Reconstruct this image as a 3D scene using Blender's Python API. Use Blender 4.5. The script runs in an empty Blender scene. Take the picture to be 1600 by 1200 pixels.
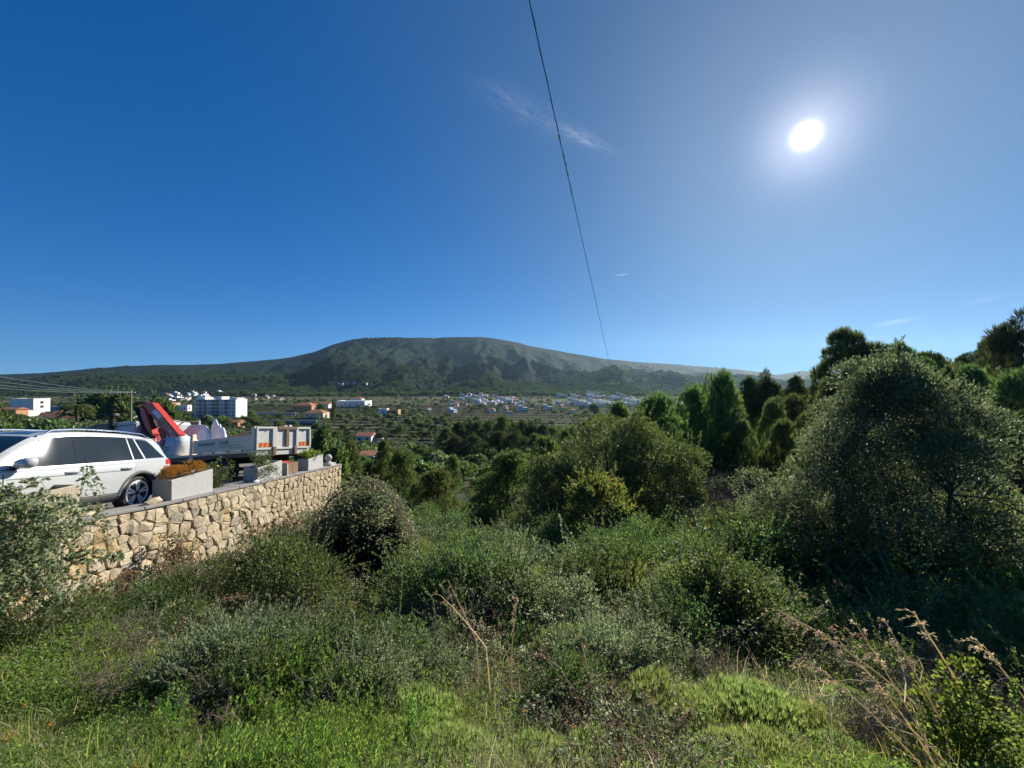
import bpy, bmesh, math, random
import numpy as np
from mathutils import Vector, Matrix

random.seed(7)
rng = np.random.default_rng(11)
scene = bpy.context.scene
COL = scene.collection
F = 601.0            # focal length in pixels of the 1600 px wide photograph
HZ = 605.0           # row of the horizon
# ------------------------------------------------------------------ camera
cam_d = bpy.data.cameras.new('camera')
cam = bpy.data.objects.new('camera', cam_d)
COL.objects.link(cam)
cam.location = (0, 0, 0)
cam.rotation_euler = (math.radians(90) + math.atan((HZ - 600) / F), 0, 0)
cam_d.sensor_fit = 'HORIZONTAL'
cam_d.sensor_width = 36.0
cam_d.lens = 36.0 * F / 1600.0
cam_d.clip_start = 0.05
cam_d.clip_end = 20000
scene.camera = cam
# ------------------------------------------------------------------ light
SUN = Vector((462, 601, 395)).normalized()
SUN_EL = math.asin(SUN.z)
SUN_AZ = math.atan2(SUN.x, SUN.y)          # clockwise from +Y
scene.view_settings.view_transform = 'Standard'
scene.view_settings.look = 'None'
scene.view_settings.gamma = 1.0
scene.view_settings.use_curve_mapping = False
scene.view_settings.exposure = 0.85
sun_d = bpy.data.lights.new('sun', 'SUN')
sun_d.energy = 5.0
sun_d.angle = math.radians(0.5)
sun_d.color = (1.0, 0.94, 0.84)
sun = bpy.data.objects.new('sun', sun_d)
COL.objects.link(sun)
sun.rotation_euler = (-SUN).to_track_quat('-Z', 'Y').to_euler()

world = bpy.data.worlds.new('World')
scene.world = world
world.use_nodes = True
world.cycles.sampling_method = 'MANUAL'
world.cycles.sample_map_resolution = 512
wt = world.node_tree
wt.nodes.clear()


class NB:
    """small node-tree builder"""
    def __init__(s, tree):
        s.t = tree

    def n(s, kind, **kw):
        nd = s.t.nodes.new(kind)
        for k, v in kw.items():
            setattr(nd, k, v)
        return nd

    def put(s, sock, v):
        if hasattr(v, 'is_linked') or isinstance(v, bpy.types.NodeSocket):
            s.t.links.new(v, sock)
        else:
            sock.default_value = v

    def m(s, op, a, b=0.0, c=None, clamp=False):
        nd = s.n('ShaderNodeMath', operation=op)
        nd.use_clamp = clamp
        s.put(nd.inputs[0], a)
        s.put(nd.inputs[1], b)
        if c is not None:
            s.put(nd.inputs[2], c)
        return nd.outputs[0]

    def vm(s, op, a, b=None):
        nd = s.n('ShaderNodeVectorMath', operation=op)
        s.put(nd.inputs[0], a)
        if b is not None:
            s.put(nd.inputs[1], b)
        return nd.outputs['Value'] if op in ('DOT_PRODUCT', 'LENGTH', 'DISTANCE') else nd.outputs[0]

    def mix(s, fac, a, b, blend='MIX'):
        nd = s.n('ShaderNodeMix', data_type='RGBA', blend_type=blend)
        s.put(nd.inputs[0], fac)
        s.put(nd.inputs[6], a)
        s.put(nd.inputs[7], b)
        return nd.outputs[2]

    def noise(s, vec=None, scale=5.0, detail=3.0, rough=0.55, dist=0.0):
        nd = s.n('ShaderNodeTexNoise')
        if vec is not None:
            s.put(nd.inputs['Vector'], vec)
        nd.inputs['Scale'].default_value = scale
        nd.inputs['Detail'].default_value = detail
        nd.inputs['Roughness'].default_value = rough
        nd.inputs['Distortion'].default_value = dist
        return nd.outputs['Fac']

    def ramp(s, fac, stops, interp='LINEAR'):
        nd = s.n('ShaderNodeValToRGB')
        nd.color_ramp.interpolation = interp
        el = nd.color_ramp.elements
        while len(el) > 1:
            el.remove(el[0])
        el[0].position, el[0].color = stops[0][0], rgba(stops[0][1])
        for p, c in stops[1:]:
            e = el.new(p)
            e.color = rgba(c)
        s.put(nd.inputs[0], fac)
        return nd.outputs[0]

    def mapping(s, vec, scale=(1, 1, 1), rot=(0, 0, 0), loc=(0, 0, 0)):
        nd = s.n('ShaderNodeMapping')
        s.put(nd.inputs[0], vec)
        nd.inputs['Location'].default_value = loc
        nd.inputs['Rotation'].default_value = rot
        nd.inputs['Scale'].default_value = scale
        return nd.outputs[0]


def rgba(c):
    if isinstance(c, (int, float)):
        return (c, c, c, 1)
    return tuple(c) if len(c) == 4 else (c[0], c[1], c[2], 1)


w = NB(wt)
sky = w.n('ShaderNodeTexSky', sky_type='NISHITA')
sky.sun_disc = False
sky.sun_elevation = SUN_EL
sky.sun_rotation = SUN_AZ
sky.altitude = 300
sky.air_density = 1.0
sky.dust_density = 0.0
sky.ozone_density = 5.0
hs = w.n('ShaderNodeHueSaturation')
hs.inputs['Hue'].default_value = 0.506
hs.inputs['Saturation'].default_value = 1.30
hs.inputs['Value'].default_value = 1.0
wt.links.new(sky.outputs[0], hs.inputs['Color'])
tc = w.n('ShaderNodeTexCoord')
dirv = w.vm('NORMALIZE', tc.outputs['Generated'])
wt.links.new(w.vm('NORMALIZE', w.vm('ADD', dirv, (0.0, 0.0, 0.095))), sky.inputs['Vector']) if 'Vector' in sky.inputs else None
dot = w.m('MAXIMUM', w.vm('DOT_PRODUCT', dirv, tuple(SUN)), 0.0)
SKY_STRENGTH = 0.070
k = 0.58 / SKY_STRENGTH          # glow amounts as seen at this exposure


def glow(power, amp, col):
    g = w.m('MULTIPLY', w.m('POWER', dot, power), amp * k)
    return w.mix(1.0, rgba(col), g, 'MULTIPLY')


def addc(a, b):
    return w.mix(1.0, a, b, 'ADD')


dim = w.mix(w.m('POWER', dot, 3.0), (1, 1, 1, 1), (0.56, 0.46, 0.41, 1))
out = w.mix(1.0, hs.outputs[0], dim, 'MULTIPLY')
out = addc(out, glow(8500.0, 3.6, (1.0, 0.97, 0.92)))   # the sun and its bright aureole
out = addc(out, glow(420.0, 0.42, (1.0, 0.92, 0.95)))
out = addc(out, glow(26.0, 0.11, (0.85, 0.86, 1.0)))
out = addc(out, glow(5.0, 0.10, (0.70, 0.88, 1.0)))
# thin ice clouds, in directions of the sky
sep = w.n('ShaderNodeSeparateXYZ')
wt.links.new(dirv, sep.inputs[0])
yy = w.m('MAXIMUM', sep.outputs[1], 0.05)
uu = w.m('DIVIDE', sep.outputs[0], yy)
vv = w.m('DIVIDE', sep.outputs[2], yy)


def wisp(px, py, ang, length, width, amp, nscale=9.0, stretch=0.25, plain=False):
    """soft streak centred on a direction of the sky"""
    u0, v0 = (px - 800) / F, (HZ - py) / F
    ca, sa = math.cos(ang), math.sin(ang)
    du = w.m('SUBTRACT', uu, u0)
    dv = w.m('SUBTRACT', vv, v0)
    s_ = w.m('ADD', w.m('MULTIPLY', du, ca), w.m('MULTIPLY', dv, sa))
    t_ = w.m('SUBTRACT', w.m('MULTIPLY', dv, ca), w.m('MULTIPLY', du, sa))
    nz = 0.6
    if not plain:
        cmb = w.n('ShaderNodeCombineXYZ')
        w.put(cmb.inputs[0], w.m('MULTIPLY', s_, stretch))
        w.put(cmb.inputs[1], t_)
        nz = w.noise(cmb.outputs[0], nscale * 8, 4.0, 0.62, 0.6)
        nz = w.m('MULTIPLY', w.m('SUBTRACT', nz, 0.34), 2.2, clamp=True)
    e = w.m('ADD', w.m('POWER', w.m('ABSOLUTE', w.m('DIVIDE', s_, length)), 2.0),
            w.m('POWER', w.m('ABSOLUTE', w.m('DIVIDE', t_, width)), 2.0))
    g = w.m('POWER', 2.718, w.m('MULTIPLY', e, -1.0))
    return w.m('MULTIPLY', w.m('MULTIPLY', g, nz), amp)


fwd = w.m('GREATER_THAN', sep.outputs[1], 0.2)
cl = wisp(912, 213, math.radians(-24), 0.062, 0.017, 0.55)
cl = w.m('ADD', cl, wisp(815, 165, math.radians(-30), 0.11, 0.035, 0.22))
cl = w.m('ADD', cl, wisp(1398, 503, math.radians(10), 0.05, 0.006, 0.45, plain=True))
cl = w.m('ADD', cl, wisp(1540, 468, math.radians(12), 0.05, 0.006, 0.2, plain=True))
cl = w.m('ADD', cl, wisp(971, 429, math.radians(5), 0.015, 0.0016, 0.8, plain=True))
cl = w.m('MULTIPLY', cl, fwd)
out = w.mix(cl, out, tuple(x * k for x in (0.62, 0.68, 0.80)) + (1,))
bg = w.n('ShaderNodeBackground')
wt.links.new(out, bg.inputs[0])
bg.inputs[1].default_value = SKY_STRENGTH
wo = w.n('ShaderNodeOutputWorld')
wt.links.new(bg.outputs[0], wo.inputs[0])


# ------------------------------------------------------------------ helpers
def at(px, py, Z):
    """the point at depth Z that the photograph shows at pixel px, py"""
    return Vector(((px - 800) / F * Z, Z, (HZ - py) / F * Z))


def vnoise(x, y, seed=0):
    xi = np.floor(x).astype(np.int64)
    yi = np.floor(y).astype(np.int64)
    xf, yf = x - xi, y - yi
    xf = xf * xf * (3 - 2 * xf)
    yf = yf * yf * (3 - 2 * yf)

    def h(a, b):
        n = (a * 374761393 + b * 668265263 + seed * 974634777) & 0x7fffffff
        n = ((n ^ (n >> 13)) * 1274126177) & 0x7fffffff
        return ((n ^ (n >> 16)) & 0xffff) / 65535.0
    a = h(xi, yi) * (1 - xf) + h(xi + 1, yi) * xf
    b = h(xi, yi + 1) * (1 - xf) + h(xi + 1, yi + 1) * xf
    return a * (1 - yf) + b * yf


def fbm(x, y, oct=5, seed=0, ridged=False):
    s, a, f = 0.0, 0.5, 1.0
    for i in range(oct):
        n = vnoise(x * f + 13.7 * i, y * f - 7.1 * i, seed + i)
        if ridged:
            n = (1 - np.abs(2 * n - 1)) ** 1.6
        s = s + a * n
        a *= 0.5
        f *= 2.03
    return s


def np_mesh(name, V, faces, mat=None, smooth=False, attrs=None):
    """mesh from arrays; faces is an (n,k) array or a list of such arrays"""
    me = bpy.data.meshes.new(name)
    if isinstance(faces, np.ndarray):
        faces = [faces]
    faces = [f for f in faces if len(f)]
    V = np.asarray(V, dtype=np.float32)
    me.vertices.add(len(V))
    me.vertices.foreach_set('co', V.ravel())
    nl = sum(f.size for f in faces)
    nf = sum(len(f) for f in faces)
    me.loops.add(nl)
    me.loops.foreach_set('vertex_index', np.concatenate([f.ravel() for f in faces]).astype(np.int32))
    me.polygons.add(nf)
    tot = np.concatenate([np.full(len(f), f.shape[1]) for f in faces]).astype(np.int32)
    st = np.concatenate([[0], np.cumsum(tot)[:-1]]).astype(np.int32)
    me.polygons.foreach_set('loop_start', st)
    me.polygons.foreach_set('loop_total', tot)
    me.polygons.foreach_set('use_smooth', np.full(nf, smooth, dtype=bool))
    for an, arr in (attrs or {}).items():
        a = me.attributes.new(an, 'FLOAT', 'POINT')
        a.data.foreach_set('value', np.asarray(arr, dtype=np.float32))
    me.update(calc_edges=True)
    if mat is not None:
        me.materials.append(mat)
    return me


def link(name, me, parent=None, loc=None, rot=None, scale=None):
    o = bpy.data.objects.new(name, me)
    COL.objects.link(o)
    if parent is not None:
        o.parent = parent
    if loc is not None:
        o.location = loc
    if rot is not None:
        o.rotation_euler = rot
    if scale is not None:
        o.scale = scale if hasattr(scale, '__len__') else (scale,) * 3
    return o


def tag(o, label=None, cat=None, group=None, kind=None):
    if label:
        o['label'] = label
    if cat:
        o['category'] = cat
    if group:
        o['group'] = group
    if kind:
        o['kind'] = kind
    return o


def empty(name, loc, rot=(0, 0, 0), label=None, cat=None, group=None):
    o = bpy.data.objects.new(name, None)
    o.empty_display_size = 0.2
    COL.objects.link(o)
    o.location = loc
    o.rotation_euler = rot
    return tag(o, label, cat, group)


def material(name):
    m = bpy.data.materials.new(name)
    m.use_nodes = True
    nt = m.node_tree
    b = NB(nt)
    pr = nt.nodes['Principled BSDF']
    return m, b, pr


def simple(name, col, rough=0.6, metal=0.0, var=0.12, scale=6.0, bump=0.0, bscale=40.0, spec=0.5, dirt=None, coat=0.0):
    """painted or plain surface: colour with soft wear, optional dirt and fine relief"""
    m, b, pr = material(name)
    tco = b.n('ShaderNodeTexCoord').outputs['Object']
    nz = b.noise(tco, scale, 5.0, 0.6)
    c = b.mix(nz, tuple(x * (1 - var) for x in col) + (1,), tuple(min(1, x * (1 + var)) for x in col) + (1,))
    if dirt:
        n2 = b.noise(tco, scale * 1.9, 6.0, 0.7, 0.5)
        f = b.m('MULTIPLY', b.m('SUBTRACT', n2, 0.52), 5.0, clamp=True)
        c = b.mix(b.m('MULTIPLY', f, 0.7), c, rgba(dirt))
    b.put(pr.inputs['Base Color'], c)
    pr.inputs['Roughness'].default_value = rough
    pr.inputs['Metallic'].default_value = metal
    pr.inputs['Specular IOR Level'].default_value = spec
    pr.inputs['Coat Weight'].default_value = coat
    if bump:
        bn = b.n('ShaderNodeBump')
        bn.inputs['Strength'].default_value = bump
        bn.inputs['Distance'].default_value = 0.02
        b.put(bn.inputs['Height'], b.noise(tco, bscale, 5.0, 0.65))
        b.put(pr.inputs['Normal'], bn.outputs[0])
    return m


def leafmat(name, stops, trans=0.35, rough=0.45, spec=0.35, hue=0.25):
    """leaf: colour by the leaf's own random value and by plant, some light passes through"""
    m, b, pr = material(name)
    a = b.n('ShaderNodeAttribute', attribute_name='v').outputs['Fac']
    c = b.ramp(a, [(p_, tuple(min(1, q_ * 1.95) for q_ in c_)) for p_, c_ in stops])
    oi = b.n('ShaderNodeObjectInfo').outputs['Random']
    h = b.n('ShaderNodeHueSaturation')
    b.put(h.inputs['Hue'], b.m('ADD', 0.5, b.m('MULTIPLY', b.m('SUBTRACT', oi, 0.5), 0.05 * hue / 0.25)))
    b.put(h.inputs['Value'], b.m('ADD', 0.8, b.m('MULTIPLY', oi, 0.4)))
    b.put(h.inputs['Color'], c)
    c = h.outputs[0]
    b.put(pr.inputs['Base Color'], c)
    pr.inputs['Roughness'].default_value = rough + 0.12
    pr.inputs['Specular IOR Level'].default_value = spec * 0.8
    tr = b.n('ShaderNodeBsdfTranslucent')
    h2 = b.n('ShaderNodeHueSaturation')
    h2.inputs['Hue'].default_value = 0.485
    h2.inputs['Saturation'].default_value = 1.15
    h2.inputs['Value'].default_value = 1.7
    b.put(h2.inputs['Color'], c)
    b.put(tr.inputs[0], h2.outputs[0])
    mx = b.n('ShaderNodeMixShader')
    mx.inputs[0].default_value = min(0.58, trans + 0.13)
    m.node_tree.links.new(pr.outputs[0], mx.inputs[1])
    m.node_tree.links.new(tr.outputs[0], mx.inputs[2])
    m.node_tree.links.new(mx.outputs[0], m.node_tree.nodes['Material Output'].inputs[0])
    return m


# ------------------------------------------------------------------ terrain heights (camera eye = 0)
_T = np.array([-1.4, -0.9, -0.45, 0.0, 0.35, 0.8, 1.4])
_Y = np.array([1, 2, 4, 8, 14, 20, 30, 40, 60, 90, 120, 200, 300, 450, 560, 700, 900])
_G = np.array([
    [-1.75, -2.35, -3.35, -4.7, -5.8, -6.2, -6.8, -7.6, -9.2, -11.2, -13.2, -18, -23, -26, -27, -27, -22],
    [-1.75, -2.35, -3.35, -4.8, -6.2, -7.0, -8.4, -9.6, -11.6, -14, -16, -22, -26, -27, -27, -27, -22],
    [-1.75, -2.35, -3.35, -4.9, -6.8, -8.2, -10.6, -13, -16.5, -20, -24, -31, -33, -29.5, -28, -27, -22],
    [-1.75, -2.35, -3.35, -4.8, -6.5, -7.9, -10.6, -13, -16.5, -20, -24, -31, -33, -29.5, -28, -27, -22],
    [-1.75, -2.35, -3.35, -4.8, -6.2, -7.4, -9.4, -11.5, -14.5, -18.5, -22, -30, -33, -29.5, -28, -27, -22],
    [-1.75, -2.4, -3.4, -5.0, -6.2, -6.8, -7.4, -8.0, -9.0, -11, -13, -19, -26, -28, -28, -27, -22],
    [-1.75, -2.4, -3.4, -5.0, -5.6, -5.4, -4.8, -4.2, -3.2, -2, -1, -4, -12, -22, -26, -27, -22]], dtype=float)


def ground(x, y):
    x = np.asarray(x, dtype=float)
    y = np.asarray(y, dtype=float)
    yc = np.clip(y, 1.0, 900.0)
    t = np.clip(x / np.maximum(yc, 3.0), -1.4, 1.4)
    ly = np.log(yc)
    LY = np.log(_Y)
    cols = np.stack([np.interp(ly, LY, g) for g in _G], 0)
    i = np.clip(np.searchsorted(_T, t) - 1, 0, len(_T) - 2)
    f = (t - _T[i]) / (_T[i + 1] - _T[i])
    f = f * f * (3 - 2 * f)
    a = np.take_along_axis(cols, i[None], 0)[0]
    b = np.take_along_axis(cols, (i + 1)[None], 0)[0]
    z = a * (1 - f) + b * f
    amp = np.clip((y - 1.5) / 5, 0, 1) * 1.0
    z = z + amp * (fbm(x * 0.42, y * 0.42, 3, 3) - 0.45)
    # terraces across the valley
    m = np.clip((y - 190) / 30, 0, 1) * np.clip((640 - y) / 60, 0, 1)
    wob = y + 22 * (fbm(x * 0.006, y * 0.004, 3, 9) - 0.5) * 2 + x * 0.03
    ph = (wob / 24.0) % 1.0
    saw = np.clip(ph / 0.07, 0, 1) - ph
    z = z + m * 1.7 * (saw - 0.45)
    return z


_RX = np.array([-900, -300, 0, 60, 100, 150, 200, 250, 300, 350, 400, 450, 490, 520, 550, 575, 620, 680, 720, 760, 800, 830, 860,
                900, 950, 1000, 1050, 1100, 1150, 1200, 1215, 1255, 1300, 1500, 2400])
_RY = np.array([592, 590, 585, 583, 580, 575, 572, 570, 570, 568, 564, 559, 550, 538, 530, 527, 527, 528, 526, 527, 533, 541, 546,
                553, 561, 566, 569, 573, 577, 583, 586, 579, 588, 594, 598])
RIDGE = 2300.0
# foothills: pixel column, depth, pixel row of the top, half width in pixels, depth half width
_HILLS = [(575, 1500, 556, 80, 260), (655, 1600, 566, 50, 220), (742, 1190, 590, 52, 130), (803, 1300, 593, 36, 130), (935, 1340, 580, 66, 180),
          (893, 1200, 595, 44, 110), (1075, 1500, 584, 115, 220), (330, 1500, 586, 130, 260), (180, 1400, 592, 90, 230), (450, 1300, 598, 70, 180),
          (60, 1500, 592, 80, 200)]


def mountain(x, y):
    px = 800 + F * x / y
    base = ground(x, np.minimum(y, 900.0))
    s = np.clip((y - 880) / (RIDGE - 880), 0, 1)
    R = (HZ - np.interp(px, _RX, _RY)) / F * RIDGE
    prof = 0.72 * s ** 1.5 + 0.28 * s ** 4
    h = base * (1 - s) + R * prof
    for hx, hy, top, wx, wy in _HILLS:
        pk = (HZ - top) / F * hy
        u = (px - hx) / wx
        v = (y - hy) / wy
        fl = R * 0.0 + h
        g = np.exp(-0.8 * (u * u + v * v * np.where(v < 0, 1.0, 1.4)) ** 1.5)
        h = np.maximum(h, h * (1 - g) + pk * g)
    wx_ = x + 160 * (fbm(x * 0.002, y * 0.002, 3, 40) - 0.5)
    amp = 270 * np.clip(R / 290.0, 0.12, 1.0) ** 1.3 * np.clip(s * 2.0, 0, 1) ** 1.1 * np.clip((1 - s) * 2.6 + 0.02, 0, 1)
    h = h + amp * (fbm(wx_ * 0.0046, y * 0.0017, 6, 21, True) - 0.58)
    h = h + np.clip(s * 3, 0, 1) * 26 * np.clip(R / 260.0, 0.25, 1.0) * (fbm(x * 0.02, y * 0.012, 4, 5) - 0.47) * np.clip((1 - s) * 6 + 0.25, 0, 1)
    back = np.clip((y - RIDGE) / 700, 0, 1)
    return h * (1 - back) + (-150) * back


def grid_mesh(name, X, Y, Z, mat, smooth=True):
    r, c = X.shape
    V = np.stack([X.ravel(), Y.ravel(), Z.ravel()], 1)
    idx = np.arange(r * c).reshape(r, c)
    Fq = np.stack([idx[:-1, :-1].ravel(), idx[:-1, 1:].ravel(), idx[1:, 1:].ravel(), idx[1:, :-1].ravel()], 1)
    return np_mesh(name, V, Fq, mat, smooth)


def ground_material(name, stops, scale, bump=0.6, fine=6.0):
    m, b, pr = material(name)
    g = b.n('ShaderNodeNewGeometry').outputs['Position']
    n1 = b.noise(g, scale, 6.0, 0.62, 0.3)
    n2 = b.noise(g, scale * fine, 4.0, 0.6)
    f = b.m('ADD', b.m('MULTIPLY', n1, 0.65), b.m('MULTIPLY', n2, 0.35))
    b.put(pr.inputs['Base Color'], b.ramp(f, stops))
    pr.inputs['Roughness'].default_value = 0.95
    pr.inputs['Specular IOR Level'].default_value = 0.1
    bn = b.n('ShaderNodeBump')
    bn.inputs['Strength'].default_value = bump
    bn.inputs['Distance'].default_value = 0.6 / scale * 0.2
    b.put(bn.inputs['Height'], n2)
    b.put(pr.inputs['Normal'], bn.outputs[0])
    return m


M_soil = ground_material('soil', [(0.3, (0.030, 0.026, 0.016)), (0.5, (0.045, 0.05, 0.022)), (0.7, (0.085, 0.075, 0.045))], 0.9)
xs = np.concatenate([np.linspace(-140, -31, 50), np.arange(-30, 30.01, 0.4), np.linspace(31, 140, 50)])
ys = np.concatenate([np.arange(-30, 0, 2.0), np.arange(0, 30, 0.4), np.arange(30, 60.1, 0.75)])
ys[-1] = 60.0
X, Y = np.meshgrid(xs, ys)
o = link('hillside_ground', grid_mesh('hillside_ground', X, Y, ground(X, Y), M_soil))
tag(o, kind='structure')


def field_material():
    """valley: terraced plots of dry grass, green crop and bare earth"""
    m, b, pr = material('valley_fields')
    g = b.n('ShaderNodeNewGeometry')
    p = g.outputs['Position']
    n1 = b.noise(b.mapping(p, (0.006, 0.03, 0.0)), 1.0, 3.0, 0.5, 0.3)
    n2 = b.noise(p, 0.12, 5.0, 0.65)
    c1 = b.ramp(n1, [(0.30, (0.030, 0.042, 0.016)), (0.44, (0.075, 0.080, 0.036)), (0.52, (0.070, 0.105, 0.028)), (0.60, (0.12, 0.11, 0.06)), (0.72, (0.035, 0.050, 0.02))])
    c2 = b.ramp(n2, [(0.38, (0.012, 0.020, 0.008)), (0.62, (0.13, 0.12, 0.06))])
    c = b.mix(0.5, c1, c2)
    sp = b.n('ShaderNodeSeparateXYZ')
    b.put(sp.inputs[0], g.outputs['Normal'])
    steep = b.m('MULTIPLY', b.m('SUBTRACT', 0.9985, sp.outputs[2]), 90.0, clamp=True)
    c = b.mix(b.m('MULTIPLY', steep, 0.6), c, (0.045, 0.045, 0.030, 1))    # dry-stone risers with weeds
    b.put(pr.inputs['Base Color'], c)
    pr.inputs['Roughness'].default_value = 0.95
    pr.inputs['Specular IOR Level'].default_value = 0.1
    return m


M_field = field_material()
ts = np.concatenate([np.linspace(-2.4, -1.25, 24), np.linspace(-1.2, 0.6, 300), np.linspace(0.65, 2.4, 30)])
ys = np.concatenate([np.arange(60, 190, 3.0), np.arange(190, 640, 1.7), np.arange(640, 900, 10), [900]])
T, Y = np.meshgrid(ts, ys)
X = T * Y
o = link('valley_floor', grid_mesh('valley_floor', X, Y, ground(X, Y), M_field))
tag(o, kind='structure')


def mountain_material():
    m, b, pr = material('mountain_scrub')
    g = b.n('ShaderNodeNewGeometry')
    p = g.outputs['Position']
    n1 = b.noise(p, 0.004, 5.0, 0.6, 0.4)
    n2 = b.noise(p, 0.035, 6.0, 0.68)
    n3 = b.noise(p, 0.16, 3.0, 0.6)
    sp = b.n('ShaderNodeSeparateXYZ')
    b.put(sp.inputs[0], p)
    alt = b.m('DIVIDE', sp.outputs[2], 300.0)
    f = b.m('ADD', b.m('MULTIPLY', n1, 0.45), b.m('MULTIPLY', n2, 0.55))
    f = b.m('ADD', f, b.m('MULTIPLY', alt, 0.10))
    c = b.ramp(f, [(0.38, (0.005, 0.013, 0.007)), (0.54, (0.011, 0.024, 0.012)), (0.66, (0.024, 0.036, 0.018)), (0.82, (0.075, 0.068, 0.045))])
    c = b.mix(b.m('MULTIPLY', b.m('SUBTRACT', 0.55, n3, clamp=True), 1.6, clamp=True), c, (0.008, 0.014, 0.007, 1))
    b.put(pr.inputs['Base Color'], c)
    pr.inputs['Roughness'].default_value = 0.95
    pr.inputs['Specular IOR Level'].default_value = 0.05
    bn = b.n('ShaderNodeBump')
    bn.inputs['Strength'].default_value = 0.9
    bn.inputs['Distance'].default_value = 6.0
    b.put(bn.inputs['Height'], b.m('ADD', n2, b.m('MULTIPLY', n3, 0.4)))
    b.put(pr.inputs['Normal'], bn.outputs[0])
    return m


M_mount = mountain_material()
ts = np.concatenate([np.linspace(-2.4, -1.45, 40), np.linspace(-1.42, 1.0, 480), np.linspace(1.03, 2.4, 40)])
ys = np.concatenate([np.arange(900, 2300, 11), np.arange(2300, 3100, 60)])
T, Y = np.meshgrid(ts, ys)
X = T * Y
o = link('mountain', grid_mesh('mountain', X, Y, mountain(X, Y), M_mount))
tag(o, kind='structure')
# land that goes on past the mountain and behind the viewer
bm_ = np.array([[-7600, -3000, -170], [7600, -3000, -170], [7600, 3250, -170], [-7600, 3250, -170]], float)
o = link('far_plain', np_mesh('far_plain', bm_, np.array([[0, 1, 2, 3]]), M_mount))
tag(o, kind='structure')

# ------------------------------------------------------------------ haze over the valley
hb = bmesh.new()
bmesh.ops.create_cube(hb, size=1.0)
hm = bpy.data.meshes.new('haze')
hb.to_mesh(hm)
hb.free()
mh = bpy.data.materials.new('haze')
mh.use_nodes = True
mh.node_tree.nodes.clear()
pv = mh.node_tree.nodes.new('ShaderNodeVolumePrincipled')
pv.inputs['Color'].default_value = (0.48, 0.74, 1.0, 1)
pv.inputs['Density'].default_value = 0.000045
pv.inputs['Anisotropy'].default_value = 0.55
mo = mh.node_tree.nodes.new('ShaderNodeOutputMaterial')
mh.node_tree.links.new(pv.outputs[0], mo.inputs['Volume'])
hm.materials.append(mh)
HAZE = link('haze', hm)
HAZE.scale = (15300, 6400, 560)
HAZE.location = (0, 150, 560 / 2 - 171)
tag(HAZE, kind='stuff', label='thin blue haze over the valley')
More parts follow.
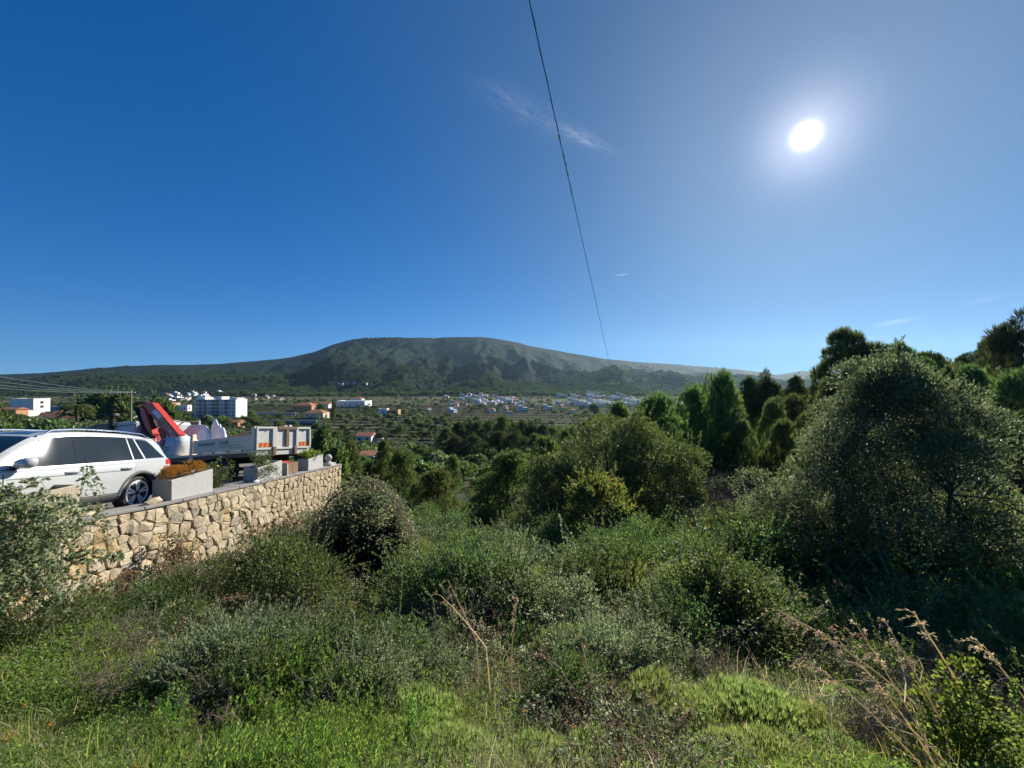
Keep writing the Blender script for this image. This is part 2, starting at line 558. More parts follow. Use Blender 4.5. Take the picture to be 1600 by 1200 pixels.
# ------------------------------------------------------------------ plants: builders
class PB:
    """collects leaves, needles, blades and tubes; one material slot for each kind"""
    def __init__(s, seed=0):
        s.V, s.Q, s.T, s.v, s.n = [], {}, {}, [], 0
        s.r = np.random.default_rng(seed)

    def _add(s, V, faces, slot, v):
        k = faces.shape[1]
        d = s.Q if k == 4 else s.T
        d.setdefault(slot, []).append(faces + s.n)
        s.V.append(V)
        s.v.append(v)
        s.n += len(V)

    def unit(s, n):
        a = s.r.normal(size=(n, 3))
        return a / np.linalg.norm(a, axis=1, keepdims=True)

    def leaves(s, P, D, L, W, slot=0, fold=0.12, v=None, droop=0.0):
        n = len(P)
        D = D / np.maximum(np.linalg.norm(D, axis=1, keepdims=True), 1e-6)
        L = np.broadcast_to(L, n)[:, None]
        W = np.broadcast_to(W, n)[:, None]
        side = np.cross(D, s.unit(n))
        side /= np.maximum(np.linalg.norm(side, axis=1, keepdims=True), 1e-6)
        nor = np.cross(side, D)
        mid = P + D * L * 0.45 + nor * L * fold
        tip = P + D * L
        tip[:, 2] -= (L * droop)[:, 0]
        V = np.stack([P, mid + side * W / 2, tip, mid - side * W / 2], 1).reshape(-1, 3)
        f = np.arange(4 * n).reshape(n, 4)
        vv = s.r.random(n) if v is None else np.broadcast_to(v, n)
        s._add(V, f, slot, np.repeat(vv, 4))

    def needles(s, P, D, L, W, per=6, spread=0.6, slot=0, v=None):
        n = len(P)
        P = np.repeat(P, per, 0)
        D = np.repeat(D, per, 0) + s.unit(n * per) * spread
        D /= np.linalg.norm(D, axis=1, keepdims=True)
        L = np.broadcast_to(L, n).repeat(per)[:, None] * s.r.uniform(0.7, 1.1, (n * per, 1))
        side = np.cross(D, s.unit(n * per))
        side /= np.maximum(np.linalg.norm(side, axis=1, keepdims=True), 1e-6)
        V = np.stack([P - side * W / 2, P + side * W / 2, P + D * L], 1).reshape(-1, 3)
        f = np.arange(3 * n * per).reshape(-1, 3)
        vv = (s.r.random(n) if v is None else np.broadcast_to(v, n)).repeat(per * 3)
        s._add(V, f, slot, vv)

    def blades(s, P, D, L, W, bend, slot=0, v=None):
        """grass blades: three segments, bending over"""
        n = len(P)
        D = D / np.linalg.norm(D, axis=1, keepdims=True)
        L = np.broadcast_to(L, n)[:, None]
        W = np.broadcast_to(W, n)[:, None]
        a = s.r.uniform(0, 2 * np.pi, n)
        hor = np.stack([np.cos(a), np.sin(a), np.zeros(n)], 1)
        side = np.stack([-np.sin(a), np.cos(a), np.zeros(n)], 1)
        bend = np.broadcast_to(bend, n)[:, None]
        pts = []
        for t in (0, 0.35, 0.7, 1.0):
            q = P + D * L * t + hor * L * bend * t * t
            q[:, 2] -= (L * bend * 0.45 * t ** 3)[:, 0]
            pts.append(q)
        V = np.stack([pts[0] - side * W / 2, pts[0] + side * W / 2, pts[1] - side * W * 0.45, pts[1] + side * W * 0.45,
                      pts[2] - side * W * 0.3, pts[2] + side * W * 0.3, pts[3]], 1).reshape(-1, 3)
        b = np.arange(n)[:, None] * 7
        q = np.concatenate([b + np.array([[0, 1, 3, 2]]), b + np.array([[2, 3, 5, 4]])])
        t3 = b + np.array([[4, 5, 6]])
        vv = np.repeat(s.r.random(n) if v is None else np.broadcast_to(v, n), 7)
        d0 = s.n
        s._add(V, q, slot, vv)
        s.T.setdefault(slot, []).append(t3 + d0)

    def tube(s, pts, r0, r1, slot=1, sides=5, v=0.5):
        pts = np.asarray(pts, float)
        m = len(pts)
        tan = np.gradient(pts, axis=0)
        tan /= np.maximum(np.linalg.norm(tan, axis=1, keepdims=True), 1e-6)
        ref = np.array([0.31, 0.17, 0.93]) if abs(tan[0, 2]) < 0.9 else np.array([0.95, 0.2, 0.1])
        a = np.cross(tan, ref)
        a /= np.maximum(np.linalg.norm(a, axis=1, keepdims=True), 1e-6)
        b = np.cross(tan, a)
        rr = np.linspace(r0, r1, m)[:, None, None]
        ang = np.arange(sides) / sides * 2 * np.pi
        ring = a[:, None] * np.cos(ang)[None, :, None] + b[:, None] * np.sin(ang)[None, :, None]
        V = (pts[:, None] + ring * rr).reshape(-1, 3)
        i, j = np.meshgrid(np.arange(m - 1), np.arange(sides), indexing='ij')
        j2 = (j + 1) % sides
        f = np.stack([i * sides + j, i * sides + j2, (i + 1) * sides + j2, (i + 1) * sides + j], -1).reshape(-1, 4)
        s._add(V, f, slot, np.full(len(V), v))

    def limb(s, a, b, r0, r1, slot=1, wob=0.08, k=5, sides=5, sag=0.0):
        a, b = np.asarray(a, float), np.asarray(b, float)
        t = np.linspace(0, 1, k)[:, None]
        L = np.linalg.norm(b - a)
        p = a + (b - a) * t + s.r.normal(size=(k, 3)) * wob * L * np.sin(np.pi * t)
        p[:, 2] += (sag * L * np.sin(np.pi * t))[:, 0]
        s.tube(p, r0, r1, slot, sides)
        return p

    def mesh(s, name, mats, slots=None):
        """one mesh of the given slots (all when None)"""
        keys = sorted(set(s.Q) | set(s.T))
        if slots is not None:
            keys = [k for k in keys if k in slots]
        V = np.concatenate(s.V)
        vv = np.concatenate(s.v)
        fs, mi = [], []
        for k in keys:
            for d in (s.Q, s.T):
                if k in d:
                    f = np.concatenate(d[k])
                    fs.append(f)
                    mi.append(np.full(len(f), keys.index(k)))
        used = np.zeros(len(V), bool)
        for f in fs:
            used[f.ravel()] = True
        remap = np.cumsum(used) - 1
        fs = [remap[f] for f in fs]
        me = np_mesh(name, V[used], fs, None, False, {'v': vv[used]})
        for k in keys:
            me.materials.append(mats[k])
        me.polygons.foreach_set('material_index', np.concatenate(mi).astype(np.int32))
        me.update()
        return me


GREEN = {}
GREEN['mastic'] = leafmat('mastic_leaf', [(0.0, (0.020, 0.038, 0.012)), (0.5, (0.040, 0.068, 0.022)), (0.9, (0.070, 0.100, 0.035)), (1.0, (0.13, 0.13, 0.05))], 0.28, 0.36, 0.55)
GREEN['olive'] = leafmat('wild_olive_leaf', [(0.0, (0.028, 0.044, 0.020)), (0.55, (0.052, 0.074, 0.034)), (0.9, (0.095, 0.115, 0.065)), (1.0, (0.14, 0.13, 0.07))], 0.34, 0.36, 0.5, 0.03)
GREEN['carob'] = leafmat('carob_leaf', [(0.0, (0.025, 0.045, 0.014)), (0.6, (0.045, 0.070, 0.024)), (1.0, (0.10, 0.11, 0.04))], 0.25, 0.35, 0.55)
GREEN['loquat'] = leafmat('broad_yellow_leaf', [(0.0, (0.035, 0.055, 0.016)), (0.7, (0.070, 0.090, 0.026)), (0.94, (0.11, 0.11, 0.032)), (1.0, (0.13, 0.075, 0.03))], 0.32, 0.4, 0.4)
GREEN['pine'] = leafmat('pine_needle', [(0.0, (0.026, 0.046, 0.014)), (0.5, (0.046, 0.072, 0.024)), (1.0, (0.090, 0.115, 0.042))], 0.30, 0.5, 0.25)
GREEN['darkpine'] = leafmat('dark_pine_needle', [(0.0, (0.018, 0.032, 0.012)), (0.5, (0.030, 0.050, 0.018)), (1.0, (0.060, 0.080, 0.028))], 0.2, 0.5, 0.25)
GREEN['bramble'] = leafmat('bramble_leaf', [(0.0, (0.035, 0.055, 0.020)), (0.45, (0.070, 0.092, 0.042)), (0.75, (0.15, 0.165, 0.11)), (0.95, (0.20, 0.19, 0.13)), (1.0, (0.20, 0.09, 0.03))], 0.33, 0.4, 0.5)
GREEN['ivy'] = leafmat('creeper_leaf', [(0.0, (0.035, 0.050, 0.022)), (0.5, (0.065, 0.082, 0.040)), (0.85, (0.12, 0.125, 0.075)), (1.0, (0.17, 0.12, 0.07))], 0.33, 0.42, 0.45)
GREEN['weed'] = leafmat('bright_weed_leaf', [(0.0, (0.040, 0.070, 0.018)), (0.5, (0.066, 0.108, 0.026)), (1.0, (0.11, 0.15, 0.045))], 0.45, 0.5, 0.3)
GREEN['herb'] = leafmat('herb_leaf', [(0.0, (0.035, 0.060, 0.016)), (0.6, (0.065, 0.105, 0.026)), (1.0, (0.12, 0.14, 0.045))], 0.4, 0.5, 0.3)
GREEN['feather'] = leafmat('feathery_scrub', [(0.0, (0.045, 0.066, 0.022)), (0.5, (0.085, 0.115, 0.038)), (1.0, (0.15, 0.165, 0.070))], 0.42, 0.6, 0.2)
GREEN['silver'] = leafmat('silvery_leaf', [(0.0, (0.045, 0.066, 0.032)), (0.6, (0.080, 0.105, 0.052)), (1.0, (0.15, 0.17, 0.105))], 0.32, 0.45, 0.45)
GREEN['grass'] = leafmat('grass_blade', [(0.0, (0.045, 0.075, 0.016)), (0.55, (0.085, 0.125, 0.028)), (0.85, (0.14, 0.155, 0.050)), (1.0, (0.24, 0.20, 0.10))], 0.42, 0.5, 0.3)
GREEN['straw'] = leafmat('dry_grass', [(0.0, (0.13, 0.11, 0.065)), (0.6, (0.22, 0.185, 0.12)), (1.0, (0.33, 0.29, 0.20))], 0.3, 0.6, 0.2, 0.1)
GREEN['dead'] = leafmat('dead_leaf', [(0.0, (0.06, 0.040, 0.026)), (0.6, (0.12, 0.085, 0.055)), (1.0, (0.20, 0.15, 0.10))], 0.2, 0.7, 0.1, 0.1)
GREEN['hedge'] = leafmat('hedge_leaf', [(0.0, (0.06, 0.085, 0.020)), (0.4, (0.12, 0.12, 0.03)), (0.7, (0.22, 0.12, 0.03)), (1.0, (0.26, 0.09, 0.03))], 0.35, 0.45, 0.4)
GREEN['palm'] = leafmat('palm_frond', [(0.0, (0.03, 0.05, 0.015)), (1.0, (0.08, 0.11, 0.03))], 0.25, 0.45, 0.4)
M_bark = simple('bark', (0.075, 0.058, 0.042), 0.9, var=0.4, scale=9, bump=0.5, bscale=30)
M_twig = simple('grey_twig', (0.15, 0.115, 0.085), 0.9, var=0.3, scale=5)
M_cane = simple('bramble_cane', (0.16, 0.095, 0.065), 0.7, var=0.4, scale=5)
M_stalk = simple('green_stalk', (0.09, 0.12, 0.035), 0.7, var=0.3, scale=5)
M_white_petal = simple('white_petal', (0.62, 0.60, 0.52), 0.8, var=0.05)
M_yellow_petal = simple('yellow_petal', (0.75, 0.42, 0.02), 0.7, var=0.1)


def puffs(b, n, rx, rz, z0, prof, inner=0.55):
    """centres spread through a crown"""
    h = b.r.random(n) ** 0.85
    R = np.array([prof(t) for t in h]) * rx * b.r.uniform(0.68, 1.22, n)
    a = b.r.uniform(0, 2 * np.pi, n)
    rad = R * b.r.uniform(inner, 1.0, n) ** 0.7
    return np.stack([np.cos(a) * rad, np.sin(a) * rad, z0 + h * rz], 1), h


def on_puff(b, C, r, n, flat=1.0, up=0.25):
    """points on the outer skin of a clump, with outward directions"""
    N = b.unit(n)
    N[:, 2] = np.where(N[:, 2] < -0.35, -N[:, 2], N[:, 2])
    q = b.r.uniform(0.55, 1.05, n)[:, None] ** 0.6
    P = C + N * r * q * np.array([1, 1, flat])
    D = N + np.array([0, 0, up]) + b.r.normal(size=(n, 3)) * 0.45
    return P, D


def leafy_shrub(seed, R, H, npuff, nleaf, L, W, kind, prof=None, up=0.3, pr=0.34, low=0.12, stems=7, mat2=None, mixf=0.0, flat=0.85, twig=None):
    """rounded shrub: stems that carry clumps of leaves"""
    b = PB(seed)
    prof = prof or (lambda t: math.sqrt(max(0.02, 1 - (max(0, t - 0.28) / 0.75) ** 2)) * (0.8 + 0.25 * min(1, t * 4)))
    C, h = puffs(b, npuff, R * (1 - pr * 0.55), H * (1 - low) - pr * R * 0.6, H * low, prof, 0.35)
    for i in range(npuff):
        f_ = b.r.uniform(0.55, 1.4)
        r = pr * R * f_
        k = max(8, int(nleaf / npuff * f_ * f_))
        P, D = on_puff(b, C[i], r, k, flat, up)
        sl = 0
        if mat2 and b.r.random() < mixf:
            sl = 2
        b.leaves(P, D, L * b.r.uniform(0.7, 1.2, k), W * b.r.uniform(0.75, 1.2, k), sl)
    for i in range(int(npuff * 1.9)):        # loose shoots that break the outline
        j = b.r.integers(0, npuff)
        d = C[j] - np.array([0, 0, H * 0.35])
        d = d / np.linalg.norm(d) + b.r.normal(size=3) * 0.45 + np.array([0, 0, 0.5])
        d /= np.linalg.norm(d)
        Ls = pr * R * b.r.uniform(1.1, 2.6)
        e = C[j] + d * Ls
        b.limb(C[j], e, 0.0025 + 0.001 * H, 0.0015, 1, 0.04, 4, 3)
        k = int(10 + Ls / L * 1.6)
        tt = b.r.uniform(0.45, 1.0, k)[:, None]
        b.leaves(C[j] + (e - C[j]) * tt, d + b.unit(k) * 0.8, L * b.r.uniform(0.6, 1.1, k), W, 0)
    for i in range(npuff):
        if i < stems * 3:
            base = np.array([b.r.normal() * R * 0.08, b.r.normal() * R * 0.08, 0.0])
            b.limb(base, C[i], 0.012 * H + 0.004, 0.004 + 0.002 * H, 1, 0.06, 5, 4)
    return b


def pine(seed, R, H, kind, npuff=70, tuft=55, spire=1.35, low=0.16, pr=0.2, open_=0.0, L=0.30, wid=0.036):
    b = PB(seed)
    prof = lambda t: max(0.12, (min(1, (t + 0.12) / 0.4)) * (1 - max(0, t - 0.25) / 0.80) ** 0.62) if open_ < 0.5 else max(0.2, min(1, t / 0.35 + .25) * (1 - max(0, t - 0.6) / 0.5) ** 0.5)
    lean = b.r.normal(size=2) * 0.03 * H
    top = np.array([lean[0], lean[1], H * 0.97])
    tr = b.limb((0, 0, -0.3), top, 0.024 * H, 0.012, 1, 0.012, 9, 7)
    C, h = puffs(b, npuff, R * 0.86, H * (1 - low) - pr * R, H * low, prof, 0.45)
    for i in range(npuff):
        C[i, :2] *= b.r.choice([0.8, 1.0, 1.0, 1.22])
        C[i, :2] += lean * (C[i, 2] / H)
        f_ = b.r.uniform(0.6, 1.45)
        r = pr * R * f_ * (1.0 - 0.25 * h[i])
        k = int(tuft * f_ * f_ * 0.95)
        P, D = on_puff(b, C[i], r, k, spire, 0.75)
        b.needles(P, D, L * b.r.uniform(0.8, 1.2), wid, 6, 0.55, 0)
        zz = max(0.05 * H, C[i, 2] - 0.35 * math.hypot(C[i, 0], C[i, 1]) - 0.1)
        f = min(0.999, zz / (H * 0.97))
        st = tr[0] + (tr[-1] - tr[0]) * f
        b.limb(st, C[i], 0.007 * H * (1 - f * 0.6), 0.008, 1, 0.05, 4, 4)
    k = npuff * 5
    P, D = on_puff(b, top - np.array([0, 0, 0.1 * H]), pr * R * 0.8, k // 3, 2.0, 1.0)
    b.needles(P, D, L, wid, 6, 0.5, 0)
    return b


def blob(seed, kind='darkpine', n=150, flat=0.85, lf=1.0):
    """far tree of about one metre radius: coarse leaf clumps"""
    b = PB(seed)
    N = b.unit(n)
    N[:, 2] = np.where(N[:, 2] < -0.25, -N[:, 2], N[:, 2])
    P = N * b.r.uniform(0.55, 1.0, n)[:, None] * np.array([1, 1, flat]) + np.array([0, 0, 0.75])
    b.leaves(P, N + b.r.normal(size=(n, 3)) * 0.5 + np.array([0, 0, 0.3]), b.r.uniform(0.35, 0.6, n) * lf, b.r.uniform(0.3, 0.5, n) * lf, 0, 0.2)
    b.tube([(0, 0, -0.5), (0, 0, 0.7)], 0.08, 0.05, 1, 4)
    return b


def tree_thing(name, b, mats, loc, label, cat, group=None, rotz=0.0, crown='crown', trunk='trunk', scale=1.0):
    e = empty(name, loc, (0, 0, rotz), label, cat, group)
    e.scale = (scale,) * 3 if not hasattr(scale, '__len__') else scale
    link(crown, b.mesh(crown, mats, [0, 2]) if 2 in b.Q or 2 in b.T else b.mesh(crown, mats, [0]), e)
    link(trunk, b.mesh(trunk, mats, [1]), e)
    return e


def copy_thing(src, loc, rotz=None, scale=None, label=None, group=None):
    c = src.copy()
    COL.objects.link(c)
    c.location = loc
    if rotz is not None:
        c.rotation_euler = (0, 0, rotz)
    if scale is not None:
        c.scale = (scale,) * 3 if not hasattr(scale, '__len__') else scale
    if label:
        c['label'] = label
    if group:
        c['group'] = group
    for ch in list(src.children):
        d = ch.copy()
        COL.objects.link(d)
        d.parent = c
        for g in list(ch.children):
            k = g.copy()
            COL.objects.link(k)
            k.parent = d
    return c


def gz(x, y):
    return float(ground(np.array([x]), np.array([y]))[0])


# ------------------------------------------------------------------ scattering of what nobody could count
def scatter(name, masters, P, rot, sc, idx, label):
    """one object: copies of a few plants at the given points (geometry nodes)"""
    coll = bpy.data.collections.new(name + '_plants')
    for i, me in enumerate(masters):
        ob = bpy.data.objects.new('%s_plant_%02d' % (name, i), me)
        coll.objects.link(ob)
    me = bpy.data.meshes.new(name)
    n = len(P)
    me.vertices.add(n)
    me.vertices.foreach_set('co', np.asarray(P, np.float32).ravel())
    a = me.attributes.new('rot', 'FLOAT_VECTOR', 'POINT')
    a.data.foreach_set('vector', np.asarray(rot, np.float32).ravel())
    a = me.attributes.new('sc', 'FLOAT', 'POINT')
    a.data.foreach_set('value', np.asarray(sc, np.float32))
    a = me.attributes.new('idx', 'INT', 'POINT')
    a.data.foreach_set('value', np.asarray(idx, np.int32))
    ob = link(name, me)
    ng = bpy.data.node_groups.new(name + '_scatter', 'GeometryNodeTree')
    ng.interface.new_socket('Geometry', in_out='INPUT', socket_type='NodeSocketGeometry')
    ng.interface.new_socket('Geometry', in_out='OUTPUT', socket_type='NodeSocketGeometry')
    gi = ng.nodes.new('NodeGroupInput')
    go = ng.nodes.new('NodeGroupOutput')
    ci = ng.nodes.new('GeometryNodeCollectionInfo')
    ci.inputs['Collection'].default_value = coll
    ci.inputs['Separate Children'].default_value = True
    ci.inputs['Reset Children'].default_value = True
    ip = ng.nodes.new('GeometryNodeInstanceOnPoints')
    ip.inputs['Pick Instance'].default_value = True

    def attr(nm, ty):
        nd = ng.nodes.new('GeometryNodeInputNamedAttribute')
        nd.data_type = ty
        nd.inputs['Name'].default_value = nm
        return next(o for o in nd.outputs if o.enabled and o.name == 'Attribute')
    ng.links.new(gi.outputs[0], ip.inputs['Points'])
    ng.links.new(ci.outputs[0], ip.inputs['Instance'])
    ng.links.new(attr('idx', 'INT'), ip.inputs['Instance Index'])
    er = ng.nodes.new('FunctionNodeEulerToRotation')
    ng.links.new(attr('rot', 'FLOAT_VECTOR'), er.inputs[0])
    ng.links.new(er.outputs[0], ip.inputs['Rotation'])
    ng.links.new(attr('sc', 'FLOAT'), ip.inputs['Scale'])
    ng.links.new(ip.outputs[0], go.inputs[0])
    md = ob.modifiers.new('scatter', 'NODES')
    md.node_group = ng
    return tag(ob, label, None, None, 'stuff')


def rots(n, tilt=0.12):
    return np.stack([rng.normal(0, tilt, n), rng.normal(0, tilt, n), rng.uniform(0, 6.283, n)], 1)


# far wood on the mountain
def visible_px(x, y):
    return 800 + F * x / y


blobs = [blob(50 + i).mesh('far_tree', [GREEN['darkpine'], M_bark]) for i in range(4)]
n = 60000
yy_ = rng.uniform(930, 2280, n)
tt_ = rng.uniform(-1.5, 0.95, n)
xx_ = tt_ * yy_
dens = fbm(xx_ * 0.0035, yy_ * 0.0035, 4, 31)
s_ = (yy_ - 880) / (RIDGE - 880)
hill = np.zeros(n)
pxx = visible_px(xx_, yy_)
for hx, hy, top, wx, wy in _HILLS:
    hill = np.maximum(hill, np.exp(-(((pxx - hx) / wx) ** 2 + ((yy_ - hy) / wy) ** 2)))
keep = (dens + 0.26 * hill - 0.34 * s_ + 0.10 * (s_ < 0.45) > rng.uniform(0.34, 0.58, n)) & (pxx > -60) & (pxx < 1330)
xx_, yy_ = xx_[keep], yy_[keep]
zz_ = mountain(xx_, yy_)
n = len(xx_)
scatter('forest', blobs, np.stack([xx_, yy_, zz_ - 0.6], 1), rots(n, 0.1), rng.uniform(2.0, 5.0, n) * np.where(rng.random(n) < .15, 1.25, 1.0), rng.integers(0, 4, n),
        'dark pine wood on the slopes of the mountain')
# hedges, bushes and small trees between the terraces of the valley
blobs2 = [blob(70 + i, n=420, lf=0.55).mesh('valley_bush', [GREEN[k], M_bark]) for i, k in enumerate(['darkpine', 'mastic', 'olive', 'darkpine'])]
n = 52000
yy_ = np.exp(rng.uniform(math.log(62), math.log(960), n))
tt_ = rng.uniform(-1.45, 0.75, n)
xx_ = tt_ * yy_
wob = yy_ + 22 * (fbm(xx_ * 0.006, yy_ * 0.004, 3, 9) - 0.5) * 2 + xx_ * 0.03
ph = (wob / 24.0) % 1.0
dens = fbm(xx_ * 0.012, yy_ * 0.012, 4, 77)
inter = (yy_ > 190) & (yy_ < 640)
p = np.where(inter, np.where((ph < 0.2), 0.8, 0.14), 0.7) * np.clip((dens - 0.33) * 5, 0.02, 1.2)
p = np.where(yy_ < 190, np.clip((dens - 0.25) * 4, 0.1, 1), p)
keep = rng.random(n) < p
xx_, yy_ = xx_[keep], yy_[keep]
n = len(xx_)
scatter('valley_scrub', blobs2, np.stack([xx_, yy_, ground(xx_, yy_) - 0.2], 1), rots(n, 0.1),
        rng.uniform(0.5, 1.6, n) * np.where(rng.random(n) < 0.2, 2.3, 1.0) * np.where(yy_ < 190, 0.8, 1.0), rng.integers(0, 4, n),
        'low bushes and hedges between the terraced fields of the valley')
# ------------------------------------------------------------------ solid shapes
class MB:
    def __init__(s):
        s.V, s.F = [], []

    def poly(s, verts, faces):
        n = len(s.V)
        s.V += [tuple(v) for v in verts]
        s.F += [tuple(i + n for i in f) for f in faces]
        return s

    def box(s, x0, x1, y0, y1, z0, z1):
        return s.poly([(x0, y0, z0), (x1, y0, z0), (x1, y1, z0), (x0, y1, z0), (x0, y0, z1), (x1, y0, z1), (x1, y1, z1), (x0, y1, z1)],
                      [(0, 3, 2, 1), (4, 5, 6, 7), (0, 1, 5, 4), (1, 2, 6, 5), (2, 3, 7, 6), (3, 0, 4, 7)])

    def prism(s, pts, axis, a, b):
        """outline in the plane across 'axis', pushed from a to b"""
        n = len(pts)

        def P(p, d):
            return {'x': (d, p[0], p[1]), 'y': (p[0], d, p[1]), 'z': (p[0], p[1], d)}[axis]
        v = [P(p, a) for p in pts] + [P(p, b) for p in pts]
        f = [tuple(range(n))[::-1], tuple(range(n, 2 * n))] + [(i, (i + 1) % n, n + (i + 1) % n, n + i) for i in range(n)]
        return s.poly(v, f)

    def lathe(s, prof, axis='z', c=(0, 0, 0), n=24):
        """profile of (radius, height) turned about an axis through c"""
        m = len(prof)
        v = []
        for r, h in prof:
            for j in range(n):
                a = 2 * math.pi * j / n
                p = (r * math.cos(a), r * math.sin(a), h)
                if axis == 'y':
                    p = (p[0], p[2], p[1])
                elif axis == 'x':
                    p = (p[2], p[0], p[1])
                v.append((p[0] + c[0], p[1] + c[1], p[2] + c[2]))
        f = [(i * n + j, i * n + (j + 1) % n, (i + 1) * n + (j + 1) % n, (i + 1) * n + j) for i in range(m - 1) for j in range(n)]
        if prof[0][0] > 1e-6:
            f.append(tuple(range(n))[::-1])
        if prof[-1][0] > 1e-6:
            f.append(tuple((m - 1) * n + j for j in range(n)))
        return s.poly(v, f)

    def tube(s, pts, r, n=6):
        b = PB()
        b.tube(np.array(pts, float), r, r, 0, n)
        V = b.V[0]
        F_ = b.Q[0][0]
        s.poly(V.tolist(), F_.tolist())
        m = len(pts)
        k0 = len(s.V) - m * n
        s.F.append(tuple(k0 + j for j in range(n)))
        s.F.append(tuple(k0 + (m - 1) * n + j for j in range(n))[::-1])
        return s

    def build(s, name, mat, parent=None, bevel=0.0, seg=2, smooth=False, loc=None, rot=None):
        me = bpy.data.meshes.new(name)
        bm = bmesh.new()
        vs = [bm.verts.new(v) for v in s.V]
        for f in s.F:
            try:
                bm.faces.new([vs[i] for i in f])
            except ValueError:
                pass
        bmesh.ops.recalc_face_normals(bm, faces=bm.faces)
        if bevel:
            es = [e for e in bm.edges if len(e.link_faces) == 2 and e.calc_face_angle(0) > 0.6]
            bmesh.ops.bevel(bm, geom=es, offset=bevel, segments=seg, affect='EDGES', clamp_overlap=True)
        for f in bm.faces:
            f.smooth = smooth
        bm.to_mesh(me)
        bm.free()
        me.materials.append(mat)
        if smooth:
            try:
                me.set_sharp_from_angle(angle=math.radians(40))
            except Exception:
                pass
        return link(name, me, parent, loc, rot)


def text_mesh(name, s, size, mat, M, parent=None, extrude=0.002, align='LEFT'):
    """lettering as a thin solid, placed by matrix M (local to parent)"""
    cu = bpy.data.curves.new(name, 'FONT')
    cu.body = s
    cu.size = size
    cu.extrude = extrude
    cu.align_x = align
    tmp = bpy.data.objects.new(name, cu)
    COL.objects.link(tmp)
    dg = bpy.context.evaluated_depsgraph_get()
    me = bpy.data.meshes.new_from_object(tmp.evaluated_get(dg))
    bpy.data.objects.remove(tmp)
    me.materials.clear()
    me.materials.append(mat)
    me.transform(M)
    return link(name, me, parent)


# ------------------------------------------------------------------ materials of the left side
M_asphalt = simple('asphalt', (0.15, 0.14, 0.125), 0.95, var=0.25, scale=14, bump=0.5, bscale=160)  # lightened and warmed to bounce sunlight onto the truck side and car
M_concrete = simple('concrete', (0.22, 0.21, 0.20), 0.9, var=0.2, scale=8, bump=0.3, bscale=60, dirt=(0.10, 0.095, 0.085))
M_mortar = simple('mortar', (0.34, 0.27, 0.175), 0.95, var=0.25, scale=7, bump=0.7, bscale=40, dirt=(0.28, 0.22, 0.14))
M_planter = simple('planter_white', (0.42, 0.41, 0.385), 0.85, var=0.08, scale=6, bump=0.25, bscale=30, dirt=(0.28, 0.265, 0.23))
M_board = simple('weathered_board', (0.42, 0.36, 0.26), 0.9, var=0.2, scale=5, bump=0.6, bscale=26, dirt=(0.20, 0.16, 0.11))
M_earth = simple('potting_soil', (0.045, 0.033, 0.022), 0.95, var=0.3, scale=20)
M_paint = simple('car_paint_white', (0.45, 0.465, 0.46), 0.28, var=0.015, scale=2, spec=0.5, coat=0.6)
M_glass = simple('dark_car_glass', (0.012, 0.016, 0.018), 0.05, var=0.05, spec=0.8)
M_black = simple('black_plastic', (0.02, 0.02, 0.022), 0.6, var=0.15)
M_clad = simple('grey_cladding', (0.085, 0.088, 0.092), 0.7, var=0.08, scale=9)
M_rubber = simple('tyre_rubber', (0.028, 0.027, 0.026), 0.85, var=0.15, scale=15)
M_alloy = simple('alloy', (0.75, 0.75, 0.76), 0.4, metal=0.0, var=0.05)
M_alloy_dark = simple('alloy_dark', (0.06, 0.06, 0.065), 0.4, metal=0.5, var=0.05)
M_chrome = simple('chrome', (0.75, 0.76, 0.77), 0.16, metal=1.0, var=0.03)
M_red_glass = simple('red_lamp', (0.45, 0.02, 0.015), 0.2, var=0.05, spec=0.6)
M_truck_white = simple('truck_white_paint', (0.58, 0.57, 0.52), 0.55, var=0.06, scale=5, dirt=(0.42, 0.36, 0.28))
M_truck_grey = simple('truck_grey_paint', (0.86, 0.74, 0.54), 0.7, var=0.12, scale=5, dirt=(0.60, 0.46, 0.30))
M_rust = simple('rusty_steel', (0.20, 0.115, 0.065), 0.85, var=0.35, scale=7, dirt=(0.30, 0.27, 0.22))
M_brown = simple('brown_inner_board', (0.24, 0.17, 0.12), 0.85, var=0.3, scale=6, dirt=(0.24, 0.21, 0.18))
M_dark = simple('dark_steel', (0.022, 0.021, 0.020), 0.7, var=0.3, scale=8)
M_crane = simple('crane_red', (0.55, 0.055, 0.038), 0.4, var=0.12, scale=4, dirt=(0.18, 0.03, 0.02))
M_crane_dark = simple('crane_dark_red', (0.26, 0.03, 0.025), 0.5, var=0.2, scale=4)
M_orange = simple('orange_reflector', (0.62, 0.27, 0.03), 0.4, var=0.12, scale=9)
M_red = simple('red_paint', (0.55, 0.05, 0.03), 0.4, var=0.1)
M_blue = simple('logo_blue', (0.04, 0.05, 0.20), 0.6, var=0.1)
M_ink = simple('dark_lettering', (0.07, 0.07, 0.08), 0.6, var=0.2, scale=20)
M_white = simple('white_marking', (0.75, 0.75, 0.74), 0.5, var=0.05)
M_bag = simple('woven_bag', (0.60, 0.61, 0.62), 0.8, var=0.08, scale=6, bump=0.4, bscale=14)
M_sheet = simple('plastic_sheet', (0.50, 0.62, 0.70), 0.65, var=0.12, scale=4, bump=0.5, bscale=9)
M_wood = simple('brown_wood', (0.20, 0.12, 0.065), 0.8, var=0.25, scale=9)
M_van = simple('van_grey', (0.10, 0.105, 0.11), 0.35, var=0.05, scale=3, coat=0.4)


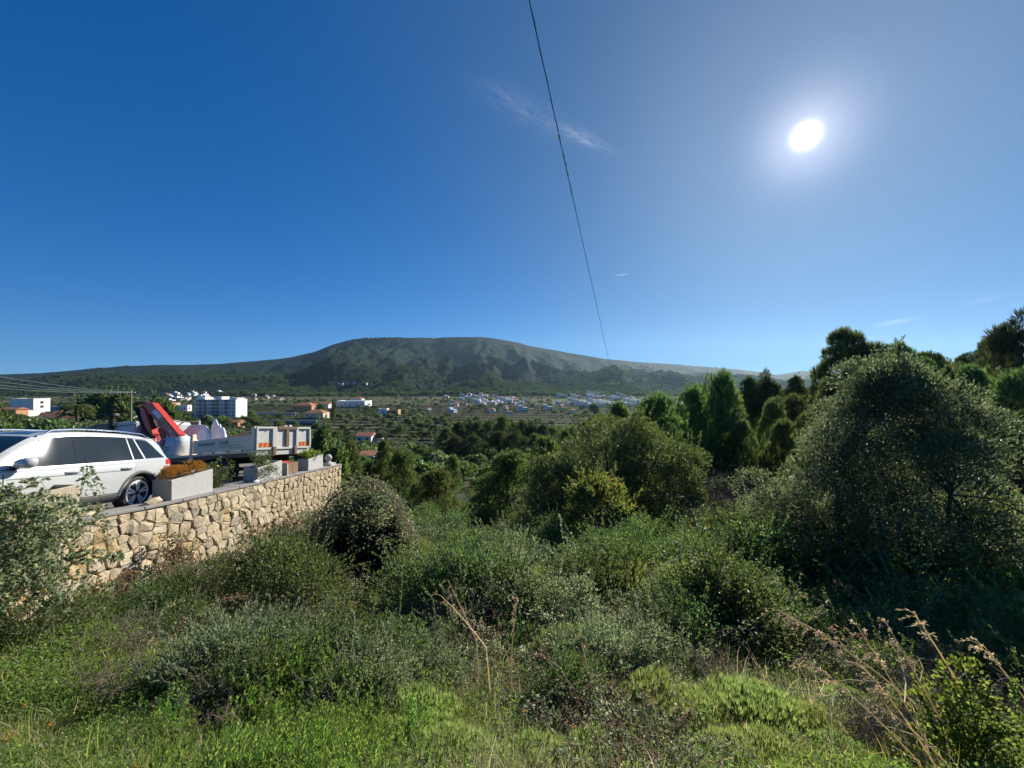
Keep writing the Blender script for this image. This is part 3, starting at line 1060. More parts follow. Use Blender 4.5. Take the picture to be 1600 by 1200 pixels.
def limestone(name, c):
    m, b, pr = material(name)
    tco = b.n('ShaderNodeNewGeometry').outputs['Position']
    n1 = b.noise(tco, 3.0, 6.0, 0.65, 0.4)
    n2 = b.noise(tco, 22.0, 4.0, 0.6)
    f = b.m('ADD', b.m('MULTIPLY', n1, 0.6), b.m('MULTIPLY', n2, 0.4))
    c_ = b.ramp(f, [(0.34, tuple(x * 0.55 for x in c)), (0.5, c), (0.68, tuple(min(1, x * 1.3) for x in c))])
    b.put(pr.inputs['Base Color'], c_)
    pr.inputs['Roughness'].default_value = 0.95
    pr.inputs['Specular IOR Level'].default_value = 0.15
    bn = b.n('ShaderNodeBump')
    bn.inputs['Strength'].default_value = 0.9
    bn.inputs['Distance'].default_value = 0.03
    b.put(bn.inputs['Height'], b.noise(tco, 14.0, 6.0, 0.7))
    b.put(pr.inputs['Normal'], bn.outputs[0])
    return m


M_stone = [limestone('limestone_cream', (0.43, 0.35, 0.235)), limestone('limestone_ochre', (0.45, 0.335, 0.18)), limestone('limestone_grey', (0.38, 0.325, 0.245)), limestone('limestone_pale', (0.48, 0.405, 0.285))]


# ------------------------------------------------------------------ the parking place above the wall
def PF(x, y):
    return -3.4 + 0.05 * (x + 9.4) - 0.10 * (y - 14) - 0.04 * (np.minimum(y, 9.0) - 9.0)


X, Y = np.meshgrid(np.linspace(-36, -8.62, 30), np.concatenate([np.linspace(0.0, 18.4, 24), np.linspace(18.5, 30, 12)]))
X = np.where(Y > 18.45, np.minimum(X, -13.5 - (Y - 18.5) * 0.3), X)
me = grid_mesh('parking_place', X, Y, PF(X, Y), M_asphalt)
tag(link('parking_place', me), kind='structure')

WX = -8.2
W0, W1 = 4.6, 18.5
wall = empty('stone_wall', (WX, W0, gz(WX, 8)), (0, 0, 0), 'tall retaining wall of pale irregular limestone blocks below the parked vehicles', 'wall')
wi = Matrix.Translation(wall.location).inverted()


def wtop(y):
    return PF(WX, y) + 0.12


mb = MB()
ys_ = np.linspace(W0, W1, 15)
v = []
for y in ys_:
    for (x, z) in ((WX - 0.45, wtop(y) - 0.07), (WX - 0.03, wtop(y) - 0.07), (WX - 0.03, gz(WX, y) - 0.8), (WX - 0.45, gz(WX, y) - 0.8)):
        v.append(tuple(wi @ Vector((x, y, z))))
f = []
for i in range(14):
    for j in range(4):
        f.append((i * 4 + j, i * 4 + (j + 1) % 4, i * 4 + 4 + (j + 1) % 4, i * 4 + 4 + j))
f += [(0, 1, 2, 3), (59, 58, 57, 56)]
mb.poly(v, f)
mb.build('wall_core', M_mortar, wall)
mb = MB()
for i in range(14):
    y0, y1 = ys_[i] + 0.004, ys_[i + 1] - 0.004
    v = [tuple(wi @ Vector(p)) for p in [(WX - 0.5, y0, wtop(y0) - 0.07), (WX + 0.045, y0, wtop(y0) - 0.07), (WX + 0.045, y1, wtop(y1) - 0.07), (WX - 0.5, y1, wtop(y1) - 0.07),
                                        (WX - 0.5, y0, wtop(y0)), (WX + 0.045, y0, wtop(y0)), (WX + 0.045, y1, wtop(y1)), (WX - 0.5, y1, wtop(y1))]]
    mb.poly(v, [(0, 3, 2, 1), (4, 5, 6, 7), (0, 1, 5, 4), (1, 2, 6, 5), (2, 3, 7, 6), (3, 0, 4, 7)])
mb.build('coping', M_concrete, wall, 0.012, 1)

# stones: cells round scattered seeds, each cut by its neighbours
HH = 3.7
sites = []
r_ = np.random.default_rng(5)
vrow = 0.0
row = 0
while vrow < HH:
    hrow = r_.uniform(0.15, 0.36)
    u = W0 + r_.uniform(0, 0.3)
    while u < W1 + 0.2:
        wst = r_.uniform(0.13, 0.48)
        if r_.random() < 0.18 and hrow > 0.26:
            sites.append((u + wst / 2, vrow + hrow * 0.27))
            sites.append((u + wst / 2 + r_.uniform(-.06, .06), vrow + hrow * 0.76))
        else:
            sites.append((u + wst / 2 + r_.uniform(-0.04, 0.04), vrow + hrow / 2 + r_.uniform(-0.06, 0.06)))
        u += wst
    vrow += hrow
    row += 1
sites = np.array(sites)


def clip(poly, a, b, c):
    """keep the side a*u+b*v<=c"""
    out = []
    for i in range(len(poly)):
        p, q = poly[i], poly[(i + 1) % len(poly)]
        dp, dq = a * p[0] + b * p[1] - c, a * q[0] + b * q[1] - c
        if dp <= 0:
            out.append(p)
        if dp * dq < 0:
            t = dp / (dp - dq)
            out.append((p[0] + (q[0] - p[0]) * t, p[1] + (q[1] - p[1]) * t))
    return out


stones = []
for i, (u, v_) in enumerate(sites):
    depth = wtop(u) - gz(WX, u) + 0.15
    if v_ > depth + 0.1 or u > W1 or u < W0:
        continue
    poly = [(max(W0, u - 0.6), max(0.075, v_ - 0.6)), (min(W1 - 0.01, u + 0.6), max(0.075, v_ - 0.6)), (min(W1 - 0.01, u + 0.6), v_ + 0.6), (max(W0, u - 0.6), v_ + 0.6)]
    d = np.hypot(sites[:, 0] - u, sites[:, 1] - v_)
    for j in np.argsort(d)[1:18]:
        if d[j] > 1.2 or d[j] < 1e-4:
            continue
        a, b_ = sites[j] - sites[i]
        mx, my = (sites[j] + sites[i]) / 2
        poly = clip(poly, a, b_, a * mx + b_ * my)
        if len(poly) < 3:
            break
    if len(poly) < 3:
        continue
    P = np.array(poly)
    # drop tiny edges
    keep_ = [k_ for k_ in range(len(P)) if np.linalg.norm(P[k_] - P[k_ - 1]) > 0.025]
    P = P[keep_]
    if len(P) < 3:
        continue
    c = P.mean(0)
    size = np.linalg.norm(P - c, axis=1).mean()
    P = c + (P - c) * (1 - 0.011 / max(size, 0.06)) + r_.normal(size=P.shape) * 0.008
    stones.append((P, c, size))
stones.sort(key=lambda s: -s[2] / s[1][0])


def stone_geo(P, c):
    n_ = len(P)
    pop = r_.uniform(0.008, 0.045)
    tilt = r_.normal(size=2) * 0.07
    V = []
    for ring, (sc_, dx) in enumerate(((1.0, -0.04), (0.985, pop * 0.55), (0.80, pop))):
        for k_ in range(n_):
            q = c + (P[k_] - c) * sc_ + (r_.normal(size=2) * 0.006 if ring else 0)
            x_ = WX + dx + (tilt @ (q - c) if ring else 0) + (r_.normal() * 0.008 if ring else 0)
            V.append((x_, q[0], wtop(q[0]) - q[1]))
    V.append((WX + pop + r_.uniform(-0.005, 0.02), c[0], wtop(c[0]) - c[1]))
    Fc = []
    for g in range(2):
        for k_ in range(n_):
            k2 = (k_ + 1) % n_
            Fc.append((g * n_ + k_, g * n_ + k2, (g + 1) * n_ + k2, (g + 1) * n_ + k_))
    for k_ in range(n_):
        Fc.append((2 * n_ + k_, 2 * n_ + (k_ + 1) % n_, 3 * n_))
    return [tuple(wi @ Vector(p_)) for p_ in V], Fc


rest = MB()
for i, (P, c, size) in enumerate(stones):
    V, Fc = stone_geo(P, c)
    if i < 295:
        MB().poly(V, Fc).build('stone', M_stone[int(r_.choice([0, 0, 1, 2, 3, 0, 3, 3]))], wall)
    else:
        rest.poly(V, Fc)
if rest.V:
    tag(rest.build('far_stones', M_stone[0], wall), kind='stuff')

# ------------------------------------------------------------------ planters and what stands along the wall
def planter(y0, y1, ztop, label, x0=-8.74, x1=-8.27):
    e = empty('planter', (x1, y0, ztop), (0, 0, 0), label, 'planter', 'white planters along the wall')
    L_ = y1 - y0
    b0, b1 = wtop(y0) - ztop - 0.0, wtop(y1) - ztop - 0.0
    w_ = x1 - x0
    t_ = 0.045

    def slab(name, xa, xb, ya, yb, za, mat, e=e):
        m_ = MB()
        za0, za1 = za
        m_.poly([(xa, ya, za0), (xb, ya, za0), (xb, yb, za1), (xa, yb, za1), (xa, ya, 0), (xb, ya, 0), (xb, yb, 0), (xa, yb, 0)],
                [(0, 3, 2, 1), (4, 5, 6, 7), (0, 1, 5, 4), (1, 2, 6, 5), (2, 3, 7, 6), (3, 0, 4, 7)])
        return m_.build(name, mat, e, 0.008, 1)
    ba = lambda y: b0 + (b1 - b0) * y / L_
    slab('side_panel', -t_, 0, 0, L_, (ba(0), ba(L_)), M_planter)
    slab('side_panel', -w_, -w_ + t_, 0, L_, (ba(0), ba(L_)), M_planter)
    slab('end_panel', -w_ + t_ + .002, -t_ - .002, 0.003, t_, (ba(0), ba(t_)), M_planter)
    slab('end_panel', -w_ + t_ + .002, -t_ - .002, L_ - t_, L_ - 0.003, (ba(L_ - t_), ba(L_)), M_planter)
    MB().box(-w_ + t_ + .004, -t_ - .004, t_ + .002, L_ - t_ - .002, -0.2, -0.05).build('soil', M_earth, e)
    return e


planter(9.36, 10.66, -2.26, 'white concrete planter nearest the car, with the orange-tinged hedge')
planter(12.53, 13.86, -2.63, 'white concrete planter in front of the truck tail, with a dark trailing plant')
planter(15.64, 16.86, -2.93, 'white concrete planter nearest the ball finial, with yellow-green leaves')
# old board planter at the left
e = empty('wooden_planter', (-8.27, 5.7, -1.85), (0, 0, 0), 'weathered pale board planter overgrown by brambles, beside the car', 'planter')
for k_ in range(2):
    z1_ = -0.005 - 0.36 * k_
    MB().box(-0.05, 0.0, 0.0, 1.68 + 0.04 * k_, z1_ - 0.345, z1_).build('board', M_board, e, 0.012, 1)
    MB().box(-0.5, -0.055, 1.62, 1.67, z1_ - 0.345, z1_).build('board', M_board, e, 0.012, 1)
MB().box(-0.5, -0.055, 0.05, 1.6, -0.6, -0.06).build('soil', M_earth, e)
MB().box(-0.56, -0.51, 0, 1.68, -0.7, 0).build('back_board', M_board, e, 0.01, 1)


def rock(name, loc, s, label, seed, mat):
    b_ = bmesh.new()
    bmesh.ops.create_icosphere(b_, subdivisions=2, radius=1.0)
    q = np.random.default_rng(seed)
    for vv in b_.verts:
        k_ = 1 + 0.35 * (q.random() - 0.5)
        vv.co = Vector((vv.co.x * s[0] * k_, vv.co.y * s[1] * k_, max(-0.6, vv.co.z) * s[2] * k_))
    m_ = bpy.data.meshes.new(name)
    b_.to_mesh(m_)
    b_.free()
    m_.materials.append(mat)
    return tag(link(name, m_, None, loc), label, 'stone')


rock('loose_stone', (-8.32, 8.95, wtop(8.95) + 0.055), (0.10, 0.22, 0.09), 'flat loose stone on the wall top beside the rear wheel of the car', 1, M_stone[3])
rock('loose_stone', (-8.28, 7.55, wtop(7.55) + 0.03), (0.07, 0.14, 0.05), 'small loose stone on the wall top beside the board planter', 2, M_stone[3])
rock('loose_stone', (-8.24, 12.42, wtop(12.42) + 0.03), (0.06, 0.12, 0.05), 'pale pebble stone at the foot of the middle planter', 3, M_white)

# planting in the planters
hb_ = PB(501)
for i in range(26):
    c_ = np.array([hb_.r.uniform(-0.36, -0.06), hb_.r.uniform(-0.05, 1.25), hb_.r.uniform(0.02, 0.20)])
    P, D = on_puff(hb_, c_, 0.15, 260, 0.9, 0.4)
    hb_.leaves(P, D, hb_.r.uniform(0.022, 0.04, 260), hb_.r.uniform(0.012, 0.02, 260), 0)
    hb_.limb((c_[0] * 0.5 - 0.12, c_[1] * 0.8 + 0.12, -0.1), c_, 0.006, 0.003, 1, 0.05, 4, 4)
e = empty('hedge_plant', (-8.27, 9.36, -2.26), (0, 0, 0), 'clipped orange and green hedge growing in the planter beside the car', 'plant')
link('foliage', hb_.mesh('foliage', [GREEN['hedge'], M_twig], [0]), e)
link('stems', hb_.mesh('stems', {1: M_twig}, [1]), e)


def potted(seed, loc, spread, H, n, L, W, kind, label, droop=0.0, flower=None, name='potted_plant'):
    b = PB(seed)
    fl = []
    for i in range(n):
        e_ = np.array([b.r.normal() * spread[0], b.r.uniform(-0.5, 0.5) * spread[1], H * b.r.uniform(0.3, 1.0)])
        if droop and b.r.random() < 0.4:
            e_[2] *= -0.6
            e_[0] = abs(e_[0]) + 0.22
        p_ = b.limb((0, e_[1] * 0.4, 0), e_, 0.006, 0.003, 1, 0.1, 6, 4, 0.2)
        k_ = 60
        P = p_[b.r.integers(1, 6, k_)] + b.r.normal(size=(k_, 3)) * 0.05
        b.leaves(P, b.unit(k_) + np.array([0, 0, 0.3]), L * b.r.uniform(0.6, 1.2, k_), W, 0)
        if flower is not None and b.r.random() < 0.5:
            fl.append(p_[-1])
    e = empty(name, loc, (0, 0, 0), label, 'plant')
    link('foliage', b.mesh('foliage', [GREEN[kind], M_twig], [0]), e)
    link('stems', b.mesh('stems', {1: M_twig}, [1]), e)
    if flower is not None:
        fm = MB()
        for q_ in range(7):
            a_ = q_ * 0.8976
            fm.poly([(0, 0, 0), (0.03 * math.cos(a_ - 0.4), 0.03 * math.sin(a_ - 0.4), 0.012), (0.042 * math.cos(a_), 0.042 * math.sin(a_), 0.018), (0.03 * math.cos(a_ + 0.4), 0.03 * math.sin(a_ + 0.4), 0.012)], [(0, 1, 2, 3)])
        f0 = fm.build('flower', flower, e, loc=fl[0])
        for p_ in fl[1:]:
            f1 = f0.copy()
            COL.objects.link(f1)
            f1.location = p_
            f1.rotation_euler = tuple(b.r.uniform(-0.8, 0.8, 3))
    return e


potted(511, (-8.5, 13.0, -2.68), (0.2, 1.0), 0.55, 30, 0.06, 0.03, 'mastic', 'dark trailing plant spilling out of the middle planter', 1)
potted(512, (-8.5, 16.1, -2.98), (0.14, 0.9), 0.32, 22, 0.07, 0.035, 'weed', 'yellow-green plant with an orange bloom in the far planter', 0, M_orange)
potted(513, (-8.75, 11.4, PF(-8.75, 11.4)), (0.22, 0.7), 0.95, 24, 0.06, 0.035, 'mastic', 'dark rose bush with pale yellow blooms between two planters', 0, M_yellow_petal, 'rose_bush')

# ball finial on its plinth
e = empty('ball_finial', (-8.44, 17.7, wtop(17.7) - 0.0), (0, 0, 0), 'white stone ball finial on the far end of the wall', 'finial')
MB().box(-0.24, 0.24, -0.24, 0.24, -0.03, 0.10).build('plinth', M_planter, e, 0.015, 2)
MB().lathe([(0.19, 0.102), (0.15, 0.14), (0.085, 0.18), (0.075, 0.22)], 'z', n=20).build('neck', M_planter, e, smooth=True)
MB().lathe([(0.0, 0.20)] + [(0.155 * math.sin(a), 0.35 - 0.155 * math.cos(a)) for a in np.linspace(0.3, math.pi - 0.01, 12)] + [(0.0, 0.505)], 'z', n=22).build('ball', M_planter, e, smooth=True)
# odds and ends between the planters
e = empty('wooden_box', (-8.62, 14.75, wtop(14.75)), (0, 0, 0), 'brown wooden box on the wall between the middle and far planters', 'box')
for k_ in range(2):
    MB().box(-0.22, 0.22, -0.38 + 0.385 * k_, 0.0 + 0.385 * k_, 0.0, 0.34).build('side_board', M_wood, e, 0.01, 1)
MB().box(-0.23, 0.23, -0.39, 0.395, 0.342, 0.37).build('lid', M_wood, e, 0.005, 1)
e = empty('red_tray', (-8.60, 14.45, wtop(14.75) + 0.375), (0, 0, 0), 'shallow red tray lying on the brown wooden box', 'tray')
MB().lathe([(0.0, 0.0), (0.16, 0.0), (0.22, 0.05), (0.24, 0.10), (0.22, 0.10), (0.19, 0.055), (0.0, 0.02)], 'z', n=20).build('bowl', M_red, e, smooth=True)
MB().lathe([(0.225, 0.100), (0.25, 0.104), (0.25, 0.115), (0.225, 0.112)], 'z', n=20).build('rim', M_red, e, smooth=True)
e = empty('concrete_slab', (-8.45, 14.12, wtop(14.12)), (0, 0, 0), 'grey upright slab leaning beside the middle planter', 'slab')
MB().box(-0.2, 0.2, -0.03, 0.03, 0, 0.45).build('panel', M_concrete, e, 0.008, 1)
MB().box(0.2, 0.235, -0.035, 0.035, 0, 0.45).build('edge_trim', M_planter, e, 0.006, 1)
e = empty('white_pillar', (-11.15, 18.1, PF(-11.15, 18.1)), (0, 0, 0), 'white rendered gate pillar behind the truck tail', 'pillar')
MB().box(-0.3, 0.3, -0.25, 0.25, 0, 0.95).build('shaft', M_planter, e, 0.01, 1)
MB().box(-0.36, 0.36, -0.31, 0.31, 0.952, 1.02).build('cap', M_planter, e, 0.01, 1)

# ------------------------------------------------------------------ the white car
dcar = Vector((-0.05, 1, -0.14)).normalized()
CS = 1.10          # a large seven-seat body
fwd_ = -dcar
lft = Vector((0, 0, 1)).cross(fwd_)
lft.normalize()
upv = fwd_.cross(lft)
RW = Vector((-8.78, 9.02, PF(-8.9, 9.0)))
corg = RW - lft * 0.92 * CS + fwd_ * 1.395 * CS
car = empty('white_car', (0, 0, 0), (0, 0, 0), 'white sport utility car parked at the wall, its rear to the truck', 'car')
car.matrix_world = Matrix((( fwd_.x, lft.x, upv.x, corg.x), (fwd_.y, lft.y, upv.y, corg.y), (fwd_.z, lft.z, upv.z, corg.z), (0, 0, 0, 1))) @ Matrix.Scale(CS, 4)


def crv(pts):
    xs_ = np.array([p[0] for p in pts][::-1], float)
    vs_ = np.array([p[1] for p in pts][::-1], float)

    def f(x):
        # smooth interpolation (monotone cubic, simplified)
        x = np.clip(x, xs_[0], xs_[-1])
        i = np.clip(np.searchsorted(xs_, x) - 1, 0, len(xs_) - 2)
        d = np.diff(vs_) / np.diff(xs_)
        m = np.zeros(len(xs_))
        m[1:-1] = np.where(d[1:] * d[:-1] > 0, 2 * d[1:] * d[:-1] / (d[1:] + d[:-1] + 1e-9), 0)
        m[0], m[-1] = d[0], d[-1]
        h = xs_[i + 1] - xs_[i]
        t = (x - xs_[i]) / h
        return ((2 * t ** 3 - 3 * t ** 2 + 1) * vs_[i] + (t ** 3 - 2 * t ** 2 + t) * h * m[i] + (-2 * t ** 3 + 3 * t ** 2) * vs_[i + 1] + (t ** 3 - t ** 2) * h * m[i + 1])
    return f


c_top = crv([(2.36, 0.70), (2.30, 0.86), (2.1, 0.97), (1.6, 1.05), (1.15, 1.11), (0.75, 1.36), (0.40, 1.55), (0.1, 1.625), (-0.4, 1.65), (-1.0, 1.635), (-1.6, 1.585), (-2.02, 1.52), (-2.10, 1.46), (-2.22, 1.22), (-2.31, 1.03), (-2.37, 0.93), (-2.42, 0.72)])
c_sh = crv([(2.36, 0.62), (2.2, 0.78), (1.9, 0.88), (1.15, 0.975), (0, 1.0), (-1.2, 1.025), (-2.0, 1.05), (-2.25, 1.02), (-2.37, 0.86), (-2.42, 0.66)])
c_w = crv([(2.36, 0.50), (2.28, 0.70), (2.0, 0.86), (1.4, 0.925), (0.5, 0.905), (-0.5, 0.905), (-1.4, 0.93), (-1.9, 0.91), (-2.2, 0.85), (-2.34, 0.77), (-2.42, 0.62)])
c_wr = crv([(2.36, 0.36), (2.0, 0.66), (1.5, 0.74), (1.15, 0.755), (0.8, 0.70), (0.35, 0.625), (-0.3, 0.61), (-1.4, 0.60), (-2.05, 0.57), (-2.25, 0.66), (-2.42, 0.50)])
c_bot = crv([(2.36, 0.38), (2.2, 0.26), (1.8, 0.22), (-1.8, 0.24), (-2.2, 0.30), (-2.42, 0.42)])


def section(x):
    zt, zs, wm, wr, zb = c_top(x), c_sh(x), c_w(x), c_wr(x), c_bot(x)
    zs = min(zs, zt - 0.03)
    zE = max(zt - 0.055, zs + 0.028)
    wr = min(wr, wm - 0.08)
    a = (wm - 0.075, zs + 0.02)
    c = (wr, zE)
    return [(0, zb), (wm - 0.14, zb), (wm - 0.04, zb + 0.10), (wm - 0.012, min(0.55, zb + 0.22 + 0.0 * zs)), (wm, zb + 0.62 * (zs - zb)), (wm - 0.012, zb + 0.82 * (zs - zb)), (wm - 0.03, zs - 0.02), a,
            (a[0] + (c[0] - a[0]) * 0.5, a[1] + (c[1] - a[1]) * 0.5 + 0.0), (a[0] + (c[0] - a[0]) * 0.93, a[1] + (c[1] - a[1]) * 0.93), (wr - 0.05, zE + 0.032), (wr * 0.55, zt - 0.008), (0, zt)]


def side_y(x, z):
    s_ = section(float(x))[1:10]
    return float(np.interp(z, [p[1] for p in s_], [p[0] for p in s_]))


def dense(sec, per=3):
    out = []
    for i in range(len(sec) - 1):
        for k_ in range(per):
            t = k_ / per
            out.append((sec[i][0] + (sec[i + 1][0] - sec[i][0]) * t, sec[i][1] + (sec[i + 1][1] - sec[i][1]) * t))
    out.append(sec[-1])
    return out


AX = (1.395, -1.395)
xs_ = np.concatenate([np.linspace(2.36, 2.2, 6), np.linspace(2.16, -2.0, 118), np.linspace(-2.04, -2.42, 14)])
V, secs = [], []
for x in xs_:
    half = dense(section(float(x)))
    ring = [(x, y, z) for y, z in half] + [(x, -y, z) for y, z in half[-2:0:-1]]
    secs.append(len(ring))
    V += ring
nr = secs[0]
V = np.array(V)
i, j = np.meshgrid(np.arange(len(xs_) - 1), np.arange(nr), indexing='ij')
j2 = (j + 1) % nr
Fq = np.stack([i * nr + j, (i + 1) * nr + j, (i + 1) * nr + j2, i * nr + j2], -1).reshape(-1, 4)
cen = V[Fq].mean(1)
dead_ = np.zeros(len(Fq), bool)
for ax in AX:
    dead_ |= (np.hypot(cen[:, 0] - ax, cen[:, 2] - 0.37) < 0.425) & (np.abs(cen[:, 1]) > 0.55)
body = np_mesh('body', V, Fq[~dead_], M_paint, True)
bo = link('body', body, car)
body.set_sharp_from_angle(angle=math.radians(28))


def panel(name, x0, x1, z0, z1, mat, off, nx=14, nz=6, parent=None, sgn=1):
    """sheet that follows the flank; x0,x1 may be functions of v, z0,z1 functions of x"""
    fx0 = x0 if callable(x0) else (lambda v: x0)
    fx1 = x1 if callable(x1) else (lambda v: x1)
    fz0 = z0 if callable(z0) else (lambda x: z0)
    fz1 = z1 if callable(z1) else (lambda x: z1)
    P, Q = [], []
    for b_ in range(nz + 1):
        v = b_ / nz
        for a_ in range(nx + 1):
            x = fx0(v) + (fx1(v) - fx0(v)) * a_ / nx
            z = fz0(x) + (fz1(x) - fz0(x)) * v
            P.append((x, sgn * (side_y(x, z) + off), z))
    w_ = nx + 1
    Q = np.array([[b_ * w_ + a_, b_ * w_ + a_ + 1, (b_ + 1) * w_ + a_ + 1, (b_ + 1) * w_ + a_] for b_ in range(nz) for a_ in range(nx)])
    if sgn > 0:
        Q = Q[:, ::-1]
    return link(name, np_mesh(name, np.array(P), Q, mat, True), parent or car)


zE_ = lambda x: section(float(x))[9][1]
zs_ = lambda x: section(float(x))[7][1]
for sg in (1, -1):
    # doors: dark seam behind, painted skin in front
    r_edge = lambda v: -0.98 - 0.26 * min(1, v * 1.6)
    for nm, a0, a1 in (('door', 0.97, -0.20), ('door', -0.215, None)):
        xa = a0
        xb = a1 if a1 is not None else r_edge
        fb = (lambda v, xb=xb: (xb(v) if callable(xb) else xb) - 0.010)
        panel('door_seam', xa + 0.010, fb, 0.41, lambda x: zs_(x) - 0.003, M_black, 0.0035, 22, 8, None, sg)
        d_ = panel(nm, xa, xb, 0.422, lambda x: zs_(x) - 0.012, M_paint, 0.007, 22, 8, None, sg)
        hx = -0.03 if a1 is not None else -1.06
        hy = side_y(hx, 0.90)
        m_ = MB()
        m_.tube([(hx + 0.12, sg * (hy + 0.006), 0.895), (hx + 0.08, sg * (hy + 0.038), 0.90), (hx, sg * (hy + 0.046), 0.902), (hx - 0.08, sg * (hy + 0.038), 0.902), (hx - 0.12, sg * (hy + 0.006), 0.90)], 0.017, 8)
        m_.build('handle', M_paint, d_, smooth=True)
        panel('crease_shade', xa - 0.03, (a1 + 0.03) if a1 is not None else -1.16, 0.845, 0.856, M_clad, 0.0095, 16, 1, d_, sg)  # grey strip painted on for the shade line of the body fold
    # side glass
    zb_ = lambda x: zs_(x) + 0.012
    zt_ = lambda x: zE_(x) - 0.012
    panel('window', lambda v: 0.93 - 0.60 * v, -0.16, zb_, zt_, M_glass, 0.006, 18, 8, None, sg)
    panel('window', -0.30, lambda v: -1.24 - 0.0 * v, zb_, zt_, M_glass, 0.006, 14, 8, None, sg)
    panel('window_pillar', -0.163, -0.297, zb_, zt_, M_glass, 0.007, 4, 8, None, sg)
    panel('window', -1.275, lambda v: -1.50 + 0.09 * v, zb_, zt_, M_glass, 0.006, 6, 8, None, sg)
    panel('window', lambda v: -1.55 + 0.09 * v, lambda v: -2.06 + 0.20 * v * v, zb_, lambda x: min(zE_(x) - 0.02, zs_(x) + 0.012 + 0.47 * max(0.02, (x + 2.13) / 0.45)), M_glass, 0.006, 10, 8, None, sg)
    tr = [(x, sg * (side_y(x, zs_(x) + 0.004) + 0.008), zs_(x) + 0.004) for x in np.linspace(0.95, -2.05, 24)]
    MB().tube(tr, 0.009, 6).build('window_trim', M_chrome, car, smooth=True)
    tr = [(x, sg * (side_y(x, zE_(x) - 0.004) + 0.007), zE_(x) - 0.004) for x in np.linspace(0.36, -1.75, 20)]
    MB().tube(tr, 0.007, 6).build('window_trim', M_chrome, car, smooth=True)
    tr = [(x, sg * (c_wr(x) - 0.03), section(float(x))[10][1] + (0.05 if 0.2 > x > -1.75 else 0.0)) for x in np.linspace(0.36, -1.92, 22)]
    MB().tube(tr, 0.017, 8).build('roof_rail', M_chrome, car, smooth=True)
    panel('sill_cladding', 0.99, -0.97, 0.235, 0.40, M_clad, 0.016, 20, 4, None, sg)
    panel('bumper_cladding', -1.80, -2.38, 0.30, 0.47, M_clad, 0.012, 10, 4, None, sg)
    panel('tail_light', -2.06, -2.35, lambda x: 0.925, lambda x: min(1.035, zs_(x) - 0.005), M_red_glass, 0.008, 8, 3, None, sg)
    for ax in AX:
        # arch trim and dark liner
        P, Q = [], []
        nA = 28
        for a_ in range(nA + 1):
            th = math.radians(-12 + 204 * a_ / nA)
            for rr in (0.375, 0.40, 0.452, 0.462):
                x = ax + rr * math.cos(th)
                z = 0.37 + rr * math.sin(th)
                off = {0.375: -0.05, 0.40: 0.016, 0.452: 0.016, 0.462: 0.001}[rr]
                P.append((x, sg * (side_y(x, max(z, 0.33)) + off), z))
        for a_ in range(nA):
            for q_ in range(3):
                Q.append([a_ * 4 + q_, a_ * 4 + q_ + 1, a_ * 4 + 4 + q_ + 1, a_ * 4 + 4 + q_])
        link('wheel_arch', np_mesh('wheel_arch', np.array(P), np.array(Q), M_clad, True), car)
        P, Q = [], []
        for a_ in range(nA + 1):
            th = math.radians(-12 + 204 * a_ / nA)
            for yy in (0.90, 0.52):
                P.append((ax + 0.43 * math.cos(th), sg * (yy if yy < 0.6 else side_y(ax, 0.7) - 0.02), 0.37 + 0.43 * math.sin(th)))
        Q = [[a_ * 2, a_ * 2 + 1, a_ * 2 + 3, a_ * 2 + 2] for a_ in range(nA)]
        P += [(ax + 0.44, sg * 0.52, 0.24), (ax - 0.44, sg * 0.52, 0.24), (ax - 0.44, sg * 0.52, 0.82), (ax + 0.44, sg * 0.52, 0.82)]
        Q.append([len(P) - 4, len(P) - 3, len(P) - 2, len(P) - 1])
        link('arch_liner', np_mesh('arch_liner', np.array(P), np.array(Q), M_black, False), car)
        # wheel
        wc = (ax, 0.0, 0.36)
        y0 = 0.895 * sg
        tyre = MB().lathe([(0.262, -0.105), (0.30, -0.118), (0.335, -0.11), (0.356, -0.085), (0.36, 0.0), (0.356, 0.085), (0.335, 0.11), (0.30, 0.118), (0.262, 0.105)], 'y', (ax, y0 - sg * 0.12, 0.36), 40).build('wheel', M_rubber, car, smooth=True)
        dsk = MB().lathe([(0.0, 0.0), (0.258, 0.0), (0.258, 0.03)], 'y', (ax, y0 - sg * 0.10, 0.36), 32).build('wheel_well_disc', M_black, tyre)
        rim = MB().lathe([(0.222, -0.03 * sg), (0.226, 0.010 * sg), (0.260, 0.016 * sg), (0.266, 0.0)], 'y', (ax, y0 - sg * 0.02, 0.36), 40)
        for q_ in range(5):
            for o_ in (-0.17, 0.17):
                a1 = q_ * 2 * math.pi / 5 + 0.3
                a2 = a1 + o_
                p0 = (math.cos(a1 + o_ * 0.9) * 0.05, math.sin(a1 + o_ * 0.9) * 0.05)
                p1 = (math.cos(a2) * 0.245, math.sin(a2) * 0.245)
                n_ = (-math.sin(a1), math.cos(a1))
                pts = [(p0[0] + n_[0] * 0.014, p0[1] + n_[1] * 0.014), (p1[0] + n_[0] * 0.023, p1[1] + n_[1] * 0.023), (p1[0] - n_[0] * 0.023, p1[1] - n_[1] * 0.023), (p0[0] - n_[0] * 0.014, p0[1] - n_[1] * 0.014)]
                ya, yb = y0 - sg * 0.045, y0 - sg * 0.012
                rim.poly([(ax + p[0], ya, 0.36 + p[1]) for p in pts] + [(ax + p[0], yb, 0.36 + p[1]) for p in pts],
                         [(0, 1, 2, 3), (7, 6, 5, 4), (0, 4, 5, 1), (1, 5, 6, 2), (2, 6, 7, 3), (3, 7, 4, 0)])
        rim.build('rim', M_alloy, tyre)
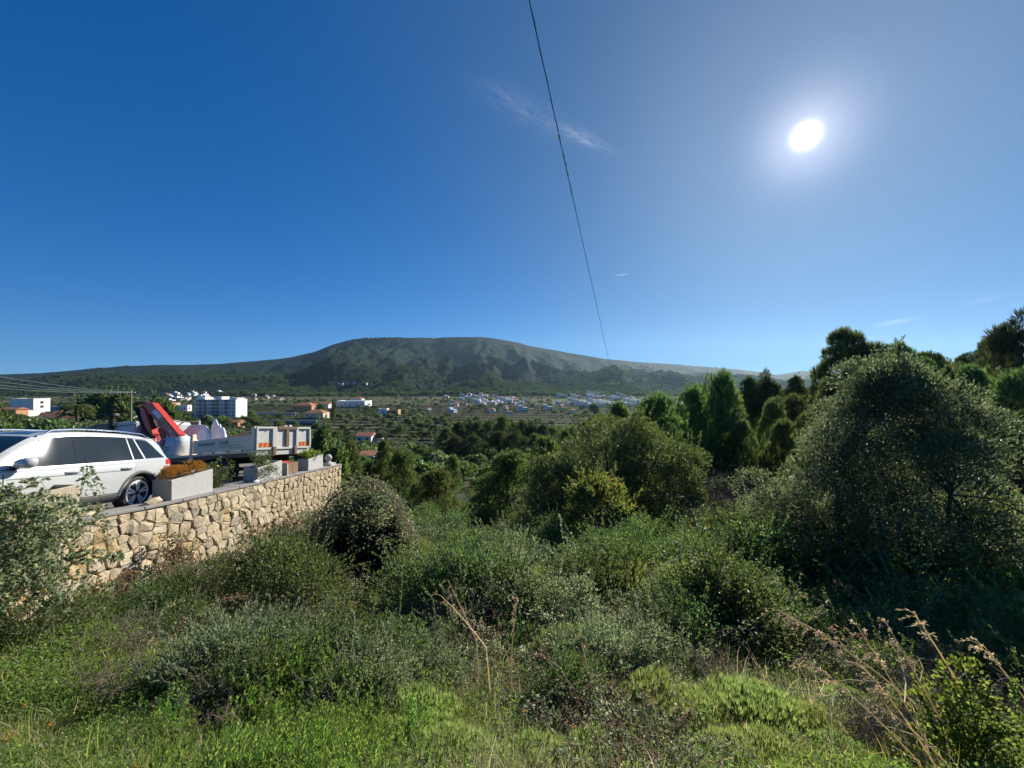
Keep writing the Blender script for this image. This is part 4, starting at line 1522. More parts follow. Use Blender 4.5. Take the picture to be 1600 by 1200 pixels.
        MB().lathe([(0.0, 0.012), (0.04, 0.010), (0.055, 0.0), (0.055, -0.03)], 'y', (ax, y0 - sg * 0.015, 0.36), 16).build('hub_cap', M_alloy_dark, tyre)
    # mirror
    yb = side_y(0.80, 1.0)
    m_ = MB()
    pr_ = []
    for (xx, sy, sz, cy) in ((0.90, 0.02, 0.02, 0.15), (0.885, 0.09, 0.06, 0.15), (0.84, 0.125, 0.085, 0.15), (0.77, 0.135, 0.09, 0.15), (0.735, 0.125, 0.082, 0.15)):
        for k_ in range(14):
            a = 2 * math.pi * k_ / 14
            ca, sa = math.cos(a), math.sin(a)
            e1 = math.copysign(abs(ca) ** 0.7, ca) * sy
            e2 = math.copysign(abs(sa) ** 0.8, sa) * sz
            pr_.append((xx, sg * (yb + cy + e1), 1.10 + e2 + 0.12 * e1))
    f_ = [(r * 14 + k_, r * 14 + (k_ + 1) % 14, (r + 1) * 14 + (k_ + 1) % 14, (r + 1) * 14 + k_) for r in range(4) for k_ in range(14)] + [tuple(range(14)), tuple(range(56, 70))]
    mi = m_.poly(pr_, f_).build('mirror', M_paint, car, smooth=True)
    MB().tube([(0.82, sg * (yb - 0.02), 1.01), (0.82, sg * (yb + 0.06), 1.03), (0.82, sg * (yb + 0.11), 1.06)], 0.03, 8).build('mirror_arm', M_black, mi, smooth=True)
# windscreen and hatch glass
for nm, xa, xb in (('windscreen', 1.10, 0.42), ('rear_window', -2.105, -2.235)):
    P, Q = [], []
    for a_ in range(11):
        x = xa + (xb - xa) * a_ / 10
        s_ = section(x)
        for b_ in range(13):
            t = -1 + 2 * b_ / 12
            yw = s_[10][0] * t * 0.99
            z = np.interp(abs(yw), [0, s_[11][0], s_[10][0]], [s_[12][1], s_[11][1], s_[10][1]])
            P.append((x + (0.0 if nm == 'windscreen' else -0.006), yw, z + 0.006))
    Q = [[a_ * 13 + b_, a_ * 13 + b_ + 1, a_ * 13 + 13 + b_ + 1, a_ * 13 + 13 + b_] for a_ in range(10) for b_ in range(12)]
    link(nm, np_mesh(nm, np.array(P), np.array(Q), M_glass, True), car)
# dark glass roof
P = []
for a_ in range(13):
    x = 0.30 - 1.75 * a_ / 12
    s_ = section(x)
    for b_ in range(9):
        yw = s_[11][0] * 1.15 * (-1 + b_ / 4)
        z = np.interp(abs(yw), [0, s_[11][0], s_[10][0]], [s_[12][1], s_[11][1], s_[10][1]])
        P.append((x, yw, z + 0.005))
Q = [[a_ * 9 + b_, a_ * 9 + b_ + 1, a_ * 9 + 9 + b_ + 1, a_ * 9 + 9 + b_] for a_ in range(12) for b_ in range(8)]
link('roof_glass', np_mesh('roof_glass', np.array(P), np.array(Q), M_glass, True), car)

# ------------------------------------------------------------------ the truck with its loading crane
lx = Vector((-0.94, 0.34, -0.11)).normalized()
wv = Vector((0.34, 0.94, -0.11))
wv = (wv - lx * wv.dot(lx)).normalized()
uz = wv.cross(lx).normalized()
T0 = Vector((-9.4, 14.0, -3.4))
truck = empty('tipper_truck', (0, 0, 0), (0, 0, 0), 'old white tipper truck with a red folding crane, its tail towards the wall', 'truck')
TM = Matrix(((lx.x, -wv.x, uz.x, T0.x), (lx.y, -wv.y, uz.y, T0.y), (lx.z, -wv.z, uz.z, T0.z), (0, 0, 0, 1)))
truck.matrix_world = TM
TI = TM.inverted()


def on_plane(px, py, wd):
    """truck x,z of the point where the sight line through a pixel meets the plane at width wd"""
    d = TI.to_3x3() @ at(px, py, 1.0)
    o_ = TI @ Vector((0, 0, 0))
    t = (-wd - o_.y) / d.y
    p = o_ + d * t
    return (p.x, p.z)


WT = 2.4
MB().box(0.0, 5.9, -WT, 0, 1.02, 1.10).build('bed_floor', M_truck_grey, truck, 0.01, 1)
for y in (-0.02, -WT - 0.0):
    MB().box(0.05, 5.9, y - 0.06, y, 0.86, 1.018).build('bed_rail', M_rust, truck, 0.008, 1)
for y in (-0.75, -1.6):
    MB().box(0.3, 9.2, y - 0.1, y, 0.62, 0.86).build('chassis_rail', M_dark, truck)
sb = MB().box(0.17, 3.46, -0.045, -0.005, 1.125, 1.65).build('side_board', M_truck_grey, truck, 0.008, 1)
for z in (1.15, 1.385, 1.625):
    MB().box(0.18, 3.45, -0.004, 0.012, z - 0.012, z + 0.012).build('board_rib', M_truck_grey, sb)
for x in (0.6, 1.4, 2.2, 3.0):
    MB().box(x - 0.03, x + 0.03, -0.003, 0.03, 1.08, 1.135).build('hinge', M_dark, sb)
MB().box(0.17, 5.9, -WT - 0.0, -WT + 0.045, 1.105, 1.96).build('side_board', M_brown, truck, 0.008, 1)
MB().box(0.0, 0.16, -0.14, 0.02, 0.87, 1.965).build('corner_post', M_truck_grey, truck, 0.012, 1)
MB().box(0.0, 0.16, -WT - 0.02, -WT + 0.13, 0.87, 1.965).build('corner_post', M_truck_white, truck, 0.012, 1)
MB().box(3.47, 3.63, -0.12, 0.03, 0.87, 1.90).build('middle_post', M_truck_grey, truck, 0.012, 1)
MB().box(5.82, 5.9, -WT + 0.05, -0.0, 1.105, 1.75).build('headboard', M_truck_grey, truck, 0.01, 1)
R90 = Matrix.Rotation(math.pi / 2, 4, 'X')
FL = Matrix(((-1, 0, 0, 0), (0, 0, 1, 0), (0, 1, 0, 0), (0, 0, 0, 1)))      # text x -> -x, text y -> z, out of the board -> +y
text_mesh('lettering', 'Bouwbedrijf', 0.20, M_ink, Matrix.Translation((3.15, 0.0, 1.41)) @ FL, sb)
text_mesh('lettering', 'Cools', 0.235, M_ink, Matrix.Translation((1.96, 0.0, 1.41)) @ FL, sb, 0.003)
for k_, (xa, xb) in enumerate(((1.9, 0.75), (1.9, 1.2), (1.3, 0.5))):
    MB().box(xb, xa, -0.004, 0.0015, 1.335 - 0.05 * k_, 1.347 - 0.05 * k_).build('lettering_line', M_ink, sb)
# tail board (faces the wall): plate with ribs, rails and striped markers
tb = MB().box(-0.05, -0.012, -WT + 0.06, -0.04, 1.10, 1.93).build('tail_board', M_truck_white, truck)
for z0, z1, m_ in ((1.09, 1.17, M_truck_white), (1.88, 1.96, M_truck_white)):
    MB().box(-0.10, -0.052, -WT + 0.02, -0.0, z0, z1).build('rail', m_, tb, 0.008, 1)
for u0, u1, m_ in ((0.0, 0.03, M_truck_white), (0.27, 0.35, M_truck_white), (0.51, 0.57, M_rust), (0.70, 0.745, M_truck_white), (0.965, 1.0, M_truck_white)):
    MB().box(-0.105, -0.052, -WT * u1, -WT * u0 - 0.002, 1.172, 1.878).build('rib', m_, tb, 0.006, 1)
MB().box(-0.112, -0.102, -WT * 0.72, -WT * 0.36, 1.865, 1.975).build('worn_strip', M_rust, tb)
for u0, u1 in ((0.04, 0.262), (0.752, 0.955)):
    mk = MB().box(-0.060, -0.0525, -WT * u1, -WT * u0, 1.19, 1.36).build('marker_plate', M_orange, tb)
    for q_ in range(3):
        c_ = u0 + (u1 - u0) * (q_ + 0.5) / 3
        MB().prism([(-WT * (c_ - 0.02), 1.195), (-WT * (c_ + 0.012), 1.195), (-WT * (c_ + 0.03), 1.355), (-WT * (c_ - 0.002), 1.355)], 'x', -0.0635, -0.0605).build('stripe', M_red, mk)
    MB().box(-0.0545, -0.0525, -WT * (u0 + 0.09), -WT * (u0 + 0.01), 1.80, 1.83).build('small_lettering', M_blue, tb)
for u in (0.16, 0.43, 0.63, 0.85):
    MB().lathe([(0.0, -0.02), (0.022, -0.015), (0.022, 0.0)], 'x', (-0.052, -WT * u, 1.79), 10).build('rivet', M_dark, tb)
MB().box(-0.06, 0.0, -WT + 0.03, -0.02, 0.88, 1.06).build('bumper_beam', M_truck_white, truck, 0.01, 1)
for u in (0.30, 0.68):
    MB().box(-0.14, -0.062, -WT * u - 0.06, -WT * u + 0.06, 0.86, 1.20).build('tail_hinge', M_rust, truck, 0.01, 1)
# running gear
for xw, dual in ((1.7, True), (8.5, False)):
    for side in (0, 1):
        y = -0.22 if side == 0 else -WT + 0.22
        wh = MB().lathe([(0.25, -0.17 if dual else -0.12), (0.40, -0.17 if dual else -0.12), (0.43, -0.1), (0.43, 0.1), (0.40, 0.17 if dual else 0.12), (0.25, 0.17 if dual else 0.12)], 'y', (xw, y, 0.43), 28).build('wheel', M_rubber, truck, smooth=True)
        MB().lathe([(0.0, -0.10), (0.24, -0.11), (0.24, 0.11), (0.0, 0.10)], 'y', (xw, y, 0.43), 20).build('rim', M_truck_grey, wh)
    MB().tube([(xw, -0.3, 0.43), (xw, -WT + 0.3, 0.43)], 0.07, 8).build('axle', M_dark, truck)
MB().lathe([(0.0, 0), (0.28, 0.0), (0.28, 1.0), (0.0, 1.0)], 'x', (3.2, -0.36, 0.58), 18).build('fuel_tank', M_dark, truck, smooth=True)
MB().box(2.25, 3.0, -0.6, -0.1, 0.35, 0.80).build('tool_box', M_dark, truck, 0.02, 1)
MB().box(0.95, 2.45, -0.5, -0.02, 0.855, 0.90).build('mud_guard', M_dark, truck)
# cab
cab = MB().prism([(7.6, 0.75), (7.6, 2.70), (7.72, 2.78), (9.0, 2.78), (9.2, 2.70), (9.5, 1.85), (9.6, 1.70), (9.6, 0.62), (7.6, 0.62)], 'y', -WT + 0.1, -0.08).build('cab', M_truck_white, truck, 0.05, 3, True)
MB().prism([(7.80, 1.78), (7.80, 2.34), (9.0, 2.34), (9.22, 1.78)], 'y', -0.10, -0.070).build('side_window', M_glass, cab, 0.01, 1)
MB().box(7.575, 7.598, -1.9, -0.55, 1.85, 2.40).build('rear_window', M_glass, cab, 0.008, 1)
dr = MB().box(7.78, 9.25, -0.078, -0.066, 0.85, 1.70).build('door', M_truck_white, cab, 0.006, 1)
MB().box(7.86, 8.0, -0.065, -0.04, 1.52, 1.56).build('handle', M_black, dr)
MB().box(7.62, 9.05, -0.085, -0.06, 2.62, 2.65).build('gutter', M_clad, cab)
# intake stack with its mushroom cap
sx_, sz_ = on_plane(177, 648, -0.02)
MB().lathe([(0.10, 1.2), (0.10, sz_ - 0.12), (0.11, sz_ - 0.10), (0.24, sz_ - 0.08), (0.25, sz_ - 0.02), (0.22, sz_ + 0.05), (0.0, sz_ + 0.07)], 'z', (sx_, 0.04, 0), 20).build('intake_stack', M_black, truck, smooth=True)


# crane
def cr_poly(name, pts, w0, w1, mat, parent, bevel=0.02):
    zz = [on_plane(195 + a / 14.12, 615 + b_ / 14.12, w0) for a, b_ in pts]
    return MB().prism(zz, 'y', -w1, -w0).build(name, mat, parent, bevel, 1)


boom = cr_poly('crane_boom', [(355, 178), (590, 200), (640, 265), (1190, 905), (1150, 945), (960, 905), (905, 850), (740, 735), (700, 610), (560, 455), (480, 435), (440, 310), (340, 245)], 0.22, 0.50, M_crane, truck)
cr_poly('crane_arm', [(330, 265), (430, 330), (480, 470), (610, 880), (590, 950), (520, 905), (420, 700), (345, 450)], 0.16, 0.44, M_crane, truck)
cr_poly('crane_ram', [(490, 440), (560, 450), (700, 720), (600, 800)], 0.28, 0.40, M_dark, truck, 0.0)
cr_poly('crane_ram', [(740, 745), (905, 860), (990, 900), (860, 1000), (730, 830)], 0.30, 0.46, M_crane_dark, truck, 0.01)
cr_poly('crane_column', [(285, 560), (345, 560), (500, 900), (570, 1045), (570, 1400), (290, 1400)], 0.30, 0.75, M_crane_dark, truck)
cr_poly('crane_foot', [(470, 960), (545, 930), (575, 1060), (470, 1400)], 0.20, 0.30, M_crane, truck, 0.01)
hose = [on_plane(195 + a / 14.12, 615 + b_ / 14.12, 0.12) for a, b_ in [(350, 195), (270, 190), (205, 240), (215, 330), (280, 450), (345, 620), (420, 780), (490, 890), (580, 975)]]
for k_ in range(3):
    MB().tube([(a - 0.05 * k_, -0.13 - 0.05 * k_, b_) for a, b_ in hose], 0.04, 6).build('hydraulic_hose', M_black, truck, smooth=True)
post = [on_plane(195 + a / 14.12, 615 + b_ / 14.12, 0.35) for a, b_ in [(672, 800), (690, 1060)]]
MB().tube([(post[0][0], -0.35, post[0][1]), (post[1][0], -0.35, post[1][1] - 0.2)], 0.03, 6).build('stay', M_truck_white, truck)


def cr_plate(name, pts, mat):
    zz = [on_plane(195 + a / 14.12, 615 + b_ / 14.12, 0.213) for a, b_ in pts]
    return MB().prism(zz, 'y', -0.2165, -0.213).build(name, mat, boom)


cr_plate('white_plate', [(595, 400), (685, 338), (830, 505), (745, 560)], M_white)
cr_plate('orange_plate', [(750, 565), (835, 515), (960, 690), (900, 765)], simple('sticker_orange', (0.55, 0.26, 0.10), 0.5))
A_ = on_plane(195 + 905 / 14.12, 615 + 790 / 14.12, 0.21)
B_ = on_plane(195 + 1075 / 14.12, 615 + 905 / 14.12, 0.21)
for k_, (s_t, cx_, cy_) in enumerate((('Y', 830, 655), ('T', 945, 770), ('A', 1000, 830), ('O', 1045, 880))):
    q_ = on_plane(195 + cx_ / 14.12, 615 + cy_ / 14.12, 0.21)
    ang = math.radians(-48)
    Rm = Matrix.Rotation(ang, 4, 'Z')
    text_mesh('lettering', s_t, 0.30, M_ink if s_t == 'Y' else M_white, Matrix.Translation((q_[0], -0.208, q_[1])) @ FL @ Rm @ Matrix.Translation((-0.09, -0.08, 0)), boom)

# load: builders' bag, plastic, frame
def soft_box(name, cx_, cy_, z0, sx, sy, sz, mat, label, parent_m=TM, seed=0, pinch=0.25):
    e = empty(name, (0, 0, 0), (0, 0, 0), label, 'bag')
    e.matrix_world = parent_m @ Matrix.Translation((cx_, cy_, z0))
    b_ = bmesh.new()
    bmesh.ops.create_cube(b_, size=2.0)
    bmesh.ops.subdivide_edges(b_, edges=b_.edges, cuts=9, use_grid_fill=True)
    q = np.random.default_rng(seed)
    for vv in b_.verts:
        x, y, z = vv.co
        l = 1.0 - 0.10 * (abs(x) ** 4 * abs(y) ** 4) - 0.05 * abs(z) ** 4
        bul = 1 + 0.10 * (1 - z * z)
        nz = vnoise(np.array([x * 2.1 + seed]), np.array([y * 2.3 + z * 1.7]), 3)[0] - 0.5
        top = max(0, z - 0.6) / 0.4
        vv.co = Vector((x * l * bul * sx * (1 - pinch * top) + nz * 0.03, y * l * bul * sy * (1 - pinch * top) + nz * 0.03, (z + 1) * sz * (1 - 0.08 * (x * x + y * y) * (z > 0)) + nz * 0.05 * (z > 0)))
    m_ = bpy.data.meshes.new('sack')
    b_.to_mesh(m_)
    b_.free()
    for p_ in m_.polygons:
        p_.use_smooth = True
    m_.materials.append(mat)
    link('sack', m_, e)
    return e


xa, za = on_plane(294, 700, 0.40)
xb, zb = on_plane(253, 700, 0.40)
bg_ = soft_box('builders_bag', (xa + xb) / 2, -0.50, 1.105, (xb - xa) / 2 * 0.92, 0.42, 0.44, M_bag, 'white builders bag with red and blue logo standing on the truck bed', TM, 3)
hx_ = (xb - xa) / 2
yo = 0.47
MB().box(0.02, 0.26, yo, yo + 0.012, 0.46, 0.72).build('logo', M_blue, bg_)
MB().box(0.05, 0.22, yo + 0.0125, yo + 0.02, 0.43, 0.68).build('logo_cross', M_red, bg_)
for k_, (a, b_) in enumerate(((0.36, -0.30), (0.36, -0.34), (0.36, -0.20))):
    MB().box(b_, a, yo + 0.0, yo + 0.012, 0.36 - 0.085 * k_, 0.39 - 0.085 * k_).build('lettering_line', M_ink, bg_)
for xx in (-0.3, 0.3):
    MB().tube([(xx, 0.25, 0.80), (xx * 1.05, 0.22, 0.95), (xx * 0.8, 0.0, 1.0), (xx * 1.0, -0.2, 0.84)], 0.025, 6).build('loop', M_bag, bg_, smooth=True)


def heap(name, pts_px, wd, thick, mat, label, seed):
    """crumpled heap of sheet: mound over the given footprint in truck space"""
    zz = [on_plane(a, b_, wd) for a, b_ in pts_px]
    xs0 = [p[0] for p in zz]
    prof = crv(sorted(zz, key=lambda p: -p[0]))
    x0_, x1_ = min(xs0), max(xs0)
    nx_, ny_ = 26, 16
    V = []
    for a in range(nx_ + 1):
        for b_ in range(ny_ + 1):
            x = x0_ + (x1_ - x0_) * a / nx_
            y = -wd - thick / 2 + thick * b_ / ny_
            k_ = max(0.0, math.sin(math.pi * b_ / ny_)) ** 0.6
            edge = min(1, 6 * min(a, nx_ - a) / nx_)
            nz = fbm(np.array([x * 4.6 + seed]), np.array([y * 5.1]), 4, seed, True)[0] - 0.62
            V.append((x, y, 1.106 + (float(prof(x)) - 1.106) * k_ * (0.35 + 0.65 * edge) + nz * 0.26 * k_))
    Q = [[a * (ny_ + 1) + b_, a * (ny_ + 1) + b_ + 1, (a + 1) * (ny_ + 1) + b_ + 1, (a + 1) * (ny_ + 1) + b_] for a in range(nx_) for b_ in range(ny_)]
    e = empty(name, (0, 0, 0), (0, 0, 0), label, 'sheeting')
    e.matrix_world = TM
    link('folds', np_mesh('folds', np.array(V), np.array(Q), mat, False), e)
    rim_ = [(V[a * (ny_ + 1) + ny_][0], V[a * (ny_ + 1) + ny_][1], 1.115) for a in range(nx_ + 1)]
    MB().tube(rim_, 0.02, 5).build('hem', mat, e)
    return e


heap('plastic_sheeting', [(281, 686), (290, 672), (302, 664), (315, 663), (326, 668), (330, 676)], 1.9, 0.8, M_sheet, 'crumpled pale blue plastic sheeting heaped on the truck bed', 4)
heap('plastic_sheeting', [(328, 676), (333, 662), (336, 655), (343, 662), (350, 668), (356, 674)], 2.18, 0.34, M_sheet, 'peaked white plastic sheet standing up behind the side board', 8)
heap('white_sacks', [(436, 674), (440, 667), (446, 665), (452, 664), (456, 667), (460, 674)], 1.75, 0.6, M_bag, 'white sacks just showing above the tail board', 5)
fa = [on_plane(a, b_, 2.0) for a, b_ in ((286, 690), (286.5, 659), (312, 658), (312, 690))]
MB().tube([(a, -2.0, b_) for a, b_ in fa], 0.04, 6).build('ladder_frame', M_truck_white, truck)

# ------------------------------------------------------------------ grey van behind the car
van = empty('grey_van', (-21.0, 20.5, PF(-21.0, 20.5) - 0.05), (0, 0, math.radians(8)), 'dark grey van whose roof shows behind the white car', 'van')
zt = (HZ - 659) / F * 20.6 - van.location.z
vb = MB().prism([(-2.4, 0.35), (-2.45, 0.9), (-1.9, 1.15), (-0.9, zt - 0.25), (-0.3, zt - 0.05), (0.6, zt), (2.55, zt), (2.65, zt - 0.3), (2.65, 0.35)], 'y', -0.9, 0.9).build('body', M_van, van, 0.08, 3, True)
MB().prism([(-1.55, 1.30), (-0.85, zt - 0.35), (-0.2, zt - 0.35), (-0.2, 1.30)], 'y', -0.92, -0.895).build('window', M_glass, vb)
MB().box(0.7, 1.25, -0.92, -0.895, zt - 0.55, zt - 0.22).build('window', M_glass, vb)
for xx in (-1.6, 1.7):
    for yy in (-0.82, 0.82):
        MB().lathe([(0.0, -0.1), (0.33, -0.1), (0.33, 0.1), (0.0, 0.1)], 'y', (xx, yy, 0.33), 20).build('wheel', M_rubber, van)
# ------------------------------------------------------------------ trees and shrubs that can be told apart
PINE = [GREEN['pine'], M_bark]
DPINE = [GREEN['darkpine'], M_bark]


def base(px, Z, dz=-0.05):
    x = (px - 800) / F * Z
    return (x, Z, gz(x, Z) + dz)


def hgt(px, Z, top):
    """height of a plant on the ground at px, Z whose top shows in row top"""
    return (HZ - top) / F * Z - base(px, Z)[2]


def wid(w_px, Z):
    return w_px / F * Z


# unit pines (height 1): three bright, two dark, one open and tall
def unit_tree(name, b, mats):
    e = tree_thing(name, b, mats, (0, 0, 0), 'x', 'tree')
    return e


pines = [unit_tree('pine_tree', pine(101 + i, 2.2, 5.0, 'pine', 38, 92, 1.35 + 0.15 * i, 0.06, 0.25), PINE) for i in range(3)]
dpines = [unit_tree('dark_pine_tree', pine(111 + i, 2.2, 6.0, 'darkpine', 60, 60, 0.9, 0.22, 0.24), DPINE) for i in range(2)]
opines = [unit_tree('tall_pine_tree', pine(121 + i, 2.2, 7.0, 'pine', 78, 76, 0.8, 0.30, 0.23, 1.0), PINE) for i in range(2)]
_used = set()


def put_tree(src, px, Z, top, w_px, label, group=None, h0=5.0, r0=2.0, name=None):
    p = base(px, Z)
    h = hgt(px, Z, top)
    sx = wid(w_px, Z) / 2 / r0
    sz = h / h0
    sx = max(sx, sz * 0.66)
    if src.name not in _used:
        _used.add(src.name)
        o_ = src
        o_.location = p
        o_.rotation_euler = (0, 0, random.uniform(0, 6.28))
        o_.scale = (sx, sx, sz)
        o_['label'] = label
    else:
        o_ = copy_thing(src, p, random.uniform(0, 6.28), (sx, sx, sz), label)
    if group:
        o_['group'] = group
    return o_


# bright young pines below the slope
put_tree(pines[0], 786, 24, 706, 120, 'bright green young pine beside the shaded track, left of the glossy carob')
put_tree(pines[1], 690, 26, 740, 104, 'round young pine directly left of the shaded track, nearest of that pair')
put_tree(pines[2], 632, 36, 708, 74, 'round young pine behind the creeper mound, below the white cottage')
put_tree(pines[0], 655, 30, 752, 50, 'small pine between two rounder young pines left of the track')
put_tree(pines[1], 850, 30, 688, 90, 'pine rising between the young pine by the track and the carob')
put_tree(pines[2], 548, 55, 694, 34, 'small pine just past the end of the stone wall')
put_tree(pines[1], 600, 60, 692, 36, 'small pine beside the partly hidden white cottage')
put_tree(pines[0], 706, 60, 712, 40, 'low bright pine bush at the foot of the dark grove')
# the tall stand right of the middle
put_tree(pines[2], 1120, 28, 592, 92, 'tallest bright pine of the stand right of the overhead cable')
put_tree(pines[0], 1078, 30, 606, 76, 'bright pine left of the tallest one in the middle stand')
put_tree(pines[1], 1150, 29, 622, 72, 'lower bright pine leaning out right of the tallest middle pine')
put_tree(pines[0], 1022, 25, 618, 130, 'broad bright pine directly behind the glossy carob tree')
put_tree(pines[1], 968, 32, 636, 84, 'pine at the left shoulder of the broad pine behind the carob')
put_tree(pines[2], 1206, 30, 630, 46, 'small rounded bright pine between dark pines and the wild olive')
put_tree(pines[0], 1218, 24, 658, 62, 'feathery bright pine touching the left edge of the wild olive')
put_tree(pines[1], 1165, 26, 662, 66, 'bright pine with hanging boughs above the bare thorn bush')
# dark pines behind
G_D = 'dark pines on the skyline'
for px, Z, top, wp, lb in [(1166, 46, 592, 46, 'dark pine at the left end of the skyline row'), (1196, 46, 579, 58, 'tallest dark pine of the skyline row'),
                           (1238, 48, 590, 56, 'dark flat-topped pine second from right in the skyline row'), (1272, 50, 596, 56, 'dark pine at the right end of the skyline row')]:
    put_tree(dpines[0 if px % 4 < 2 else 1], px, Z, top, wp, lb, G_D, 6.0, 2.2)
put_tree(opines[0], 1322, 34, 512, 104, 'tall airy pine standing above the left shoulder of the wild olive', None, 7.0, 2.2)
put_tree(opines[1], 1408, 36, 532, 74, 'tall pine behind the crown of the wild olive', None, 7.0, 2.2)
put_tree(opines[0], 1455, 38, 548, 66, 'shorter pine right behind the top of the wild olive', None, 7.0, 2.2)
put_tree(opines[1], 1507, 48, 550, 44, 'small umbrella shaped pine on the right skyline', None, 7.0, 2.2)
put_tree(dpines[0], 1592, 27, 486, 118, 'dark spreading pine at the right edge of the picture', None, 6.0, 2.2)
put_tree(dpines[1], 1552, 40, 530, 70, 'dark pine left of the spreading one at the right edge', None, 6.0, 2.2)
put_tree(pines[1], 1520, 24, 580, 96, 'bright bushy pine on the right slope beside the wild olive')
put_tree(pines[2], 1578, 19, 590, 110, 'bright bushy pine nearest the right edge of the picture')
put_tree(pines[0], 1480, 30, 572, 80, 'pine half hidden behind the right side of the wild olive')
put_tree(pines[1], 1290, 30, 600, 80, 'pine half hidden behind the left side of the wild olive')
put_tree(dpines[1], 1610, 15, 640, 120, 'dark pine cut by the right edge above the leafy shrubs', None, 6.0, 2.2)
# belt of pines that closes the view behind
belt = [(885, 46, 668), (908, 52, 662), (932, 56, 654), (1000, 46, 640), (1046, 42, 626), (1092, 48, 612), (1136, 52, 602), (1182, 60, 600), (1244, 42, 622), (1262, 34, 646), (1302, 46, 588), (1352, 42, 566), (1384, 40, 560),
        (1432, 46, 562), (1472, 50, 564), (1534, 34, 562), (1562, 30, 552), (1500, 28, 600), (1545, 22, 640), (1590, 16, 700)]
_ordb = ['first', 'second', 'third', 'fourth', 'fifth', 'sixth', 'seventh', 'eighth', 'ninth', 'tenth', 'eleventh', 'twelfth', 'thirteenth', 'fourteenth', 'fifteenth', 'sixteenth', 'seventeenth', 'eighteenth', 'nineteenth', 'twentieth']
for i, (px, Z, top) in enumerate(sorted(belt)):
    d_ = i % 3 == 1
    put_tree(dpines[i % 2] if d_ else pines[i % 3], px, Z, top, 70, '%s pine from the left in the belt behind the carobs and the wild olive' % _ordb[i], 'pines of the back belt', 6.0 if d_ else 5.0, 2.2 if d_ else 2.0)
# the dark grove in the dip
gr = [(698, 140, 668), (716, 146, 660), (733, 150, 655), (748, 143, 660), (765, 152, 656), (782, 147, 652), (799, 154, 656), (815, 146, 660), (832, 150, 658), (849, 144, 664),
      (866, 148, 668), (708, 128, 682), (741, 130, 676), (776, 128, 674), (808, 130, 672), (840, 129, 678), (880, 140, 672), (898, 150, 668), (915, 160, 664)]
_ord = ['first', 'second', 'third', 'fourth', 'fifth', 'sixth', 'seventh', 'eighth', 'ninth', 'tenth', 'eleventh', 'twelfth', 'thirteenth', 'fourteenth', 'fifteenth', 'sixteenth', 'seventeenth', 'eighteenth', 'nineteenth', 'twentieth']
_order = {g_: i_ for i_, g_ in enumerate(sorted(g_[0] for g_ in gr))}
for i, (px, Z, top) in enumerate(gr):
    put_tree(dpines[i % 2] if i % 5 else pines[i % 3], px, Z, top, 40 + 6 * (i % 3), '%s pine from the left in the dark round grove at the bottom of the valley' % _ord[_order[px]], 'pines of the dark valley grove', 6.0 if i % 5 else 5.0, 2.2 if i % 5 else 2.0)

# the big wild olive on the right
b = PB(301)
R_, H_ = 2.85, 5.75
prof = lambda t: max(0.14, (0.80 + 0.24 * min(1, t / 0.3)) * (1 - (max(0, t - 0.34) / 0.70) ** 1.25) ** 0.85 if t < 1.03 else 0.15)
C, h = puffs(b, 185, R_ * 0.92, H_ * 0.92, 0.3, prof, 0.3)
for i in range(185):
    C[i, :2] *= b.r.choice([0.78, 1.0, 1.0, 1.18])
    C[i, 2] += b.r.choice([0, 0, 0, 0.25])
    r = b.r.uniform(0.30, 0.78)
    k_ = int(1500 * r * r)
    P, D = on_puff(b, C[i], r, k_, 0.95, 0.35)
    b.leaves(P, D, b.r.uniform(0.06, 0.10, k_), b.r.uniform(0.026, 0.040, k_), 0)
hubs = []
for i in range(7):
    a_ = i / 7 * 6.283 + b.r.uniform(-.3, .3)
    top_ = np.array([math.cos(a_) * R_ * 0.42, math.sin(a_) * R_ * 0.42, H_ * b.r.uniform(0.4, 0.62)])
    hubs.append(b.limb((math.cos(a_) * 0.25, math.sin(a_) * 0.25, -0.2), top_, 0.075, 0.035, 1, 0.05, 7, 7)[-1])
hubs = np.array(hubs)
for i in range(185):
    j = np.argmin(np.linalg.norm(hubs - C[i], axis=1))
    b.limb(hubs[j], C[i], 0.020, 0.006, 1, 0.07, 5, 4)
for i in range(170):
    j = b.r.integers(0, 185)
    d = C[j] - np.array([0, 0, H_ * 0.35])
    d = d / np.linalg.norm(d) + b.r.normal(size=3) * 0.35 + np.array([0, 0, 0.45])
    d /= np.linalg.norm(d)
    e_ = C[j] + d * b.r.uniform(0.6, 1.15)
    b.limb(C[j], e_, 0.006, 0.002, 1, 0.05, 4, 3)
    k_ = 46
    tt = b.r.uniform(0.35, 1.0, k_)[:, None]
    b.leaves(C[j] + (e_ - C[j]) * tt, d + b.unit(k_) * 0.7, b.r.uniform(0.06, 0.09, k_), 0.03, 0)
p = base(1392, 9.6)
tree_thing('wild_olive_tree', b, [GREEN['olive'], M_bark], p, 'big round grey-green wild olive with fine glinting leaves, on the right', 'tree', None, 0.4)
# its lower neighbours
MAST = [GREEN['mastic'], M_twig, GREEN['silver']]
sh = leafy_shrub(311, 1.35, 2.9, 46, 16000, 0.055, 0.026, 'olive', pr=0.33, low=0.06)
tree_thing('mastic_shrub', sh, [GREEN['silver'], M_twig], base(1222, 10.6), 'rounded glinting mastic shrub in front of the left foot of the wild olive', 'shrub', None, 0, 'foliage', 'stems')
sh = leafy_shrub(312, 0.8, 1.5, 20, 3200, 0.075, 0.04, 'weed', pr=0.4, low=0.1)
tree_thing('leafy_shrub', sh, [GREEN['loquat'], M_twig], base(1262, 9.6), 'yellow-green sunlit shrub between the mastic and the wild olive', 'shrub', None, 0, 'foliage', 'stems')
